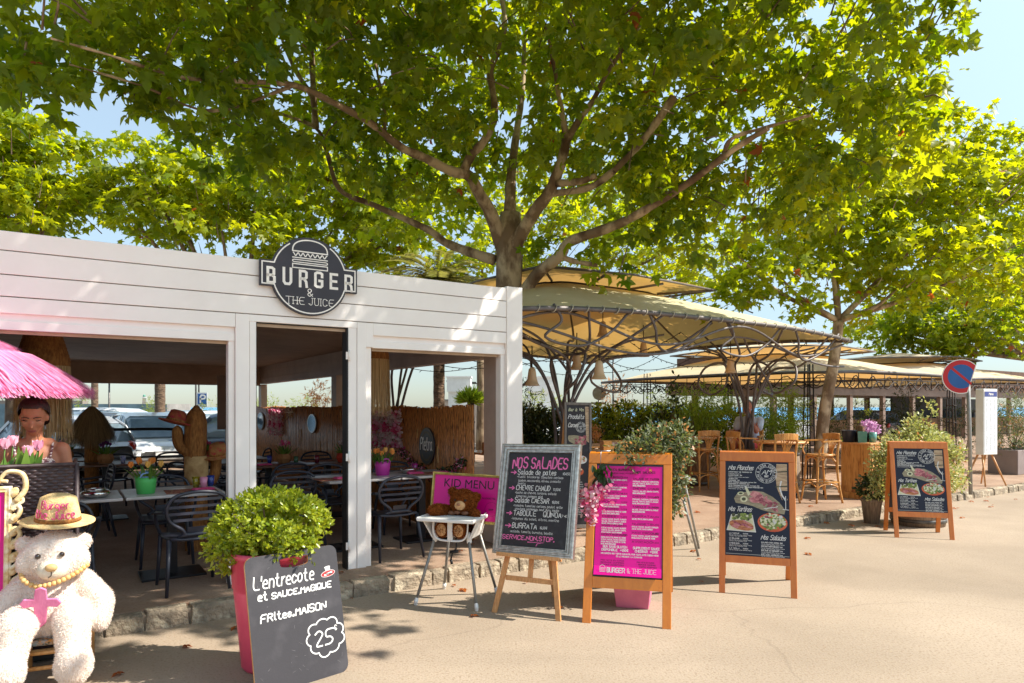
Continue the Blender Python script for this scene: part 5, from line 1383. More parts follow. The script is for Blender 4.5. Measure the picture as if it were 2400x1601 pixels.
table(TB, 1.06, .98, 'grey topped table with pink napkins against the bamboo')
table(TB2, -.1, 3.2, 'brown topped table with glasses seen through the doorway, left half of the long row')
table(TB2, .7, 3.2, 'brown topped table with the red flower pot by the inner post')
table(TB2, -.2, 4.6, 'brown topped table behind the long row in the doorway')
table(TB2, -1.9, 4.6, 'brown topped table carrying the purple tulip box')
table(TB2, -2.35, 5.6, 'brown topped table carrying the pale hyacinth box')
table(TB2, -2.9, 6.8, 'brown topped table farthest back with a pink flower box')
table(TB2, -.75, 4.0, 'brown topped table right of the cactus by the white post')

# ---- buckets of tulips
def tulips(o, rg, n, rad, z0, h, mats, leafn=26, big=.045, lean=.25):
    m = M(); heads = []
    for k in range(n):
        t = k * 2.39996; r_ = rad * math.sqrt((k + .5) / n)
        top = Vector((r_ * (1 + lean) * math.cos(t) * 1.25, r_ * (1 + lean) * math.sin(t) * 1.25, z0 + h * (1 - .25 * r_ / rad) * rg.uniform(.8, 1.08)))
        m.tube(crv([(r_ * .6 * math.cos(t), r_ * .6 * math.sin(t), z0 - .04), (r_ * math.cos(t), r_ * math.sin(t), z0 + h * .5), top], 3), .0035, 5); heads.append(top)
    m.build('stem', MT['tulipleaf'], o)
    P = []; D = []; mi = []
    for k, hd in enumerate(heads):
        c = k % len(mats)
        for j in range(6):
            a = j * math.pi / 3 + k
            P.append(hd + Vector((math.cos(a) * big * .12, math.sin(a) * big * .12, -big * .4))); D.append((math.cos(a) * .28, math.sin(a) * .28, 1)); mi.append(c)
    Pn = np.array([tuple(p) for p in P]); Dn = np.array(D); Nn = np.stack([Dn[:, 0], Dn[:, 1], -.1 * np.ones(len(Dn))], 1)
    link('blossom', leafmesh('blossom', Pn, Dn, -Nn, np.full(len(P), big * 1.35), PETAL, [MT[x] for x in mats], rg, mi=np.array(mi), smooth=True), o)
    a = rg.uniform(0, 6.28, leafn); r_ = rad * rg.uniform(.4, 1, leafn)
    Pn = np.stack([r_ * np.cos(a), r_ * np.sin(a), np.full(leafn, z0 - .03)], 1); Dn = np.stack([np.cos(a) * .6, np.sin(a) * .6, np.ones(leafn)], 1) + rg.normal(0, .2, (leafn, 3))
    link('leaves', leafmesh('leaves', Pn, Dn, np.stack([-np.cos(a), -np.sin(a), .5 * np.ones(leafn)], 1), h * rg.uniform(.8, 1.3, leafn), LANCE, [MT['tulipleaf']], rg), o)
MT['tulipleaf'] = leafmat('tulip_leaf', lin(84, 124, 48), lin(120, 150, 66), lin(140, 180, 50), lin(160, 190, 70), .3)
MT['tulipor'] = leafmat('tulip_orange', lin(236, 142, 62), lin(244, 170, 84), lin(250, 150, 50), lin(250, 180, 70), .3)
MT['tulipye'] = leafmat('tulip_yellow', lin(244, 208, 100), lin(244, 190, 120), lin(250, 210, 80), lin(250, 190, 90), .3)
MT['tulippk'] = leafmat('tulip_pink', lin(236, 170, 200), lin(246, 206, 220), lin(244, 170, 200), lin(250, 200, 215), .3)
MT['tulippu'] = leafmat('tulip_purple', lin(92, 30, 90), lin(130, 60, 120), lin(120, 30, 110), lin(140, 60, 120), .3)
def bucket(name, lab, loc, bm, mats, hand, n, seed, R1=.088, H=.155, rz=0, lf=26, spread=.095):
    o = thing(name, lab, 'flower bucket', loc, ANG + rz)
    m = M(); m.lathe([(.068, 0), (.072, .004), (.083, H * .6), (R1, H), (R1 - .004, H), (.075, H * .5), (.06, .01)], n=28); m.build('pot', bm, o)
    for sy in (-1, 1):
        m = M(); m.tube(crv([(-.05, sy * (R1 - .002), H - .006), (-.035, sy * (R1 + .004), H + .022), (0, sy * (R1 + .004), H + .032), (.035, sy * (R1 + .004), H + .022), (.05, sy * (R1 - .002), H - .006)], 5), .007, 7)
        m.tube([(-.036, sy * R1, H - .004), (.036, sy * R1, H - .004)], .005, 6); m.build('handle', hand, o)
    rg = np.random.default_rng(seed)
    tulips(o, rg, n, spread, H, .13, mats, leafn=lf)
bucket('flower_bucket', 'green rubber bucket of orange tulips on the front table', S(-1.78, .62, TZ + .76), mat('green_rubber', lin(84, 190, 96), lin(76, 178, 88), rough=.5), ['tulipor', 'tulipor', 'tulipye'], mat('blue_handle', lin(132, 166, 214), rough=.5), 7, 1)
bucket('flower_bucket', 'pink rubber bucket of yellow and orange tulips on the right table', S(.59, .98, TZ + .76), mat('pink_rubber', lin(206, 60, 160), lin(190, 50, 148), rough=.5), ['tulipye', 'tulipor', 'tulipye'], mat('pink_handle', lin(196, 70, 170), rough=.5), 11, 2)
MT['kraft'] = mat('kraft_box', lin(176, 124, 76), lin(156, 106, 62), sc=14, rough=.8)
def flowerbox(lab, s, t, mats, seed, cat='flower box', bm='kraft'):
    o = thing('flower_box', lab, cat, S(s, t, TZ + .76), ANG, 'small flower boxes on the dining tables')
    m = M(); m.lathe([(.075, 0), (.105, .06), (.085, .125), (.075, .125)], n=6, sm=False); m.build('box', MT[bm], o)
    rg = np.random.default_rng(seed); tulips(o, rg, 8, .05, .12, .17, mats, leafn=20, big=.038, lean=.2)
flowerbox('small kraft box of purple tulips on a far table left of the cactus', -1.9, 4.6, ['tulippu'], 3)
flowerbox('small kraft box of pale pink hyacinths beneath the straw palm', -2.35, 5.6, ['tulippk', 'petalwhite'], 4)
flowerbox('small kraft box of dusky pink flowers on the farthest table', -2.95, 6.8, ['tulippk'], 5)
flowerbox('small kraft box of red tulips on the table right of the cactus', -.75, 4.0, ['petalrose'], 6)
flowerbox('kraft box of pink tulips on the long table in the doorway', .12, 3.25, ['tulippk', 'petalrose'], 7)
MT['redpot'] = mat('red_pot', lin(204, 70, 46), lin(180, 56, 38), rough=.5)
flowerbox('red pot of white tulips on the long table by the inner post', .86, 3.0, ['petalwhite'], 8, bm='redpot')
flowerbox('tiny bunch of pale tulips in green paper behind the woman', -3.15, 2.4, ['tulippk', 'petalwhite'], 9)

# ---- table ware
MT['chrome'] = mat('chrome', lin(210, 206, 200), rough=.12, metal=1)
bw_ = thing('silver_bowl', 'low round silver bowl beside the green bucket', 'bowl', S(-2.16, .55, TZ + .76), ANG)
m = M(); m.lathe([(.03, 0), (.085, .006), (.115, .035), (.10, .055), (.075, .062), (.07, .06), (.09, .045), (.0, .02)], n=30); m.build('bowl', MT['chrome'], bw_)
m = M(); m.tube([(.07 * math.cos(k * .3), .07 * math.sin(k * .3), .07) for k in range(21)], .007, 7, closed=True); m.build('rim', MT['chrome'], bw_)
o = thing('silver_tray', 'stacked round silver tray beside the pink bucket', 'tray', S(.93, 1.02, TZ + .76), ANG)
m = M(); m.lathe([(.07, 0), (.09, .012), (.085, .03), (.1, .045), (.095, .06), (.06, .062), (0, .058)], n=28); m.build('tray', MT['chrome'], o)
def tumbler(lab, s, t, col, rgb, rgb2=None, h=.1):
    o = M(); o.lathe([(.026, 0), (.036, h), (.032, h), (.023, .008), (0, .008)], n=16)
    q = o.build('tumbler', mat(col + '_glass', lin(*rgb), lin(*(rgb2 or rgb)), sc=60, rough=.15, spec=.7, coat=.4), loc=S(s, t, TZ + .76), rz=ANG)
    tag(q, lab, 'tumbler', 'coloured tumblers on the dining tables')
tumbler('gold mosaic tumbler at the foot of the cactus', -1.34, .85, 'gold', (176, 160, 30), (90, 80, 20))
tumbler('blue mosaic tumbler right of the cactus foot', -1.2, .92, 'blue', (36, 70, 160), (20, 40, 110))
tumbler('pale pink tumbler between the gold and blue ones', -1.28, .80, 'pink', (232, 150, 180))
tumbler('green tumbler on the long table in the doorway', .22, 3.05, 'green', (70, 110, 80))
tumbler('wine red tumbler on the long table in the doorway', .52, 3.1, 'wine', (120, 40, 56))
tumbler('dark blue tumbler left of the kraft box in the doorway', -.05, 3.35, 'navyblue', (40, 60, 150))
tumbler('orange red tumbler at the left end of the long table', -.33, 3.3, 'orangered', (206, 80, 50))
tumbler('magenta tumbler on the table against the bamboo', 1.05, 1.12, 'magenta', (150, 30, 110))
tumbler('blue and silver tumbler beside the purple tulips', -1.7, 4.5, 'skyblue', (90, 110, 200), (230, 230, 240))
MT['mat1'] = mat('woven_mat', lin(160, 84, 66), lin(96, 52, 44), sc=14, rough=.9, c3=lin(190, 160, 110), sc3=30)
rm = random.Random(8)
for i, (s, t, lab) in enumerate([(-1.42, .6, 'multicoloured woven place mat right of the green bucket'), (-2.62, .62, 'multicoloured woven place mat behind the bear hat'), (.02, .86, 'multicoloured woven place mat left of the pink bucket'), (1.1, .86, 'multicoloured woven place mat against the bamboo'), (-.15, 3.05, 'reddish woven place mat on the long table'), (.62, 3.35, 'reddish woven place mat near the red pot')]):
    m = M(); m.T = Matrix.Rotation(rm.uniform(-.05, .05), 4, 'Z'); m.box(-.21, .21, -.15, .15, 0, .004)
    tag(m.build('place_mat', MT['mat1'], loc=S(s, t, TZ + .7605), rz=ANG), lab, 'place mat', 'place mats on the dining tables')
MT['napkin'] = mat('pink_napkin', lin(226, 90, 140), lin(210, 70, 120), sc=9, rough=.9, bump=.2, bs=60)
for s, t, a, lab in ((-1.32, .58, 10, 'pink folded napkin right of the green bucket'), (.95, .9, -6, 'pink folded napkin beside the silver tray'), (1.22, .8, 8, 'pink folded napkin on the mat against the bamboo'), (.08, .84, 14, 'pink folded napkin left of the pink bucket'), (-.2, 3.02, 5, 'red folded napkin on the long doorway table')):
    m = M(); m.box(-.09, .09, -.045, .045, 0, .012); m.box(-.085, .08, -.04, .042, .012, .02)
    tag(m.build('napkin', MT['napkin'], bevel=.004, loc=S(s, t, TZ + .765), rz=ANG + R(a)), lab, 'napkin', 'napkins on the dining tables')

# ---- straw cactus with two hats
MT['straw'] = mat('woven_straw', lin(176, 118, 56), lin(124, 76, 32), sc=16, rough=.8, bump=.6, bs=70, stretch=(4, 4, 1))
MT['strawlight'] = mat('pale_straw', lin(234, 204, 148), lin(214, 178, 118), sc=24, rough=.8, bump=.5, bs=120)
MT['raffia'] = mat('raffia', lin(206, 172, 118), lin(160, 122, 74), sc=8, rough=.8)
ca = thing('straw_cactus', 'tall woven straw cactus figure with two arms in the dining room', 'ornament', S(-1.2, 1.75, TZ), ANG)
m = M()
def ribbed(m, pts, r, n=24, rib=.12):
    C = crv(pts, 6); K = len(C)
    vs = []
    for i, p in enumerate(C):
        a = C[max(0, i - 1)]; b = C[min(K - 1, i + 1)]; d = (b - a).normalized(); x = Vector((0, 1, 0)).cross(d).normalized(); y = d.cross(x)
        q = i / (K - 1); rr = r * (1 if q < .86 else math.sqrt(max(.02, 1 - ((q - .86) / .14) ** 2)))
        for k in range(n):
            t = 2 * math.pi * k / n; w_ = rr * (1 + rib * math.cos(t * 6)); vs.append(p + x * (w_ * math.cos(t)) + y * (w_ * math.sin(t)))
    fs = [(i * n + k, i * n + (k + 1) % n, (i + 1) * n + (k + 1) % n, (i + 1) * n + k) for i in range(K - 1) for k in range(n)] + [tuple((K - 1) * n + k for k in range(n))]
    m.add(vs, fs, 0, True)
ribbed(m, [(0, 0, 0), (0, 0, .5), (-.01, 0, 1.0), (0, 0, 1.54)], .10)
m.build('trunk', MT['straw'], ca)
m = M(); ribbed(m, [(-.02, 0, 1.0), (-.12, 0, 1.07), (-.175, 0, 1.15), (-.185, 0, 1.33)], .048, 16); m.build('arm', MT['straw'], ca)
m = M(); ribbed(m, [(.02, 0, .66), (.14, 0, .72), (.19, 0, .84), (.195, 0, 1.06)], .05, 16); m.build('arm', MT['straw'], ca)
m = M(); m.lathe([(.112, .72), (.118, .74), (.118, .98), (.110, 1.0)], n=20); m.build('rope_band', MT['raffia'], ca)
def hat(lab, loc, rot, r=.17, h=.12, mt='strawlight', group=None, words=None, crown_r=.095):
    o = thing('straw_hat', lab, 'hat', loc, rot=rot, group=group)
    m = M(); n = 32
    vs = []
    prof = [(0, h), (crown_r * .55, h), (crown_r * .82, h * .9), (crown_r, h * .3), (crown_r * 1.05, .005), (r * .8, -.004), (r, .004), (r, -.003), (r * .8, -.012), (crown_r, -.004), (crown_r * .9, h * .3), (0, h * .92)]
    m.lathe(prof, n=n, sy=.85); m.build('crown_and_brim', MT[mt], o)
    m = M(); m.lathe([(crown_r * 1.06, .008), (crown_r * 1.03, .032)], n=n, sy=.85); m.build('hat_band', MT['straw'], o)
    if words:
        m = M()
        for k, wd in enumerate(words):
            L_ = len(wd)
            tw = textw(wd, 1, 1, 1.2)
            x = -tw / 2
            hh = h * .30
            for ch in wd:
                if ch == ' ': x += 2.6 / 6; continue
                for st in glyph(ch):
                    pts = []
                    for p in st:
                        a = -math.pi / 2 + (x + p[0] / 6) * hh / crown_r * .85; z = h * (.60 - k * .36) + p[1] / 6 * hh; q = crown_r * (1.06 - .16 * z / h) + .003
                        pts.append((q * math.cos(a), q * math.sin(a) * .85, z))
                    m.tube(pts, .0026 * h / .12, 5)
                x += (max(p[0] for st in glyph(ch) for p in st) + 1.2) / 6
        m.build('lettering', mat('hat_pink', lin(226, 92, 140), rough=.8), o)
    return o
MT['hatred'] = mat('straw_red', lin(176, 96, 60), lin(142, 66, 44), sc=18, rough=.85, bump=.4, bs=120, c3=lin(176, 40, 60), sc3=22)
MT['hattan'] = mat('straw_tan', lin(176, 122, 66), lin(150, 98, 50), sc=18, rough=.85, bump=.4, bs=120, c3=lin(186, 44, 60), sc3=22)
hat('tan straw hat tipped on the left arm of the straw cactus', S(-1.2, 1.75, TZ) + E0 * -.2 + Vector((0, 0, 1.36)), (R(-4), R(16), ANG), .17, .13, 'hatred', 'straw hats on the cactus')
hat('tan straw hat with red lettering hung on the right arm of the cactus', S(-1.2, 1.75, TZ) + E0 * .21 - N0 * .05 + Vector((0, 0, 1.02)), (R(22), R(-12), ANG), .17, .12, 'hattan', 'straw hats on the cactus')

# ---- little straw palm, behind
def fringe(n, rg, r0, z0, r1, z1, wd, jz=.1, bend=.0, twist=.05):
    """n thin strands from ring r0,z0 down to r1,z1 -> verts, tris"""
    a = rg.uniform(0, 2 * math.pi, n); a2 = a + rg.normal(0, twist, n)
    V = []; F = []
    k = 4
    q = np.linspace(0, 1, k)
    l = 1 + rg.uniform(-jz, jz, n)
    for i in range(k):
        rr = r0 + (r1 - r0) * (q[i] ** (1 - bend)) + rg.normal(0, .012, n) * q[i]
        zz = z0 + (z1 - z0) * q[i] * l
        aa = a + (a2 - a) * q[i]
        wv = wd * (1 - .6 * q[i]) * rg.uniform(.7, 1.3, n)
        V.append(np.stack([rr * np.cos(aa) - wv * np.sin(aa), rr * np.sin(aa) + wv * np.cos(aa), zz], 1)); V.append(np.stack([rr * np.cos(aa) + wv * np.sin(aa), rr * np.sin(aa) - wv * np.cos(aa), zz], 1))
    V = np.stack(V, 1).reshape(-1, 3)
    base = (np.arange(n) * 2 * k)[:, None, None]
    f = np.array([(2 * i, 2 * i + 1, 2 * i + 3, 2 * i + 2) for i in range(k - 1)])
    return V, (f[None] + base).reshape(-1, 4), np.repeat(rg.random(n), 2 * k)
def strands(name, parts, mt, parent):
    Vs, Fs, As, o = [], [], [], 0
    for V, F, A in parts:
        Vs.append(V); Fs.append(F + o); As.append(A); o += len(V)
    return link(name, npmesh(name, np.concatenate(Vs), np.concatenate(Fs), mt, attr=np.concatenate(As)), parent)
MT['thatch'] = leafmat('dry_thatch', lin(120, 96, 66), lin(176, 148, 106), lin(150, 120, 80), lin(180, 150, 100), .25)
MT['raffiafr'] = leafmat('raffia_fringe', lin(176, 142, 94), lin(226, 196, 142), lin(190, 150, 90), lin(220, 190, 130), .3)
rg = np.random.default_rng(12)
o = thing('straw_palm', 'shaggy brown straw parasol ornament on a wrapped post', 'ornament', S(-2.05, 4.9, TZ), ANG)
strands('thatch', [fringe(900, rg, .03, 1.53, .27, 1.12, .004, .15, .35), fringe(900, rg, .1, 1.45, .30, 1.05, .004, .15, .3), fringe(500, rg, .02, 1.5, .16, 1.0, .004, .15, .2)], MT['thatch'], o)
m = M(); m.lathe([(.09, 0), (.085, .5), (.09, .7), (.08, 1.3)], n=16); m.build('post', MT['straw'], o)

# ---- two woven lamps with raffia fringe
def raffia_lamp(lab, loc, s_):
    o = thing('pendant_lamp', lab, 'lamp', loc, 0, 'woven raffia pendant lamps')
    rg = np.random.default_rng(int(s_ * 100))
    m = M(); prof = []
    for k in range(28):
        q = k / 27; r_ = s_ * (.105 + .145 * q ** .8 - (.0 if q < .8 else (q - .8) * .12)); prof.append((r_ + .004 * (k % 2), -q * .42 * s_ / .9))
    m.lathe(prof, n=36); m.build('lamp_shade', MT['straw'], o)
    strands('fringe', [fringe(420, rg, s_ * .232, -.38, s_ * .25, -.98, .0035, .14, 0, .04), fringe(260, rg, s_ * .2, -.40, s_ * .21, -.92, .004, .2, 0, .05)], MT['raffiafr'], o)
    m = M(); m.tube([(0, 0, 0), (0, 0, .3)], .006, 6); m.build('cord', MT['black'], o)
raffia_lamp('woven straw lamp with long raffia fringe behind the woman', S(-2.53, .9, 2.38), .86)
raffia_lamp('woven straw lamp with raffia fringe in the right opening', S(.655, 1.45, 2.59), .86)

# ---- black tubular barrier and back-of-house clutter
o = thing('tube_barrier', 'black rounded tube barrier between tables and parked cars', 'barrier', S(-1.6, 9.6, TZ), ANG)
m = M(); m.tube(crv([(-1.5, 0, 0), (-1.5, 0, .75), (-1.42, 0, .98), (-1.2, 0, 1.06), (0, 0, 1.07), (1.1, 0, 1.06), (1.3, 0, .97), (1.36, 0, .75), (1.36, 0, 0)], 6), .03, 9); m.build('rail', MT['blackmetal'], o)
m = M(); m.tube([(-1.5, 0, .5), (1.36, 0, .5)], .02, 8); m.build('cross_bar', MT['blackmetal'], o)
o = thing('hanging_board', 'plain dark brown wooden board hanging inside by the white post', 'board', S(-.72, 2.6, TZ), ANG)
m = M(); m.box(-.12, .12, 0, .02, 1.25, 1.9); m.build('board', mat('dark_brown_board', lin(96, 62, 40), lin(80, 52, 34), sc=3, rough=.6), o)
m = M(); m.tube([(0, .01, 1.9), (0, .01, 2.47)], .004, 5); m.build('cord', MT['black'], o)

# ------------------------------------------------------------------ welcome stand at the left: wicker, tulips, gold frame, bear
WX = S(-2.95, -.62, 0)
wk = thing('wicker_stand', 'dark brown wicker reception stand behind the white bear', 'stand', WX, ANG)
MT['wicker'] = mat('dark_wicker', lin(74, 58, 60), lin(54, 42, 44), sc=30, rough=.5, spec=.4)
def weave(m, w, h, z0, y, nx, nz, amp=.007, Tm=None):
    vs = []; fs = []
    W_ = nx * 3; H_ = nz * 3
    for j in range(H_ + 1):
        for i in range(W_ + 1):
            x = -w / 2 + w * i / W_; z = z0 + h * j / H_
            row = j // 3; ph = math.pi * (i / 3 + row)
            vs.append((x, y - amp * math.cos(ph) * (1 if j % 3 in (1, 2) else .35) - (.004 if j % 3 in (1, 2) else -.004), z))
    for j in range(H_):
        for i in range(W_):
            a = j * (W_ + 1) + i; fs.append((a, a + 1, a + W_ + 2, a + W_ + 1))
    m.add(vs, fs, 0, True)
m = M(); weave(m, 1.26, 1.20, .07, -.22, 44, 62); m.T = Matrix.Rotation(math.pi / 2, 4, 'Z'); weave(m, .44, 1.20, .07, -.63, 16, 62); m.T = Matrix.Identity(4)
m.build('woven_panel', MT['wicker'], wk)
m = M(); m.box(-.62, .62, -.205, .22, .02, 1.18); m.build('core', MT['black'], wk)
m = M(); m.tube(crv([(-.64, -.225, 1.275), (.63, -.225, 1.275), (.635, .22, 1.275)], 1), .014, 7); m.tube([(.635, -.225, 0), (.635, -.225, 1.28)], .014, 7); m.build('rim', MT['wicker'], wk)
o = thing('tulip_box', 'row of pale pink tulips in the top of the wicker stand', 'flowers', WX + E0 * .12 + N0 * -.08 + Vector((0, 0, 1.19)), ANG)
m = M(); m.box(-.42, .42, -.09, .09, .0, .03); m.build('soil', MT['soil'], o)
rg = np.random.default_rng(31)
heads = [(-.33, .185), (-.23, .20), (-.13, .16), (-.03, .22), (.03, .235), (-.08, .19), (.13, .22), (.17, .235), (.30, .20), (.25, .17), (-.28, .15), (.07, .17)]
P, D, Nn = [], [], []; m = M()
for k, (x, z) in enumerate(heads):
    y = -.05 + .07 * (k % 3) / 2
    m.tube([(x * .9, y, .02), (x, y, z - .02)], .004, 5)
    for ring, (nn, op, sc_) in enumerate(((3, .20, 1.0), (3, .34, 1.05))):
        for j in range(nn):
            a = j * 2 * math.pi / 3 + ring * 1.05 + k; P.append((x + math.cos(a) * .012, y + math.sin(a) * .012, z - .03)); D.append((math.cos(a) * op, math.sin(a) * op, 1)); Nn.append((-math.cos(a), -math.sin(a), .1))
m.build('stem', MT['tulipleaf'], o)
link('blossom', leafmesh('blossom', np.array(P), np.array(D), np.array(Nn), np.full(len(P), .075), PETAL, [MT['tulippk']], rg, smooth=True), o)
n = 34; x = rg.uniform(-.36, .32, n); P = np.stack([x, rg.uniform(-.08, .05, n), np.full(n, .0)], 1); D = np.stack([rg.normal(0, .3, n), rg.normal(0, .15, n), np.ones(n)], 1)
link('leaves', leafmesh('leaves', P, D, np.stack([rg.normal(0, .4, n), -np.ones(n), np.zeros(n)], 1), rg.uniform(.14, .22, n), [(( 0, 0, 0)), (.14, .4, .02), (0, 1, 0), (-.14, .4, .02)] and ([(0, 0, 0), (.14, .4, .02), (0, 1, 0), (-.14, .4, .02)], [(0, 1, 2), (0, 2, 3)]), [MT['tulipleaf']], rg), o)

gf = thing('gilt_frame', 'ornate cream and gold scrolled frame with a magenta sheet at the left edge', 'picture frame', WX + N0 * -.30 + E0 * .06 + Vector((0, 0, .44)), rot=(-R(4), 0, ANG - R(8)))
MT['gilding'] = mat('cream_gilding', lin(236, 216, 170), lin(206, 170, 110), sc=26, rough=.45, c3=lin(244, 236, 214), sc3=12, bump=.2, bs=80)
def scrolls(m, x, z0, z1, sgn):
    n = 4
    for k in range(n):
        zc = z0 + (z1 - z0) * (k + .5) / n; h = (z1 - z0) / n
        S_ = [(x, zc - h * .5), (x + sgn * .03, zc - h * .35), (x + sgn * .045, zc - h * .1), (x + sgn * .03, zc + h * .12), (x + sgn * .012, zc + h * .02), (x + sgn * .022, zc - h * .08)]
        m.tube([Vector((p[0], -.012, p[1])) for p in crv([(a, b, 0) for a, b in S_], 5) for p in [(p.x, p.y)]], [.017, .009], 8)
        S2 = [(x, zc - h * .1), (x + sgn * .025, zc + h * .1), (x + sgn * .055, zc + h * .25), (x + sgn * .05, zc + h * .42), (x + sgn * .03, zc + h * .38)]
        m.tube([Vector((p.x, -.010, p.y)) for p in crv([(a, b, 0) for a, b in S2], 5)], [.015, .008], 8)
gw, gh = .46, .72
m = M(); picture_frame(m, gw, gh, [(0, .02), (0, -.010), (.012, -.018), (.026, -.012), (.034, -.014), (.04, .002)])
scrolls(m, gw / 2, .06, gh - .06, 1); scrolls(m, -gw / 2, .06, gh - .06, -1)
m.tube([Vector((p.x, -.012, p.y)) for p in crv([(gw / 2 + .02, gh - .1, 0), (gw / 2 + .07, gh - .02, 0), (gw / 2 + .055, gh + .07, 0), (gw / 2 - .02, gh + .09, 0), (gw / 2 - .06, gh + .04, 0), (gw / 2 - .02, gh + .03, 0)], 6)], [.018, .010], 8)
m.tube([Vector((p.x, -.012, p.y)) for p in crv([(gw / 2 - .06, gh + .02, 0), (gw / 2 - .15, gh + .05, 0), (gw / 2 - .22, gh + .03, 0), (0, gh + .06, 0)], 6)], [.014, .010], 8)
m.tube([Vector((p.x, -.012, p.y)) for p in crv([(gw / 2 - .02, -.01, 0), (gw / 2 + .05, -.03, 0), (gw / 2 + .06, -.09, 0), (gw / 2, -.11, 0), (gw / 2 - .02, -.06, 0)], 6)], [.014, .008], 8)
for k in range(9):
    z = .04 + (gh - .08) * k / 8
    for sg_ in (-1, 1): m.ball((sg_ * (gw / 2 + .012), -.008, z), (.024, .012, .034), 10, 7, rot=Matrix.Rotation(R(sg_ * 25), 3, 'Y'))
m.build('frame', MT['gilding'], gf)
m = M(); m.box(-gw / 2 + .03, gw / 2 - .03, .0, .012, .03, gh - .03); m.build('menu_sheet', MT['magenta'], gf)

# ---- big white plush bear on a small chair
BX, BY, BZ = -2.83, 4.22, 0
MT['whitefur'] = furmat('white_fur', lin(238, 222, 210), lin(248, 238, 228)); MT['muzzlefur'] = mat('cream_plush', lin(232, 220, 200), lin(220, 206, 184), sc=40, rough=.9, bump=.3, bs=160)
bear = thing('plush_bear', 'huge white plush bear seated on a small chair at the kerb', 'teddy bear', (BX, BY, BZ), R(22))
m = M()
m.ball((0, .02, .47), (.225, .18, .235)); m.ball((0, -.01, .40), (.235, .18, .17))
m.ball((.01, -.03, .80), (.205, .18, .165)); m.ball((.03, -.10, .755), (.145, .12, .105)); m.ball((-.13, -.06, .77), (.09, .1, .1)); m.ball((.15, -.06, .77), (.09, .1, .1))
for sx in (-1, 1):
    m.ball((sx * .185, .0, .885), (.062, .04, .055))
    m.cap((sx * .19, .01, .60), (sx * .31, -.03, .47), .085, .09, 12); m.cap((sx * .31, -.03, .47), (sx * .31, -.10, .36), .09, .075, 12)
    m.cap((sx * .13, -.06, .40), (sx * .17, -.26, .41), .125, .118, 12); m.cap((sx * .17, -.26, .41), (sx * .19, -.32, .22), .114, .10, 12)
    m.ball((sx * .20, -.36, .165), (.122, .125, .125)); m.ball((sx * .205, -.40, .20), (.105, .09, .11))
body = blob(m, .016, MT['whitefur'], 6)
rg = np.random.default_rng(6)
bear.scale = (.83, .92, .92)
link('body', furry(body, 80000, .015, [MT['whitefur']], rg, .16, lie=.6, down=.5), bear); bpy.data.meshes.remove(body)
m = M(); m.ball((.035, -.185, .74), (.098, .065, .072), 20, 14); m.build('muzzle', MT['muzzlefur'], bear)
m = M(); m.ball((.04, -.25, .765), (.04, .025, .026), 14, 10); m.build('nose', mat('tan_nose', lin(206, 172, 120), lin(190, 154, 104), sc=30, rough=.6), bear)
m = M(); m.tube(crv([(.04, -.252, .745), (.04, -.250, .715), (.02, -.244, .70)], 4), .0025, 5); m.build('mouth_stitch', MT['soil'], bear)
for x, z in ((-.055, .832), (.092, .836)):
    m = M(); m.ball((x, -.197 + abs(x - .02) * .06, z), .0185, 14, 10); m.build('eye', mat('glossy_brown_eye', lin(40, 26, 20), rough=.1, spec=.8, coat=.6), bear)
hat('woven straw hat with pink lettering on the white bear', Vector((BX, BY, 0)) + Matrix.Rotation(R(22), 3, 'Z') @ Vector((.02, .0, .945)), (R(8), R(3), R(22)), .20, .165, 'strawlight', None, ['Burger', 'the Juice'], .118)
o = thing('bead_necklace', 'wooden bead necklace with a pink wooden cross on the white bear', 'necklace', (BX, BY, 0), R(22))
m = M()
C = crv([(-.15, -.09, .665), (-.12, -.155, .625), (-.05, -.20, .595), (.02, -.21, .60), (.09, -.205, .622), (.15, -.165, .65), (.19, -.09, .675)], 6)
for p in C[::2]: m.ball(p, .0155, 10, 7)
m.build('bead', mat('pale_wood_bead', lin(226, 184, 120), lin(206, 158, 92), sc=20, rough=.5), o)
m = M(); m.T = Matrix.Translation((-.02, -.222, .50)) @ Matrix.Rotation(R(4), 4, 'Y') @ Matrix.Rotation(R(16), 4, 'X')
cr = [(-.028, -.13), (0, -.16), (.028, -.13), (.034, -.02), (.085, -.024), (.105, .002), (.085, .03), (.034, .03), (.028, .09), (0, .105), (-.028, .09), (-.034, .03), (-.085, .028), (-.105, .0), (-.085, -.026), (-.034, -.02)]
m.prism(cr, -.012, .004); m.build('cross', mat('pink_wood', lin(226, 130, 172), lin(206, 108, 150), sc=10, rough=.6, stretch=(6, 6, 1)), o, bevel=.004)
o = thing('small_chair', 'small wooden chair with a multicoloured woven seat under the white bear', 'chair', (BX, BY, 0), R(22))
for x, y, z in ((-.17, -.17, .26), (.17, -.17, .26), (-.17, .17, .5), (.17, .17, .5)):
    m = M(); m.tube([(x, y, 0), (x, y, z)], .018, 9); m.build('leg', MT['pinewood'], o)
for z in (.1, .19):
    m = M(); m.tube([(-.17, -.17, z), (.17, -.17, z)], .013, 8); m.tube([(-.17, .17, z), (.17, .17, z)], .013, 8); m.build('rung', MT['pinewood'], o)
m = M(); m.box(-.19, .19, -.19, .19, .235, .27); m.build('seat', mat('rag_weave', lin(120, 150, 160), lin(190, 130, 60), sc=40, rough=.9, c3=lin(60, 70, 50), sc3=60, bump=.5, bs=90), o, bevel=.012)

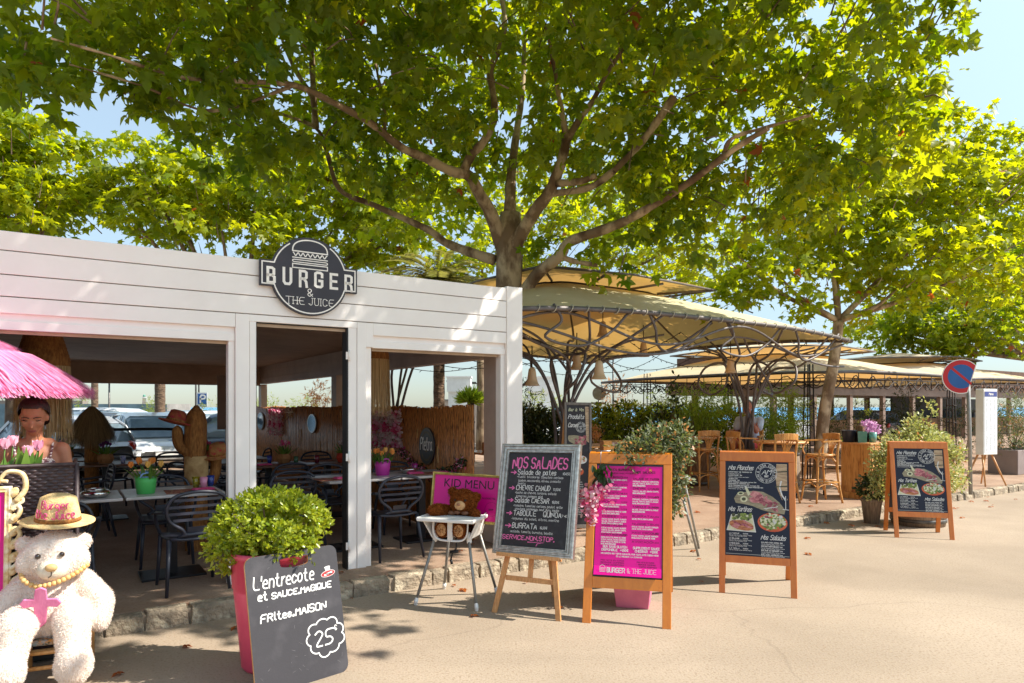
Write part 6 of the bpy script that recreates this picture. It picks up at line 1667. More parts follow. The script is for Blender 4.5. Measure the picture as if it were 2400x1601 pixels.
# ---- pink raffia parasol
o = thing('raffia_parasol', 'bright pink raffia beach parasol shading the wicker stand', 'parasol', (-4.28, 4.72, 0), 0)
MT['pinkraffia'] = leafmat('pink_raffia', lin(236, 128, 184), lin(246, 190, 218), lin(240, 110, 180), lin(250, 170, 210), .35)
rg = np.random.default_rng(14)
V = [fringe(2600, rg, .04, 2.42, .72, 2.06, .006, .05, .05, .03), fringe(4200, rg, .46, 2.21, 1.02, 1.86, .006, .06, .05, .03), fringe(5200, rg, .80, 2.04, 1.20, 1.74, .006, .12, .1, .03)]
strands('raffia', V, MT['pinkraffia'], o)
m = M(); m.lathe([(1.10, 1.80), (.9, 1.95), (.5, 2.17), (.03, 2.40)], n=32); m.build('canopy', cloth('pink_cloth', lin(226, 90, 156), lin(240, 100, 170), .4), o)
m = M(); m.tube([(0, 0, 0), (0, 0, 2.45)], .022, 10); m.build('pole', MT['white'], o)
for k in range(8):
    m = M(); t = 2 * math.pi * k / 8; m.tube([(0, 0, 2.36), (1.05 * math.cos(t), 1.05 * math.sin(t), 1.80)], .008, 6); m.build('rib', MT['white'], o)
# ------------------------------------------------------------------ wine bar: sails on branching steel columns
MT['sail'] = cloth('cream_sail', lin(228, 222, 184), lin(214, 166, 90), .30, lin(216, 208, 166), 1.5)
MT['sailwhite'] = cloth('ivory_sail', lin(236, 222, 190), lin(222, 170, 96), .32, lin(226, 208, 172), 1.5)
MT['tubegrey'] = mat('grey_steel_tube', lin(112, 104, 102), lin(92, 84, 82), sc=6, rough=.5, metal=.3)
MT['rope'] = mat('rope', lin(206, 196, 176), lin(176, 164, 144), sc=40, rough=.9)
MT['iron'] = mat('wrought_iron', lin(52, 40, 36), lin(36, 28, 26), sc=8, rough=.6, metal=.3)
def sail(name, lab, sc_, tc_, hs, ht, ze, zo, op, zc, ca, cloth_m, droop=.13, ties=True, bow=0):
    o = thing(name, lab, 'shade sail', S(sc_, tc_, 0), ANG, 'shade sails of the wine bar')
    def zz(u, v):
        mm = (abs(u) ** 7 + abs(v) ** 7) ** (1 / 7); mm = min(mm, 1.0) if max(abs(u), abs(v)) < 1 else 1.0
        e = ze - droop * min(abs(u), abs(v)) ** 3
        q = max(0, (1 - mm) / (1 - op))
        return e + (zo - ze) * q ** .92 + .03 * math.sin(u * 9) * math.sin(v * 8) * q * (1 - q)
    n = 40; vs, idx = [], {}
    for j in range(n + 1):
        for i in range(n + 1):
            u, v = -1 + 2 * i / n, -1 + 2 * j / n
            idx[i, j] = len(vs); vs.append((u * hs, v * ht, zz(u, v)))
    fs = [(idx[i, j], idx[i + 1, j], idx[i + 1, j + 1], idx[i, j + 1]) for j in range(n) for i in range(n) if max(abs(-1 + 2 * (i + .5) / n), abs(-1 + 2 * (j + .5) / n)) > op]
    m = M(); m.add(vs, fs, 0, True); m.build('canvas', cloth_m, o)
    def loop(k, dz):
        P = []
        for a, b in ((-1, -1), (1, -1), (1, 1), (-1, 1)):
            c, d = (-b, a)
            nx = (1, -1) if (a, b) == (-1, -1) else (1, 1) if (a, b) == (1, -1) else (-1, 1) if (a, b) == (1, 1) else (-1, -1)
            for q in range(14):
                t = q / 14; u, v = a + (nx[0] - a) * t, b + (nx[1] - b) * t; P.append((u * k * hs, v * k * ht, zz(u * k, v * k) + dz))
        return P
    m = M(); m.tube(loop(1, -.02), .032, 8, closed=True); m.build('edge_tube', MT['tubegrey'], o)
    m = M(); m.tube(loop(op, .0), .028, 7, closed=True); m.build('vent_tube', MT['iron'], o)
    if ties:
        m = M(); P = loop(1, -.02)
        for a in range(0, len(P)):
            p = Vector(P[a]); q = Vector(P[(a + 1) % len(P)])
            d = (q - p).normalized(); x = d.cross(Vector((0, 0, 1))).normalized(); 
            for h in (.25, .75):
                c = p.lerp(q, h); m.tube([c + x * .042 * math.cos(t) + Vector((0, 0, 1)) * .046 * math.sin(t) + d * .02 * math.sin(t) for t in [k * math.pi / 5 for k in range(10)]], .006, 5, closed=True)
        tag(m.build('rope_lashing', MT['rope'], o), kind='stuff')
    if ca:
        m = M(); vs = []; k = 10
        for j in range(k + 1):
            for i in range(k + 1):
                u, v = -1 + 2 * i / k, -1 + 2 * j / k; vs.append((u * ca, v * ca * ht / hs, zc + .22 * (1 - max(abs(u), abs(v))) - .06 * min(abs(u), abs(v)) ** 3))
        m.add(vs, [(j * (k + 1) + i, j * (k + 1) + i + 1, (j + 1) * (k + 1) + i + 1, (j + 1) * (k + 1) + i) for j in range(k) for i in range(k)], 0, True); m.build('vent_cap', cloth_m, o)
        m = M(); cb_ = ca * ht / hs
        m.tube([(-ca, -cb_, zc - .07), (0, -cb_, zc), (ca, -cb_, zc - .07), (ca, 0, zc), (ca, cb_, zc - .07), (0, cb_, zc), (-ca, cb_, zc - .07), (-ca, 0, zc)], .02, 7, closed=True)
        for a, b in ((1, 1), (1, -1), (-1, 1), (-1, -1), (.35, -1), (-.35, -1)): m.tube([(a * ca * .98, b * cb_ * .98, zc - .07), (a * op * hs, b * op * ht, zo)], .022, 6)
        m.build('cap_tube', MT['tubegrey'], o)
    return o
sail('shade_sail', 'large cream sail with olive shade and orange underside on branching columns', 5.42, 3.9, 3.5, 3.5, 2.93, 3.70, .34, 3.80, 1.9, MT['sail'])
sail('shade_sail', 'ivory sail with black iron scrollwork, behind the leaning pale trunk', 13.2, 5.15, 2.8, 3.45, 2.42, 2.95, .34, 3.12, 1.6, MT['sailwhite'], .06, False)
sail('shade_sail', 'ivory sail with iron scrollwork farthest along the street', 19.4, 5.0, 3.0, 3.2, 2.42, 2.95, .34, 3.12, 1.6, MT['sailwhite'], .06, False)

def steel_tree(lab, s, t, ends, seed, zs=1.45, nl=3):
    o = thing('branching_column', lab, 'column', S(s, t, TZ), ANG, 'branching steel columns under the big sail')
    r_ = random.Random(seed); m = M()
    for k, (ds, dt, z) in enumerate(ends):
        a = 2 * math.pi * k / len(ends) + .4; d = Vector((ds, dt, 0)); L_ = d.length; d = d / max(L_, .01); sd = Vector((-d.y, d.x, 0)) * r_.uniform(-.25, .25)
        p0 = Vector((.07 * math.cos(a), .07 * math.sin(a), 0)); p1 = Vector((.07 * math.cos(a + .5), .07 * math.sin(a + .5), .9)); p2 = p1 + d * .12 + Vector((0, 0, zs - .9)); 
        p3 = p2 + d * (L_ * .22) + sd + Vector((0, 0, (z - zs) * .55)); p4 = p2 + d * (L_ * .62) - sd * .6 + Vector((0, 0, (z - zs) * .70 + r_.uniform(-.12, .12)))
        m.tube(crv([p0, p1, p2, p3, p4, Vector((ds, dt, z))], 7), [.026, .017], 8)
    m.build('stem', MT['tubegrey'], o)
    for k in range(nl):
        a = 2 * math.pi * k / nl + r_.uniform(-.3, .3); d = Vector((math.cos(a), math.sin(a), 0)); sd = Vector((-d.y, d.x, 0)); q = r_.uniform(.7, 1.25)
        m = M()
        P = [d * .1 + Vector((0, 0, .6)), d * .14 + Vector((0, 0, zs - .1)), d * .26 + Vector((0, 0, zs + .45)) , d * (.55 * q) + sd * .1 + Vector((0, 0, zs + .85)), d * (.95 * q) + sd * .2 + Vector((0, 0, zs + .78)), d * (1.12 * q) + sd * .1 + Vector((0, 0, zs + .48)), d * (.85 * q) - sd * .05 + Vector((0, 0, zs + .30)), d * (.5 * q) + sd * .05 + Vector((0, 0, zs + .5)), d * (.62 * q) - sd * .35 + Vector((0, 0, zs + .98)), d * (1.1 * q) - sd * .75 + Vector((0, 0, zs + 1.16))]
        m.tube(crv(P, 6), [.024, .016], 8); m.build('loop_stem', MT['tubegrey'], o)
    return o
ZE = 2.93 - TZ - .04
steel_tree('branching steel column nearest the pavilion, under the big sail', 3.7, 1.7, [(-1.7, -1.25, ZE - .05), (-.6, -1.28, ZE), (.7, -1.28, ZE), (1.9, -1.1, ZE), (-1.75, .6, ZE), (1.2, 1.4, ZE + .5), (-.3, 1.5, ZE + .45)], 2)
steel_tree('branching steel column in front of the seated man, under the big sail', 7.95, 1.75, [(-2.2, -1.3, ZE), (-.9, -1.33, ZE), (.35, -1.33, ZE - .05), (.9, .3, ZE), (-1.3, 1.2, ZE + .5), (.4, 1.4, ZE + .2)], 3)
steel_tree('branching steel column seen through the right opening above the bamboo', 2.15, 4.4, [(-.1, -1.6, ZE), (-.1, -.6, ZE), (-.1, .8, ZE), (-.1, 1.9, ZE), (1.2, .2, ZE + .4), (.9, -1.2, ZE + .3), (1.0, 1.4, ZE + .4)], 4, nl=0)
o = thing('sail_bracing', 'sinuous grey steel tubes weaving below the front edge of the big sail', 'bracing', S(1.95, .42, 0), ANG)
for k, (z0, am, ph, fr, t0) in enumerate(((2.68, .17, 0, 1.9, .05), (2.55, .18, 1.7, 1.4, .15))):
    m = M(); P = []
    for i in range(46):
        s = 6.9 * i / 45; P.append((s, t0 + .08 * math.sin(s * 1.3 + ph) , z0 + am * math.sin(s * fr + ph) - .01 * abs(s - 3.4)))
    m.tube(P, .018, 7); m.build('sinuous_tube', MT['tubegrey'], o)
for i in range(4):
    s = .6 + i * 1.6; m = M(); m.tube(crv([(s, 0, 2.89), (s + .15, .04, 2.7), (s - .05 + .3 * (i % 2), .1, 2.5), (s + .5, .12, 2.42), (s + .95, .08, 2.6), (s + 1.25, .02, 2.89)], 6), .018, 7); m.build('sinuous_tube', MT['tubegrey'], o)

def valance(lab, pts, z, h, seed):
    o = thing('iron_valance', lab, 'ironwork', (0, 0, 0), 0, 'iron scrollwork along the ivory sails')
    m = M(); P = [S(a, b, z) for a, b in pts]; L_ = sum((P[i + 1] - P[i]).length for i in range(len(P) - 1))
    for a, b in zip(P, P[1:]):
        l = (b - a).length; d = (b - a) / l; n = int(l / .5); u = Vector((0, 0, 1))
        m.tube([a, b], .016, 5); m.tube([a - u * h * .35, b - u * h * .35], .011, 5)
        m.tube([a + d * (l * k / 60) - u * (h * .72 + h * .24 * math.sin(k * .9)) for k in range(61)], .013, 5)
        m.tube([a + d * (l * k / 60) - u * (h * .55 + h * .4 * math.sin(k * .9 + 2.2)) for k in range(61)], .011, 5)
        for k in range(n):
            c = a + d * (l * (k + .5) / n) - u * h * .55
            m.tube([c + d * (.11 * q * math.cos(7 * q)) + u * (.12 * q * math.sin(7 * q)) for q in [i / 14 for i in range(15)]], .009, 4)
            m.tube([a + d * (l * k / n), a + d * (l * k / n) - u * h * .9], .010, 4)
    m.build('scrollwork', MT['iron'], o)
valance('black iron scrollwork along the street edge of the nearer ivory sail', [(10.4, 1.7), (16.0, 1.7)], 2.36, .34, 1)
valance('black iron scrollwork along the near side of the nearer ivory sail', [(10.4, 8.6), (10.4, 1.75)], 2.36, .34, 2)
valance('black iron scrollwork along the far side of the nearer ivory sail', [(11, 8.4), (16.0, 8.4)], 2.36, .34, 5)
valance('black iron scrollwork along the street edge of the farthest sail', [(16.4, 1.8), (22.4, 1.8)], 2.36, .34, 3)
def ironpost(lab, s, t, h=2.4):
    o = thing('iron_post', lab, 'post', S(s, t, TZ), ANG, 'iron posts of the ivory sails')
    m = M()
    for a, b in ((-.09, -.09), (.09, -.09), (.09, .09), (-.09, .09)): m.tube([(a, b, 0), (a * .6, b * .6, h)], .015, 6)
    for k in range(5): m.tube([(-.085, -.085, .3 + k * .42), (.085, -.085, .3 + k * .42), (.085, .085, .3 + k * .42), (-.085, .085, .3 + k * .42)], .010, 5, closed=True)
    m.build('post', MT['iron'], o)
ironpost('black lattice iron post just right of the leaning pale trunk', 10.45, 2.2)
ironpost('black lattice iron post left of the ivory sail, before the sea', 10.5, 6.9)
ironpost('black lattice iron post between the two ivory sails', 16.1, 2.0)
o = thing('hanging_lantern', 'black iron hanging lantern below the ivory sail', 'lantern', S(10.4, 4.2, 2.0), ANG)
m = M()
for k in range(8):
    t = k * math.pi / 4; m.tube([(.0, 0, .2), (.09 * math.cos(t), .09 * math.sin(t), .05), (.10 * math.cos(t), .10 * math.sin(t), -.25), (.05 * math.cos(t), .05 * math.sin(t), -.33)], .009, 4)
m.tube([(0, 0, .2), (0, 0, .4)], .01, 4); m.build('cage', MT['iron'], o)

MT['frost'] = leafmat('frosted_glass', lin(226, 200, 160), lin(230, 206, 170), lin(240, 210, 160), lin(240, 210, 160), .35, rough=.3)
def bell(lab, p, s_=1.0):
    o = thing('bell_lamp', lab, 'lamp', p, 0, 'frosted bell lamps under the big sail')
    m = M(); m.lathe([(.02, .13), (.045, .11), (.055, .05), (.062, -.02), (.085, -.09), (.105, -.115), (.1, -.115), (.058, -.02), (.05, .05), (.0, .11)], n=18); m.build('lamp_shade', MT['frost'], o)
    m = M(); m.tube([(0, 0, .12), (0, 0, .42)], .008, 5); m.build('cord', MT['iron'], o)
bell('frosted bell lamp hanging just right of the white corner post', at(1247, 884, 9.2)); bell('frosted bell lamp behind the steel column stems', at(1352, 848, 9.9)); bell('large frosted bell lamp right of the nearest steel column', at(1404, 868, 8.9)); bell('dim bell lamp high under the orange canvas', at(1413, 772, 11)); bell('bell lamp above the hedge before the second column', at(1712, 858, 11.4)); bell('small bell lamp left of the second column', at(1508, 820, 11.5))
o = thing('string_lights', 'thin dark fairy light strings sagging under the big sail', 'fairy lights', S(2, .5, 0), ANG)
rl = random.Random(4); m = M()
for k in range(5):
    a = Vector((.05, .4 + k * 1.2, 2.75)); b = Vector((6.7, .6 + k * 1.2, 2.8)); P = [a.lerp(b, i / 40) - Vector((0, 0, .42 * (1 - (2 * ((i / 40 * 2) % 1) - 1) ** 2))) for i in range(41)]; m.tube(P, .006, 4)
    for p in P:
        m.tube([p, p + Vector((rl.uniform(-.04, .04), rl.uniform(-.04, .04), rl.uniform(-.05, .02)))], .006, 4)
m.build('cable', MT['iron'], o)

# ---- bar stools round barrel tables
def stool_proto():
    o = thing('bar_stool', 'x', 'bar stool', (0, 0, 0), 0, 'bentwood bar stools of the wine bar'); Wd = MT['rattanwood']
    for sx in (-1, 1):
        m = M(); m.tube(crv([(sx * .15, .15, .74), (sx * .17, .17, .4), (sx * .205, .21, 0)], 4), [.02, .015], 8); m.build('leg', Wd, o)
        m = M(); m.tube(crv([(sx * .20, -.19, 1.0), (sx * .185, -.165, .74), (sx * .18, -.18, .4), (sx * .21, -.24, 0)], 5), [.018, .017], 8); m.build('leg', Wd, o)
        m = M(); m.bar((sx * .205, -.21, .985), (sx * .235, .13, .975), .05, .022); m.tube(crv([(sx * .2, .15, .75), (sx * .225, .17, .85), (sx * .235, .08, .965)], 5), .013, 7); m.build('arm', Wd, o)
    m = M(); m.lathe([(0, .735), (.2, .735), (.215, .75), (.21, .77), (.0, .768)], n=24); m.build('seat', Wd, o)
    m = M()
    C = [(-.21, -.185, 1.04), (-.12, -.235, 1.05), (0, -.25, 1.055), (.12, -.235, 1.05), (.21, -.185, 1.04)]
    for a, b in zip(crv(C, 4), crv(C, 4)[1:]): m.bar(a, b, .022, .10)
    m.build('top_rail', Wd, o, bevel=.004)
    m = M()
    for k in range(6):
        q = k - 2.5; m.tube(crv([(q * .014, -.178, .765), (q * .022, -.19, .86), (q * .05, -.225, 1.01)], 4), .0085, 6)
    m.build('fan_slats', Wd, o)
    m = M()
    for a in range(4):
        t = a * math.pi / 2; Rm = Matrix.Rotation(t, 3, 'Z')
        m.tube([Rm @ Vector(p) for p in crv([(-.17, .165, .5), (-.15, .16, .64), (-.06, .155, .71), (.06, .155, .71), (.15, .16, .64), (.17, .165, .5)], 4)], .011, 7)
        m.tube([Rm @ Vector(p) for p in crv([(-.19, .195, .16), (-.15, .19, .26), (0, .185, .30), (.15, .19, .26), (.19, .195, .16)], 4)], .011, 7)
    m.tube([(-.19, .19, .33), (.19, .19, .33), (.19, -.2, .33), (-.19, -.2, .33)], .013, 7, closed=True); m.build('foot_rest', Wd, o)
    return o
ST = stool_proto(); ust = [0]
def stool(p, rot, lab):
    if not ust[0]:
        ust[0] = 1; ST.location = p; ST.rotation_euler = (0, 0, R(rot)); ST['label'] = lab; return
    tree_copy(ST, p, R(rot), lab)
stool((3.50, 12.45, TZ), 12, 'bentwood bar stool with its back to the street, left of the red shorts man')
stool((4.28, 10.95, TZ), 14, 'bentwood bar stool with its back to the street right behind the navy board')
stool((4.95, 10.95, TZ), 100, 'bentwood bar stool facing left beside the wooden cabinet')
stool((4.05, 12.0, TZ), -75, 'bentwood bar stool turned right at the post of the branching column')
stool((4.35, 12.75, TZ), 190, 'bentwood bar stool behind the barrel table, mostly hidden by the nearer one')
stool((3.05, 13.4, TZ), -60, 'bentwood bar stool behind the dark barrel table')
def barrel_table(lab, p, wood):
    o = thing('barrel_table', lab, 'barrel table', p, 0, 'barrel tables of the wine bar')
    m = M(); m.lathe([(.26, 0), (.30, .2), (.325, .46), (.30, .72), (.26, .9), (0, .9)], n=28); m.build('barrel', MT[wood], o)
    for z, r_ in ((.05, .272), (.2, .304), (.72, .304), (.86, .272)):
        m = M(); m.lathe([(r_ - .003, z - .022), (r_ + .006, z - .02), (r_ + .006, z + .02), (r_ - .003, z + .022)], n=28); m.build('hoop', MT['hoop'], o)
    m = M(); m.lathe([(0, .9), (.44, .9), (.45, .915), (.44, .935), (0, .935)], n=32); m.build('top', MT['beech'], o)
barrel_table('weathered barrel table with round top beyond the navy board', (4.62, 11.75, TZ), 'greyoak')
barrel_table('dark barrel table behind the left bar stool', (3.55, 13.35, TZ), 'oak')

# ---- cabinet with things on it
cbo = thing('wooden_cabinet', 'tall pine cabinet with knots standing by the kerb', 'cabinet', S(8.6, -.10, TZ), ANG)
MT['knotty'] = mat('knotty_pine', lin(212, 158, 92), lin(186, 126, 62), sc=3, rough=.5, stretch=(7, 7, .8), c3=lin(128, 70, 32), sc3=5.5, coat=.2)
m = M(); m.box(0, .46, .0, .50, .1, .90); m.build('carcass', MT['knotty'], cbo, bevel=.004)
m = M(); m.box(-.02, .48, -.02, .52, 0, .1); m.build('plinth', MT['knotty'], cbo, bevel=.004)
m = M(); m.box(-.02, .48, -.02, .52, .9, .93); m.build('top', MT['beech'], cbo, bevel=.004)
for k in range(2):
    m = M(); m.box(.03 + .205 * k, .225 + .205 * k, -.016, -.001, .14, .86); m.build('door', MT['knotty'], cbo, bevel=.003)
CT = lambda s, t: S(8.6 + s, -.10 + t, TZ + .93)
m = M(); m.lathe([(.085, 0), (.115, .19), (.125, .2), (.11, .2), (.08, .01)], n=24); q = m.build('ice_bucket', mat('dark_bucket', lin(34, 38, 50), lin(44, 48, 62), sc=6, rough=.3), loc=CT(.06, .40)); tag(q, 'dark ice bucket at the back left of the cabinet top', 'bucket')
MT['tealglass'] = mat('teal_glass', lin(96, 150, 138), lin(76, 128, 118), sc=5, rough=.12, spec=.7, coat=.5)
m = M(); m.lathe([(.09, 0), (.10, .18), (.092, .18), (.08, .01)], n=4, sm=False); q = m.build('glass_box', MT['tealglass'], loc=CT(.10, .19), rz=R(20), bevel=.004); tag(q, 'square teal glass box in the middle of the cabinet top', 'glass box')
m = M(); m.lathe([(.055, 0), (.062, .17), (.054, .17), (.05, .01)], n=20); q = m.build('glass_vase', MT['tealglass'], loc=CT(.26, .10)); tag(q, 'pale teal glass vase at the front of the cabinet top', 'vase')
m = M(); m.box(-.07, .07, -.06, .06, 0, .12); q = m.build('small_crate', MT['oak'], loc=CT(.27, .30) + Vector((0, 0, .155)), rz=R(30), bevel=.004); tag(q, 'small dark wooden box on the stand behind the teal vase', 'box')
m = M(); m.box(-.09, .09, -.07, .07, 0, .154); q = m.build('plinth_box', MT['black'], loc=CT(.29, .31), rz=R(30), bevel=.004); tag(q, 'black box under the small dark wooden box on the cabinet', 'box')
o = thing('hydrangea', 'pink purple hydrangea in a dark pot on the cabinet', 'flowers', CT(.40, .22), ANG)
m = M(); m.lathe([(.06, 0), (.085, .15), (.0, .15)], n=18); m.build('pot', MT['black'], o)
MT['hydr'] = leafmat('hydrangea_petal', lin(196, 140, 190), lin(222, 172, 206), lin(210, 140, 200), lin(230, 180, 220), .3)
rg = np.random.default_rng(41); P, Nn = [], []
for cx, cy, cz_, r_ in ((-.10, 0, .27, .085), (.03, -.03, .25, .095), (.0, .06, .30, .08), (.12, .0, .20, .085)):
    u = rg.normal(0, 1, (110, 3)); u /= np.linalg.norm(u, axis=1, keepdims=True); P.append(np.array([cx, cy, cz_]) + u * r_); Nn.append(u)
P = np.concatenate(P); Nn = np.concatenate(Nn); link('blossom', leafmesh('blossom', P, rg.normal(0, 1, P.shape), Nn, np.full(len(P), .036), PETAL, [MT['hydr']], rg), o)

# ---- half barrel with variegated shrub
hb = Vector((5.72, 9.62, 0))
o = thing('half_barrel', 'weathered half-barrel planter behind the far navy board', 'planter', hb)
m = M(); m.lathe([(.33, 0), (.37, .22), (.40, .45), (.375, .45), (.34, .38)], n=28); m.build('barrel', MT['greyoak'], o)
for z, r_ in ((.08, .348), (.34, .388)):
    m = M(); m.lathe([(r_, z - .025), (r_ + .006, z - .02), (r_ + .008, z + .02), (r_, z + .025)], n=28); m.build('hoop', MT['hoop'], o)
m = M(); m.lathe([(0, .39), (.35, .39)], n=24); m.build('soil', MT['soil'], o)
shrub('cream variegated shrub spilling from the half-barrel', hb + Vector((0, 0, .39)), EL([(2150, 1040, 9.6, .38, .32, .16), (2090, 1060, 9.5, .2, .24, .15), (2210, 1060, 9.6, .19, .24, .17), (2150, 1000, 9.7, .17, .17, .11), (2180, 960, 9.7, .06, .07, .10), (2195, 1120, 9.5, .2, .25, .24), (2245, 1110, 9.6, .07, .12, .22), (2070, 1105, 9.4, .14, .2, .2), (2065, 1150, 9.3, .12, .16, .1)]), 10500, .05, OVAL, ['varieg', 'varieg', 'olive', 'dry'], 61, sub=10, spread=.09)
m = M(); m.lathe([(.10, 0), (.135, .30), (.145, .31), (.145, .35), (.12, .35)], n=20); q = m.build('small_pot', MT['greyoak'], loc=(5.12, 9.72, 0)); tag(q, 'small grey pot left of the half-barrel', 'pot')
shrub('small dark leafy plant in the small grey pot', Vector((5.12, 9.72, .33)), [(5.12, 9.70, .52, .17, .15, .15, 1)], 700, .07, OVAL, ['darkleaf', 'olive'], 62, stems=5, sub=8, spread=.06)

# ---- no-parking sign, bent at one side
sp = thing('no_parking_sign', 'bent round no-parking sign in red and blue on a pole', 'road sign', (8.13, 12.1, .1), R(-14))
m = M(); m.tube([(0, 0, 0), (-.02, 0, 1.2), (-.05, 0, 2.36)], .032, 12); m.build('pole', MT['galv'], sp)
rc = .305; cx = -.17; czz = 2.09
def disc_cut(r, k, n=44, x1=.185, sl=.28):
    P = []
    for i in range(n):
        t = 2 * math.pi * i / n; P.append((r * math.cos(t), r * math.sin(t)))
    return [(min(x, x1 + sl * z), z) for x, z in P]
m = M(); m.T = Matrix.Translation((cx, -.05, czz)); m.prism(disc_cut(rc, 0), -.012, 0); m.build('disc_back', MT['white'], sp)
MT['signred'] = mat('sign_red', lin(196, 30, 36), lin(184, 26, 32), sc=4, rough=.4); MT['signblue'] = mat('sign_blue', lin(36, 96, 166), lin(30, 86, 152), sc=4, rough=.4)
m = M(); m.T = Matrix.Translation((cx, -.05, czz)); m.flat(disc_cut(rc - .014, 0, x1=.168), -.0135, 0); m.flat(disc_cut(rc * .70, 0, x1=.165), -.015, 1)
m.flat([(-.165, .135), (-.135, .165), (.166, -.115), (.15, -.155)], -.0165, 0)
m.build('sign_face', [MT['signred'], MT['signblue']], sp)
m = M(); m.T = Matrix.Translation((cx, -.05, czz))
m.add([(.185 + .28 * .215, -.012, .215), (.185 - .28 * .28, -.012, -.28), (.20 - .28 * .2, .06, -.2), (.215 + .28 * .18, .065, .17)], [(0, 1, 2, 3)]); m.build('bent_edge', MT['white'], sp)
m = M(); m.bar((-.18, -.02, 2.0), (.06, -.02, 2.02), .03, .02); m.build('bracket', MT['galv'], sp)

# ---- menu light-box
mb = thing('menu_case', 'tall white menu case with tiny print on splayed wooden legs', 'menu board', (9.22, 13.15, TZ), R(22))
m = M(); m.box(-.20, .20, 0, .16, .60, 1.87); m.build('case', MT['white'], mb, bevel=.012)
m = M(); m.box(-.175, .175, -.004, -.001, .65, 1.82); m.build('menu_sheet', mat('paper', lin(236, 238, 240), rough=.5), mb)
m = M(); m.box(-.175, .175, -.007, -.005, 1.72, 1.82); m.build('header', mat('header_blue', lin(66, 78, 140), rough=.5), mb)
m = M(); r_ = random.Random(5)
write(m, 'Menu', 0, 1.75, .045, .008, y=-.008, align='c', slant=.2)
m.build('header_text', MT['cream'], mb)
m = M()
for c in range(3):
    z = 1.68; 
    while z > .68:
        if r_.random() < .88: write(m, 'POISSONS', -.155 + c * .112, z, .007, .0016, y=-.0055, soft=0, width=r_.uniform(.04, .095))
        z -= .0175
m.build('print', mat('grey_print', lin(120, 122, 130), rough=.6), mb)
for x, y in ((-.24, -.06), (.3, -.1), (-.18, .4), (.24, .34)):
    m = M(); m.tube([(x, y, 0), (x * .45, .1 + y * .2, .62)], [.014, .02], 8); m.build('leg', MT['beech'], mb)

# ---- trough with oleander at the right edge
tr = thing('planter_trough', 'grey taupe planter trough at the right edge', 'planter', S(15.75, .62, TZ), ANG)
m = M(); m.box(-.35, 1.3, -.3, .3, 0, .55); m.build('trough', mat('taupe_trough', lin(138, 124, 120), lin(122, 108, 104), sc=2, rough=.7), tr, bevel=.01)
m = M(); m.box(-.31, 1.26, -.26, .26, .545, .553); m.build('soil', MT['soil'], tr)
shrub('tall reddish oleander growing from the grey trough', S(16.0, .62, TZ + .55), EL([(2375, 1010, 15.8, .45, .4, .5), (2350, 1040, 15.7, .25, .3, .3), (2400, 960, 16, .5, .4, .35), (2360, 960, 15.8, .2, .25, .2), (2430, 1020, 16, .5, .5, .5)]), 3600, .10, LANCE, ['olive', 'darkleaf', 'dry'], 63, sub=9, spread=.12)
ch_s = []
for k, (s, t, lab) in enumerate([(12.2, 1.6, 'pale wooden chair right of the half-barrel shrub'), (12.9, 1.5, 'pale wooden chair behind the no-parking pole')]):
    o = thing('wooden_chair', lab, 'chair', S(s, t, TZ), ANG + R(30 * k), 'pale wooden chairs of the neighbouring terrace')
    for x, y in ((-.19, -.19), (.19, -.19), (-.19, .19), (.19, .19)):
        m = M(); m.tube([(x * 1.1, y * 1.15, 0), (x * .8, y * .8, .45)], [.013, .019], 8); m.build('leg', MT['beech'], o)
    m = M(); m.box(-.21, .21, -.2, .2, .44, .47); m.build('seat', MT['beech'], o, bevel=.01)
    m = M(); m.box(-.21, .21, -.215, -.195, .62, .86); m.bar((-.19, -.2, .46), (-.19, -.205, .64), .03, .02); m.bar((.19, -.2, .46), (.19, -.205, .64), .03, .02); m.build('backrest', MT['beech'], o, bevel=.006)
cane = thing('cane_chair', 'dark cane-backed chair between the bar stool and the cabinet', 'chair', (5.65, 12.0, TZ), R(80))
MT['canew'] = mat('cane_weave', lin(150, 110, 72), lin(60, 42, 34), sc=60, rough=.7)
for x, y in ((-.2, -.2), (.2, -.2), (-.2, .2), (.2, .2)):
    m = M(); m.tube([(x * 1.1, y * 1.1, 0), (x, y, .45)], .014, 8); m.build('leg', MT['iron'], cane)
m = M(); m.box(-.22, .22, -.22, .22, .44, .47); m.build('seat', MT['canew'], cane, bevel=.01)
m = M(); m.prism(rrect(.42, .45, .1), -.012, .012); m.T = Matrix.Identity(4); q = m.build('backrest', MT['canew'], cane); q.location = (0, -.22, .47); q.rotation_euler = (R(8), 0, 0)

# ---- crates and boxes on the tables by the slim board
MT['crate'] = mat('honey_crate', lin(214, 158, 80), lin(176, 116, 52), sc=6, rough=.6, stretch=(2, 2, 8))
def crate(lab, p, rz, w=.34, d=.22, h=.15):
    o = thing('wooden_crate', lab, 'crate', p, rz, 'small wooden crates on the wine bar tables')
    m = M(); m.box(-w / 2, w / 2, -d / 2, -d / 2 + .012, 0, h * .52); m.box(-w / 2, w / 2, d / 2 - .012, d / 2, 0, h); m.box(-w / 2, -w / 2 + .012, -d / 2 + .012, d / 2 - .012, 0, h); m.box(w / 2 - .012, w / 2, -d / 2 + .012, d / 2 - .012, 0, h); m.box(-w / 2 + .012, w / 2 - .012, -d / 2 + .012, d / 2 - .012, 0, .012)
    m.box(-w / 2, -.05, -d / 2, -d / 2 + .012, h * .56, h); m.box(.05, w / 2, -d / 2, -d / 2 + .012, h * .56, h); m.build('slats', MT['crate'], o)
    m = M(); m.box(-w / 2 + .02, w / 2 - .02, -d / 2 + .02, d / 2 - .02, .02, h * .85); m.build('menus', mat('menu_cards', lin(200, 190, 176), lin(120, 60, 50), sc=30, rough=.7), o)
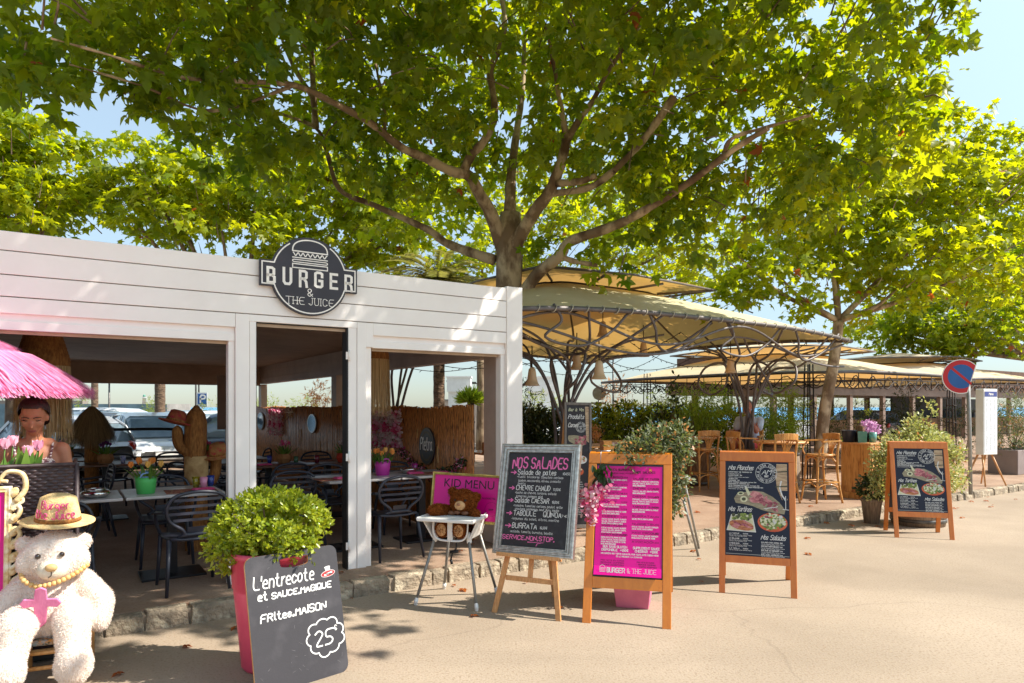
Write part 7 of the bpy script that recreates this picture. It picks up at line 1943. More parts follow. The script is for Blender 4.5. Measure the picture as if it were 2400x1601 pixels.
def bistro(lab, s, t, w=.7):
    o = thing('bistro_table', lab, 'table', S(s, t, TZ), ANG, 'wooden tables of the wine bar')
    m = M(); m.box(-w / 2, w / 2, -.35, .35, .86, .89); m.build('tabletop', MT['rattanwood'], o, bevel=.005)
    for x in (-1, 1):
        for y in (-1, 1):
            m = M(); m.box(x * (w / 2 - .04) - .02, x * (w / 2 - .04) + .02, y * .3 - .02, y * .3 + .02, 0, .86); m.build('leg', MT['rattanwood'], o)
bistro('honey wooden table right behind the corner post', 2.9, 2.1, 1.0); bistro('honey wooden table between slim board and grey-green shrub', 4.3, 1.35, .9); bistro('honey wooden table with dried flowers behind the shrub', 5.0, 2.6, 1.0)
crate('small honey crate of menus just right of the corner post', S(2.75, 2.0, TZ + .89), ANG - R(20)); crate('small honey crate stacked with cards left of the slim board', S(3.1, 2.3, TZ + .89), ANG - R(10)); crate('small honey crate above the left end of the magenta board', S(4.2, 1.2, TZ + .89), ANG - R(25)); crate('small honey crate half hidden by the slim board', S(2.55, 1.7, TZ + .89), ANG)
shrub('dried straw-coloured bouquet on the table behind the shrub', S(4.85, 2.5, TZ + .89), [tuple(S(4.85, 2.5, TZ + 1.07)) + (.18, .18, .11, 1)], 900, .05, LANCE, ['dry'], 64, cat='dried flowers', name='dried_bouquet', stems=9, sub=8, spread=.07, up=.6)

# ---- hedge plants and bamboo along the sea side of the wine bar
hd = [('dark', 1235, 1000, 13.2, .55, .45, .36), ('dark', 1290, 1010, 13.2, .45, .4, .3), ('hedge', 1400, 995, 14.5, .5, .45, .36), ('hedge', 1470, 990, 15, .55, .45, .4), ('hedge', 1545, 995, 15.5, .55, .45, .4), ('hedge', 1620, 990, 16, .55, .45, .42), ('hedge', 1690, 995, 16, .5, .45, .4)]
names = ['dark glossy shrub just right of the corner post', 'dark glossy shrub left of the slim board', 'clipped green hedge plant right of the slim board', 'clipped green hedge plant behind the dried bouquet', 'clipped green hedge plant behind the dark-shirted man', 'clipped green hedge plant under the pale bamboo sprays', 'clipped green hedge plant left of the seated man']
for k, (kind, px, py, y, a, b, c_) in enumerate(hd):
    p = at(px, py, y); g = Vector((p.x, p.y, TZ))
    shrub(names[k], g, [(p.x, p.y, p.z, a, b, c_, 1), (p.x, p.y, p.z - .45, a * .9, b, c_ * 1.2, .8), (p.x + .15, p.y, p.z + .22, a * .5, b * .6, c_ * .5, .8)], 4200, .085, OVAL if kind == 'dark' else OVAL, ['darkleaf', 'olive'] if kind == 'dark' else ['hedge', 'darkleaf'], 70 + k, sub=9, spread=.1, group='hedge plants behind the wine bar')
for k, (px, py, y, a, c_, lab) in enumerate([(1640, 945, 14.5, .75, .30, 'loose pale bamboo sprays rising above the hedge'), (1560, 950, 15, .4, .25, 'thin bamboo sprays beside the dark-shirted man'), (1830, 960, 14.2, .5, .5, 'bright green bamboo right of the seated man'), (1800, 1010, 13.8, .5, .35, 'low green bamboo behind the barrel table')]):
    p = at(px, py, y)
    shrub(lab, Vector((p.x, p.y, TZ)), [(p.x, p.y, p.z, a, a * .7, c_, 1), (p.x, p.y, p.z - c_, a * .8, a * .6, c_, .8)], 2300 if k != 1 else 700, .12, LANCE, ['bamleaf'], 80 + k, cat='bamboo', name='bamboo', stems=14, sub=9, spread=.16, up=.2, droop=.35, group='bamboo clumps of the wine bar')
o = shrub('tall zamia-like frond plant before the dark-shirted man', Vector((3.15, 14.2, TZ)), [(3.12, 14.2, 1.75, .1, .1, .25, 1), (3.4, 14.2, 1.85, .08, .1, .3, 1), (3.2, 14.2, 1.2, .25, .2, .3, 1)], 420, .10, OVAL, ['darkleaf'], 88, stems=6, sub=10, spread=.2, up=1.2)
# ------------------------------------------------------------------ people
SK = mat('tanned_skin', lin(196, 132, 100), lin(180, 114, 84), sc=7, rough=.5, spec=.35, bump=.03, bs=120)
SK2 = mat('ruddy_skin', lin(190, 120, 92), lin(172, 100, 76), sc=7, rough=.5, spec=.3)
HAIR = mat('dark_brown_hair', lin(44, 26, 22), lin(62, 38, 30), sc=30, rough=.4, stretch=(1, 1, 6), bump=.3, bs=60)
GREY = mat('grey_hair', lin(120, 108, 100), lin(90, 80, 74), sc=30, rough=.7)
def head_prims(m, c, s_=1.0, rot=None):
    Rm = rot or Matrix.Identity(3); c = Vector(c)
    P = lambda x, y, z: c + Rm @ (Vector((x, y, z)) * s_)
    B = lambda x, y, z, r: m.ball(P(x, y, z), tuple(q * s_ for q in r), 16, 12, rot=Rm)
    B(0, .015, .03, (.076, .095, .10)); B(0, -.02, -.03, (.064, .075, .085)); B(0, -.045, -.085, (.036, .04, .034))
    B(0, -.062, -.012, (.05, .03, .04)); B(.038, -.058, -.025, (.028, .03, .03)); B(-.038, -.058, -.025, (.028, .03, .03))
    B(0, -.092, -.022, (.012, .018, .026)); B(0, -.10, -.040, (.017, .014, .011)); B(0, -.086, -.068, (.026, .013, .011))
    B(0, -.080, .022, (.052, .012, .012))
    for sx in (-1, 1): B(sx * .077, .02, -.01, (.012, .022, .032))
    return P
wm = thing('person', 'woman with tied-back dark hair and patterned top looking down behind the tulips', 'person', (-3.40, 4.86, TZ), R(30))
m = M()
HR = Matrix.Rotation(R(-4), 3, 'Z') @ Matrix.Rotation(R(20), 3, 'X')
HC = (.0, -.045, 1.45)
HP = head_prims(m, HC, 1.0, HR)
m.cap((0, .0, 1.25), (0, -.015, 1.38), .052, .05, 12); m.cap((-.09, .0, 1.255), (.09, .0, 1.255), .045, .045, 12)
m.ball((0, 0, 1.12), (.165, .09, .16), 18, 12); m.ball((0, 0, .95), (.145, .092, .2), 18, 12); m.ball((0, .01, .78), (.175, .11, .16), 18, 12)
for sx in (-1, 1):
    m.ball((sx * .16, .005, 1.21), (.06, .055, .06)); m.cap((sx * .17, .0, 1.20), (sx * .215, .0, .94), .05, .038, 12); m.cap((sx * .215, .0, .94), (sx * .13, -.19, .83), .038, .026, 12)
    m.ball((sx * .065, -.075, 1.09), (.068, .055, .062)); m.cap((sx * .09, .01, .74), (sx * .09, 0, .42), .085, .055, 12); m.cap((sx * .09, 0, .42), (sx * .09, .02, .06), .055, .036, 12); m.cap((sx * .09, .02, .04), (sx * .09, -.13, .03), .035, .03, 10)
    hb_ = Vector((sx * .115, -.225, .815)); m.ball(hb_, (.034, .045, .016), 12, 8)
    for f in range(4): m.cap(hb_ + Vector((sx * (-.024 + .016 * f), -.035, 0)), hb_ + Vector((sx * (-.03 + .017 * f), -.095 + .006 * abs(f - 1.5), -.018)), .0085, .007, 8)
    m.cap(hb_ + Vector((-sx * .03, .0, 0)), hb_ + Vector((-sx * .05, -.05, -.008)), .010, .008, 8)
link('body', blob(m, .0085, SK, 3), wm)
m = M()
m.ball(HP(0, .028, .036), (.098, .112, .106), 20, 14, rot=HR); m.ball(HP(0, .06, -.03), (.088, .07, .10), 16, 12, rot=HR); m.ball(HP(0, .11, -.0), (.045, .05, .05), 12, 8, rot=HR)
hair = blob(m, .008, HAIR, 2)
# keep only what lies behind the hairline
import bmesh
bmh = bmesh.new(); bmh.from_mesh(hair); Ri = HR.inverted()
kill = [v for v in bmh.verts if (lambda q: q.y < -.012 - .75 * (q.z - .03) and q.z < .082)(Ri @ (v.co - Vector(HC)))]
bmesh.ops.delete(bmh, geom=kill, context='VERTS'); bmh.to_mesh(hair); bmh.free(); hair.name = 'hair'
link('hair', hair, wm)
m = M()
for sx in (-1, 1):
    C = [HP(sx * .034 + .018 * q, -.0875 + .012 * abs(q + sx * .2) , .002 + .003 * q * q) for q in (-1, -.5, 0, .5, 1)]
    m.tube(crv(C, 3), .0028, 6)
m.build('eyelashes', mat('lash_dark', lin(40, 24, 20), rough=.6), wm)
m = M()
for sx in (-1, 1): m.tube(crv([HP(sx * .012, -.093, .024), HP(sx * .034, -.092, .031), HP(sx * .058, -.076, .024)], 4), [.0035, .002], 6)
m.build('eyebrows', HAIR, wm)
m = M(); m.tube(crv([HP(-.024, -.091, -.069), HP(-.008, -.098, -.066), HP(.008, -.098, -.066), HP(.024, -.091, -.069)], 4), .0042, 7, flat=.8); m.tube(crv([HP(-.02, -.090, -.075), HP(0, -.097, -.077), HP(.02, -.090, -.075)], 4), .0046, 7); m.build('lips', mat('lip_rose', lin(168, 88, 78), rough=.45), wm)
MT['blouse'] = mat('patterned_top', lin(222, 206, 198), lin(110, 66, 70), sc=34, rough=.85, lo=.47, hi=.53, stretch=(1, 1, 2.2))
m = M(); m.ball((0, -.006, 1.02), (.166, .108, .17), 20, 14); m.ball((0, .006, .84), (.176, .118, .19), 20, 14)
for sx in (-1, 1): m.ball((sx * .068, -.082, 1.085), (.076, .063, .09), 14, 10)
top = blob(m, .011, MT['blouse'], 4, 'camisole'); bmh = bmesh.new(); bmh.from_mesh(top)
bmesh.ops.delete(bmh, geom=[v for v in bmh.verts if v.co.z > 1.175 - .06 * (1 - min(1, abs(v.co.x) / .08)) ], context='VERTS'); bmh.to_mesh(top); bmh.free()
link('camisole', top, wm)
m = M()
for sx in (-1, 1): m.tube(crv([(sx * .085, -.125, 1.105), (sx * .105, -.075, 1.20), (sx * .11, -.01, 1.275), (sx * .10, .07, 1.22), (sx * .09, .10, 1.1)], 6), .0085, 7, flat=.5)
m.build('strap', MT['blouse'], wm)
m = M(); m.tube([(.19 + .0465 * math.cos(t) , .0465 * math.sin(t), 1.075 + .01 * math.cos(t)) for t in [k * math.pi / 9 for k in range(18)]], .007, 6, closed=True); m.build('arm_band', MT['black'], wm)
m = M(); m.ball((0.02, -.085, 1.185), .008); m.build('pendant', MT['chrome'], wm)

def seated(lab, loc, rz, shirt, shorts, skin, hair_m, chin=False, seat=.80, rough=1):
    o = thing('person', lab, 'person', loc, rz)
    m = M(); z = seat
    HRm = Matrix.Rotation(R(10), 3, 'X'); HCc = (0, -.10, z + .72)
    P = head_prims(m, HCc, 1.03, HRm)
    m.cap((0, -.02, z + .52), (0, -.06, z + .64), .056, .055)
    m.ball((0, -.02, z + .40), (.19, .11, .16)); m.ball((0, 0, z + .20), (.17, .12, .2)); m.ball((0, .02, z + .05), (.19, .14, .12))
    for sx in (-1, 1):
        m.ball((sx * .19, -.01, z + .47), (.07, .065, .065))
        if chin and sx > 0:
            m.cap((sx * .2, -.02, z + .46), (sx * .2, -.22, z + .27), .056, .045); m.cap((sx * .2, -.22, z + .27), (sx * .06, -.23, z + .58), .043, .03); hbp = Vector((sx * .04, -.225, z + .62))
        else:
            m.cap((sx * .2, -.0, z + .46), (sx * .25, -.06, z + .18), .056, .045); m.cap((sx * .25, -.06, z + .18), (sx * .17, -.30, z + .12), .043, .03); hbp = Vector((sx * .16, -.345, z + .115))
        m.ball(hbp, (.04, .045, .025))
        for f in range(4): m.cap(hbp + Vector((sx * (-.025 + .017 * f), -.03, .0)), hbp + Vector((sx * (-.03 + .018 * f), -.09 + .008 * abs(f - 1.5), -.02)), .0095, .008, 8)
        m.cap(hbp + Vector((-sx * .03, 0, 0)), hbp + Vector((-sx * .055, -.05, 0)), .011, .009, 8)
        m.cap((sx * .10, 0, z + .03), (sx * .15, -.42, z + .05), .10, .075, 12); m.cap((sx * .15, -.42, z + .05), (sx * .14, -.40, z - .40), .07, .045, 12); m.cap((sx * .14, -.38, z - .43), (sx * .14, -.55, z - .46), .04, .035, 10)
    link('body', blob(m, .012, skin, 4), o)
    m = M(); m.ball((0, -.02, z + .40), (.205, .125, .165)); m.ball((0, 0, z + .20), (.185, .135, .22)); m.ball((0, .02, z + .06), (.2, .15, .11))
    for sx in (-1, 1): m.ball((sx * .195, -.01, z + .465), (.083, .078, .08)); m.cap((sx * .2, -.01, z + .45), (sx * .22, -.06 if not (chin and sx > 0) else -.12, z + .34), .075, .07)
    link('shirt', blob(m, .014, shirt, 4), o)
    m = M(); m.ball((0, .02, z + .04), (.205, .155, .11))
    for sx in (-1, 1): m.cap((sx * .10, 0, z + .03), (sx * .145, -.36, z + .05), .115, .098, 12)
    link('shorts', blob(m, .014, shorts, 4), o)
    m = M(); m.ball(P(0, .03, .045), (.084, .10, .09), 16, 12); h = blob(m, .01, hair_m, 2); b = bmesh.new(); b.from_mesh(h)
    bmesh.ops.delete(b, geom=[v for v in b.verts if (v.co - Vector(HCc)).y < -.03 - .5 * ((v.co - Vector(HCc)).z - .08) and (v.co - Vector(HCc)).z < .10], context='VERTS'); b.to_mesh(h); b.free(); link('hair', h, o)
    m = M()
    for sx in (-1, 1): m.ball(P(sx * .034, -.084, .004), .011, 10, 8)
    m.build('eyes', MT['black'], o)
    return o
seated('man in pale grey shirt and red shorts, chin on hand, behind the steel column', (4.47, 12.85, TZ), R(-38), mat('pale_grey_shirt', lin(196, 204, 216), lin(176, 184, 198), sc=6, rough=.9), mat('red_shorts', lin(206, 66, 70), lin(186, 52, 58), sc=6, rough=.9), SK2, GREY, True, .80)
seated('man in a dark navy shirt seated before the hedge, half hidden by leaves', (3.45, 14.9, TZ), R(60), mat('navy_shirt', lin(30, 32, 46), lin(38, 40, 56), sc=6, rough=.9), mat('dark_shorts', lin(60, 58, 60), rough=.9), SK2, GREY, False, .52)
stool((4.48, 12.92, TZ), 142, 'bentwood bar stool under the man in red shorts')
o = thing('low_stool', 'plain low wooden stool under the dark-shirted man', 'stool', (3.45, 14.9, TZ))
m = M(); m.lathe([(0, .41), (.2, .41), (.2, .44), (0, .44)], n=20); m.build('seat', MT['rattanwood'], o)
for k in range(4):
    t = k * math.pi / 2 + .7; m = M(); m.tube([(.15 * math.cos(t), .15 * math.sin(t), .42), (.2 * math.cos(t), .2 * math.sin(t), 0)], .016, 7); m.build('leg', MT['rattanwood'], o)

# ------------------------------------------------------------------ parked cars
CARGLASS = mat('car_glass', lin(92, 108, 118), lin(120, 136, 146), sc=1.5, rough=.06, spec=.9)
TYRE = mat('tyre', lin(28, 28, 30), rough=.8); RIM = mat('alloy_rim', lin(150, 152, 156), rough=.3, metal=.8); TAIL = mat('tail_light', lin(200, 24, 34), lin(160, 14, 24), sc=8, rough=.15, coat=.6); HEADL = mat('head_light', lin(214, 220, 226), lin(160, 168, 176), sc=6, rough=.1, coat=.6)
def car(lab, loc, rz, paint, L_=4.2, W_=1.78, H_=1.5, suv=False):
    o = thing('parked_car', lab, 'car', loc, rz, 'cars parked behind the restaurant')
    hw = W_ / 2; belt = H_ * .60; gc = .2
    st = [(-.5, .80, .36, .86), (-.485, .90, .28, .95), (-.42, .96, .24, 1.0), (-.2, 1.0, .2, 1.0), (.05, 1.0, .2, .99), (.22, 1.0, .2, .96), (.36, .98, .22, .88), (.45, .92, .25, .80), (.49, .82, .32, .70), (.5, .70, .38, .62)]
    m = M(); vs = []; n = 10
    for x, wv, zb_, zt_ in st:
        w_ = hw * wv; zt2 = belt * zt_; zb2 = zb_
        vs += [(x * L_, -w_ * .82, zt2), (x * L_, -w_ * .95, zt2 - .05), (x * L_, -w_, zt2 - .2), (x * L_, -w_, zb2 + .16), (x * L_, -w_ * .93, zb2), (x * L_, w_ * .93, zb2), (x * L_, w_, zb2 + .16), (x * L_, w_, zt2 - .2), (x * L_, w_ * .95, zt2 - .05), (x * L_, w_ * .82, zt2)]
    fs = [(i * n + k, i * n + (k + 1) % n, (i + 1) * n + (k + 1) % n, (i + 1) * n + k) for i in range(len(st) - 1) for k in range(n)]
    fs += [tuple(range(n)), tuple(reversed(range((len(st) - 1) * n, len(st) * n)))]
    m.add(vs, fs, 0, True); m.build('body', paint, o)
    rb = -.47 if suv else -.45
    cs = [(rb, .86, belt * .97, .02), (rb + .05, .84, H_ * .86, .2), (-.32, .80, H_ * .965, .25), (-.1, .80, H_ - .01, .25), (.05, .79, H_ - .02, .25), (.13, .78, H_ * .93, .2), (.27, .84, belt * .98, .02)]
    m = M(); vs = []; n = 6
    for x, wt, zt_, q in cs:
        bw = hw * .94; tw = hw * (.94 - .20 * (zt_ - belt) / (H_ - belt)); zb2 = belt * .94
        vs += [(x * L_, -bw, zb2), (x * L_, -tw, max(zb2 + .01, zt_ - .06)), (x * L_, -tw * .85, zt_), (x * L_, tw * .85, zt_), (x * L_, tw, max(zb2 + .01, zt_ - .06)), (x * L_, bw, zb2)]
    fs = [(i * n + k, i * n + k + 1, (i + 1) * n + k + 1, (i + 1) * n + k) for i in range(len(cs) - 1) for k in range(n - 1)] + [tuple(range(n)), tuple(reversed(range((len(cs) - 1) * n, len(cs) * n)))]
    m.add(vs, fs, 0, True); m.build('windows', CARGLASS, o)
    m = M(); vr = []
    for x, wt, zt_, q in cs[1:6]:
        tw = hw * (.94 - .20 * (zt_ - belt) / (H_ - belt)); vr += [(x * L_, -tw * 1.01, zt_ - .065), (x * L_, -tw * .86, zt_ + .012), (x * L_, tw * .86, zt_ + .012), (x * L_, tw * 1.01, zt_ - .065)]
    m.add(vr, [(i * 4 + k, i * 4 + k + 1, (i + 1) * 4 + k + 1, (i + 1) * 4 + k) for i in range(4) for k in range(3)], 0, True); m.build('roof', paint, o)
    for sx in (-1, 1):
        T_ = lambda c: hw * (.945 - .20 * (c - belt) / (H_ - belt)) * 1.01
        for (xa, za), (xb, zb3), r_ in (((rb * L_, belt * .95), ((rb + .05) * L_, H_ * .86 - .05), .06), (((rb + .05) * L_), H_ * .86) and (((rb + .05) * L_, H_ * .86 - .05), (-.32 * L_, H_ * .965 - .06), .05), ((-.02 * L_, belt * .95), (-.03 * L_, H_ - .07), .045), ((.27 * L_, belt * .97), (.13 * L_, H_ * .93 - .06), .05), ((-.30 * L_, belt * .95), (-.31 * L_, H_ * .95 - .06), .055)):
            m = M(); m.bar((xa, sx * T_(za), za), (xb, sx * T_(zb3), zb3), r_ * 1.4, .02, up=(0, 1, 0)); m.build('pillar', paint, o)
        m = M(); m.ball((.22 * L_, sx * (hw + .09), belt + .07), (.07, .10, .075)); m.build('mirror', paint, o)
        for x in (-.30, .31):
            m = M(); m.T = Matrix.Translation((x * L_, sx * (hw - .09), .32)) @ Matrix.Rotation(R(90), 4, 'X'); m.lathe([(.20, -.09), (.30, -.1), (.32, -.07), (.32, .07), (.30, .1), (.20, .09)], n=20); wq = m.build('wheel', TYRE, o)
            m = M(); m.T = Matrix.Translation((x * L_, sx * (hw - .09), .32)) @ Matrix.Rotation(R(90), 4, 'X'); m.lathe([(0, -.085), (.2, -.085), (.2, .085), (0, .085)], n=16); m.build('rim', RIM, wq)
        m = M(); m.ball((-.475 * L_, sx * hw * .80, belt * .84), (.09, .13, .13), 12, 8); m.build('taillight', TAIL, o)
        m = M(); m.ball((.455 * L_, sx * hw * .68, belt * .68), (.16, .17, .09), 12, 8); m.build('headlight', HEADL, o)
    for x, nm in ((-.503, 'number_plate'), (.503, 'number_plate')):
        m = M(); m.box(x * L_ - .01, x * L_ + .01, -.26, .26, .42, .53); m.build(nm, MT['white'], o)
    return o
def paint(nm, c): return mat(nm, lin(*c), rough=.28, spec=.6, coat=.8, metal=.1)
WP = paint('white_paint', (228, 228, 226)); BP = paint('black_paint', (40, 42, 48)); GP_ = paint('blue_grey_paint', (84, 98, 116)); SP = paint('silver_paint', (176, 180, 186))
def carat(lab, px, y, rz, p, **k):
    car(lab, ((px - 1200) / 1600 * y, y, .01), R(rz), p, **k)
carat('small white city car facing the tables behind the straw palm', 350, 18.2, -50, WP, L_=3.7, W_=1.66, H_=1.5)
carat('silver car with big red tail light behind the woman', 128, 16.0, 150, SP, L_=3.9, H_=1.46)
carat('black car behind the white city car, red light at its rear corner', 228, 21, 140, BP, L_=4.2, H_=1.5)
carat('large white estate car farthest left, seen from the side', 215, 26, 172, WP, L_=4.8, H_=1.62, suv=True)
carat('blue grey car behind the cactus on the right', 545, 18.6, 205, GP_, L_=4.3, H_=1.52)
carat('white car with red tail light far off behind the cactus', 512, 26, 60, WP)
carat('black car far off beside the far white car', 470, 30, 75, BP)
carat('silver car seen below the ivory sail right of the leaning trunk', 2010, 34, 120, SP)
carat('silver car glimpsed through the neighbouring veranda', 2215, 40, 160, SP)
carat('white car far off beyond the dark shrubs by the corner post', 1255, 28, 20, WP)

# ------------------------------------------------------------------ far things across the car park
def palm(lab, px, y, r0, h, seed, fr=True):
    b = Vector(((px - 1200) / 1600 * y, y, 0)); o = thing('palm_tree', lab, 'palm tree', b); r_ = random.Random(seed)
    m = M(); K = 26; m.tube([(0, 0, h * k / K) for k in range(K + 1)], [r0 * (1.35 - .35 * min(1, k / 4)) * (1 + .05 * (k % 2)) for k in range(K + 1)], 12); m.build('trunk', MT['palmbark'], o)
    rg = np.random.default_rng(seed); P, D, N2 = [], [], []
    for f in range(26):
        a = f * 2.39996; up = r_.uniform(-.3, 1.0); d = Vector((math.cos(a), math.sin(a), up)).normalized(); L_ = r_.uniform(1.3, 1.8)
        for k in range(34):
            q = k / 33; p = Vector((0, 0, h)) + d * (L_ * q) + Vector((0, 0, -.65 * q * q)); sd = Vector((-math.sin(a), math.cos(a), 0))
            for sg_ in (-1, 1): P.append(tuple(p)); D.append(tuple(sd * sg_ + d * .7 + Vector((0, 0, -.25)))); N2.append((r_.uniform(-.3, .3), r_.uniform(-.3, .3), 1))
    link('crown', leafmesh('crown', np.array(P), np.array(D), np.array(N2), np.full(len(P), .34) * rg.uniform(.7, 1.1, len(P)), LANCE, [MT['palmleaf']], rg), o)
MT['palmleaf'] = leafmat('palm_leaf', lin(120, 124, 74), lin(160, 152, 100), lin(150, 150, 60), lin(180, 170, 80), .35)
palm('palm tree with rough trunk seen through the right opening, crown above the fascia', 1029, 16.5, .135, 4.75, 3)
palm('palm tree with plain trunk right of the straw palm, beyond the cars', 375, 24, .17, 5.5, 4)
palm('slim palm tree behind the pink parasol, beyond the cars', 222, 28, .13, 5.6, 5)
def lamp_post(lab, px, y, h, kind=0):
    o = thing('street_lamp', lab, 'street lamp', ((px - 1200) / 1600 * y, y, 0), 0, 'street lamps along the shore')
    m = M(); m.tube([(0, 0, 0), (0, 0, h)], [.06, .04], 8); m.build('pole', MT['hoop'], o)
    m = M()
    if kind == 0:
        m.bar((-.4, 0, h), (.4, 0, h), .1, .05); m.box(-.5, -.2, -.1, .1, h, h + .08); m.box(.2, .5, -.1, .1, h, h + .08)
    else:
        m.lathe([(.08, h), (.2, h + .35), (.24, h + .4), (0, h + .55)], n=8)
    m.build('lamp_head', MT['hoop'], o)
lamp_post('street lamp with double head between two palms behind the parasol', 256, 34, 2.85); lamp_post('tall plain street lamp left of the parking sign', 459, 40, 6.5); lamp_post('plain street lamp right beside the parking sign pole', 466, 42, 6.5); lamp_post('street lamp near the white post of the doorway', 524, 46, 6.0)
lamp_post('old style street lamp right of the palm in the right opening', 1058, 30, 2.4, 1); lamp_post('street lamp with arm at the right end of the bamboo', 1126, 32, 2.75); lamp_post('thin street lamp beyond the wine bar hedge', 1437, 36, 4.5)
o = thing('parking_sign', 'small blue parking sign on a pole by the sea', 'road sign', at(474, 970, 30)); o.location.z = 0; h = at(474, 937, 30).z
m = M(); m.tube([(0, 0, 0), (0, 0, h - .3)], .03, 6); m.build('pole', MT['galv'], o)
m = M(); m.box(-.24, .24, -.02, .0, h - .32, h + .32); m.build('plate', MT['white'], o)
m = M(); m.box(-.19, .19, -.026, -.021, h - .19, h + .27); m.build('blue_field', MT['signblue'], o)
m = M(); write(m, 'P', -.07, h - .12, .32, .07, y=-.03, soft=1); m.build('lettering', MT['cream'], o)
o = thing('round_sign_back', 'grey back of a round road sign beyond the wine bar hedge', 'road sign', ((1404 - 1200) / 1600 * 20, 20, 0)); h = at(1404, 922, 20).z
m = M(); m.tube([(0, 0, 0), (0, .02, h + .2)], .03, 8); m.build('pole', MT['galv'], o)
m = M(); m.T = Matrix.Translation((0, -.04, h)); m.prism(ell2d(0, 0, .2, .2, n=28), -.012, 0); m.prism([(-.2, -.32), (.2, -.32), (.2, -.26), (-.2, -.26)], -.012, 0); m.build('plate', MT['galv'], o)
o = thing('quay_building', 'low beige harbour building beyond the bamboo', 'building', (-2.6, 31, 0))
m = M(); m.box(-.6, 1.6, 0, 3, 0, 1.95); m.build('wall', mat('beige_render', lin(206, 184, 164), lin(190, 168, 150), sc=1, rough=.9), o)
m = M(); m.box(-.7, 1.7, -.05, 3.1, 1.95, 2.0); m.build('roof', MT['galv'], o)
m = M(); m.box(-.55, -.2, -.01, .02, .1, 1.7); m.build('door', MT['navy'], o)
for k, (px, w, lab) in enumerate([(1075, 1.0, 'pale white cabinet box on the quay behind the palm'), (1270, 1.2, 'pale white cabin far off beyond the dark shrubs')]):
    b = at(px, 918, 29); m = M(); m.box(-w / 2, w / 2, 0, 1, 0, .6); m.box(-w / 2 - .04, w / 2 + .04, -.04, 1.04, .6, .66); m.box(-w / 2 + .05, w / 2 - .05, .1, .9, -2.4, 0)
    tag(m.build('cabin', MT['white'], loc=b), lab, 'cabin', bevel if False else None)
fp = at(1103, 935, 19)
o = thing('fan_palm', 'small fan palm with spiky green leaves above the bamboo', 'palm', (fp.x, fp.y, 0))
m = M(); m.tube([(0, 0, 0), (0, 0, fp.z)], [.13, .1], 9); m.build('trunk', MT['palmbark'], o)
rg = np.random.default_rng(90); n = 520; u = rg.normal(0, 1, (n, 3)); u[:, 2] = np.abs(u[:, 2]) * .8 + .05; u /= np.linalg.norm(u, axis=1, keepdims=True)
link('crown', leafmesh('crown', np.array([0, 0, fp.z - .1]) + u * rg.uniform(.05, .25, (n, 1)), u + rg.normal(0, .15, (n, 3)), rg.normal(0, 1, (n, 3)), rg.uniform(.22, .36, n), LANCE, [MT['bamleaf']], rg), o)
for k, (px, py, y, a, c_, lm, lab) in enumerate([(527, 955, 30, .9, .55, 'hedge', 'green shore bush left of the doorway post'), (612, 962, 26, .7, .3, 'hedge', 'green shore bush at the left door jamb'), (640, 955, 25, .6, .4, 'hedge', 'green shore bush left of the light-wound trunk'), (710, 955, 25, .6, .4, 'hedge', 'green shore bush right of the light-wound trunk'), (752, 925, 18, .3, .3, 'dry', 'dry orange shrub above the bamboo by the inner post'), (355, 953, 34, .5, .5, 'hedge', 'small shore bush left of the palm trunk'), (170, 950, 30, .8, .5, 'hedge', 'yellow green shore bush beside the straw fringe'),
    (1225, 925, 18, .35, .3, 'darkleaf', 'wiry dark shrub top beyond the corner post'), (1270, 950, 22, .8, .35, 'hedge', 'green shore bush beyond the dark shrubs'), (1450, 935, 20, .6, .6, 'dry', 'tawny tamarisk beyond the wine bar hedge'), (1880, 945, 27, .8, .45, 'hedge', 'green shore bush left of the leaning trunk'), (1975, 950, 29, 1.2, .6, 'hedge', 'green shore bush right of the leaning trunk'), (2040, 975, 22, .6, .5, 'darkleaf', 'dark shrub above the hydrangea'), (2120, 960, 22, .4, .7, 'darkleaf', 'dark tall shrub behind the variegated shrub'), (2260, 985, 22, .7, .5, 'darkleaf', 'dark shrub inside the neighbouring veranda'), (1930, 985, 21, .8, .45, 'darkleaf', 'low dark shrub behind the wooden cabinet'), (2340, 975, 24, 1.0, .6, 'darkleaf', 'dark shrub behind the white menu case')]):
    p = at(px, py, y); shrub(lab, Vector((p.x, p.y, 0)), [(p.x, p.y, p.z, a, a * .8, c_, 1), (p.x, p.y, p.z * .5, a * .8, a * .7, p.z * .45, .8)], 900, .14, LANCE, [lm], 100 + k, cat='bush', stems=5, sub=9, spread=.15, group='bushes along the shore')

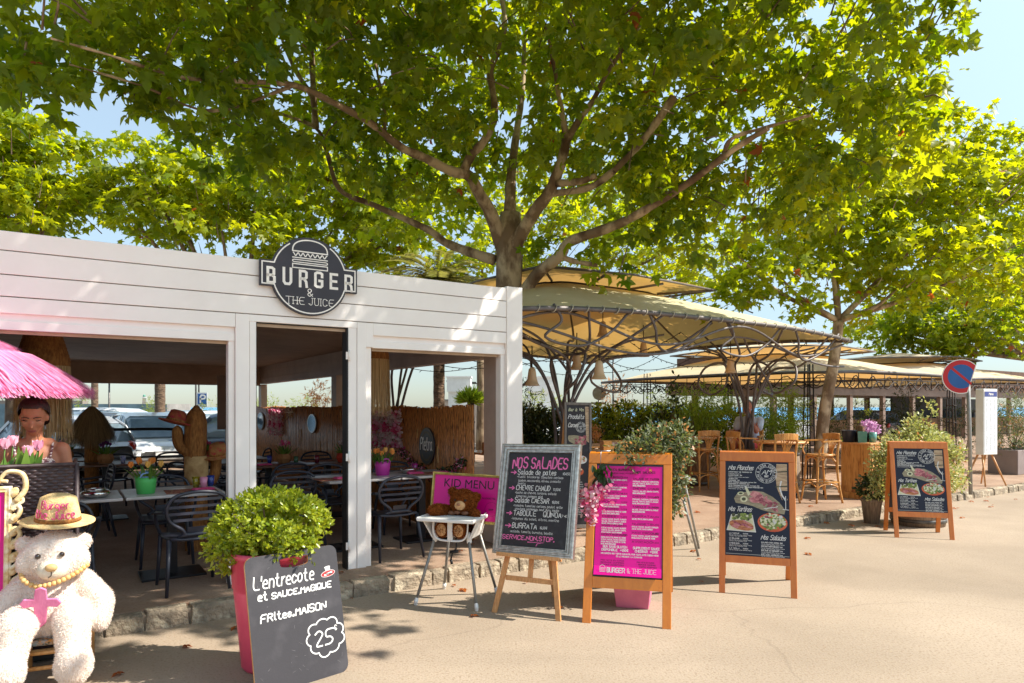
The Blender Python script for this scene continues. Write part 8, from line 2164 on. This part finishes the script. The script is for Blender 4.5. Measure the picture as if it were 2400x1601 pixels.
# ---- neighbouring veranda
o = thing('neighbour_veranda', 'long taupe open veranda of the next restaurant on posts', 'building', S(19.5, 9.5, TZ), ANG)
MT['taupe2'] = mat('dark_taupe', lin(142, 120, 106), lin(124, 104, 92), sc=3, rough=.6)
m = M(); m.box(-.6, 26, -.1, .2, 2.0, 2.5); m.build('front_beam', MT['taupe2'], o)
m = M(); m.box(-.8, 26, -.4, 5, 2.5, 2.66); m.box(-.8, 26, .0, 4.6, 2.66, 3.1); m.prism([(-.8, 3.1), (26, 3.1), (26, 3.5), (-.8, 3.5)], .8, 4.0); m.build('roof', mat('tile_brown', lin(104, 74, 54), lin(76, 52, 40), sc=3, rough=.8), o)
m = M(); m.box(-.6, 26, 4.6, 4.8, 2.0, 2.5); m.build('back_beam', MT['inner'], o)
for k in range(11):
    m = M(); m.box(k * 2.5 - .1, k * 2.5 + .1, -.06, .1, 0, 2.0); m.build('post', MT['taupe2'], o)
for k in range(8):
    m = M(); m.box(k * 3.4 + .9, k * 3.4 + 1.12, 4.55, 4.75, 0, 2.0); m.build('rear_post', MT['oak'], o)
m = M(); m.box(6, 26, 1.5, 1.6, 0, .95); m.build('counter', MT['oak'], o)
m = M(); m.box(15, 26, 3.5, 3.6, 0, 2.0); m.build('dark_interior_sheet', MT['black'], o)  # added black sheet standing in for the shade deep inside the veranda

# ---- a few dry leaves blown along the kerb
rg = np.random.default_rng(200); n = 70
sv = rg.uniform(-3, 12, n); tv = -.52 - np.abs(rg.normal(0, .55, n)); k = rg.random(n) < .25; tv = np.where(k, rg.uniform(-.2, .6, n), tv)
P = np.array([tuple(S(a, b, .006 if b < -.5 else TZ + .006)) for a, b in zip(sv, tv)]); a = rg.uniform(0, 6.28, n)
D = np.stack([np.cos(a), np.sin(a), np.zeros(n)], 1); Nn = np.tile([0., 0, 1], (n, 1)) + rg.normal(0, .12, (n, 3))
tag(link('fallen_leaves', leafmesh('fallen_leaves', P + [0, 0, .012], D, Nn, rg.uniform(.03, .09, n), PLANE, [MT['leafdead']], rg)), 'few dry brown leaves scattered along the stone kerb', 'leaves', kind='stuff')
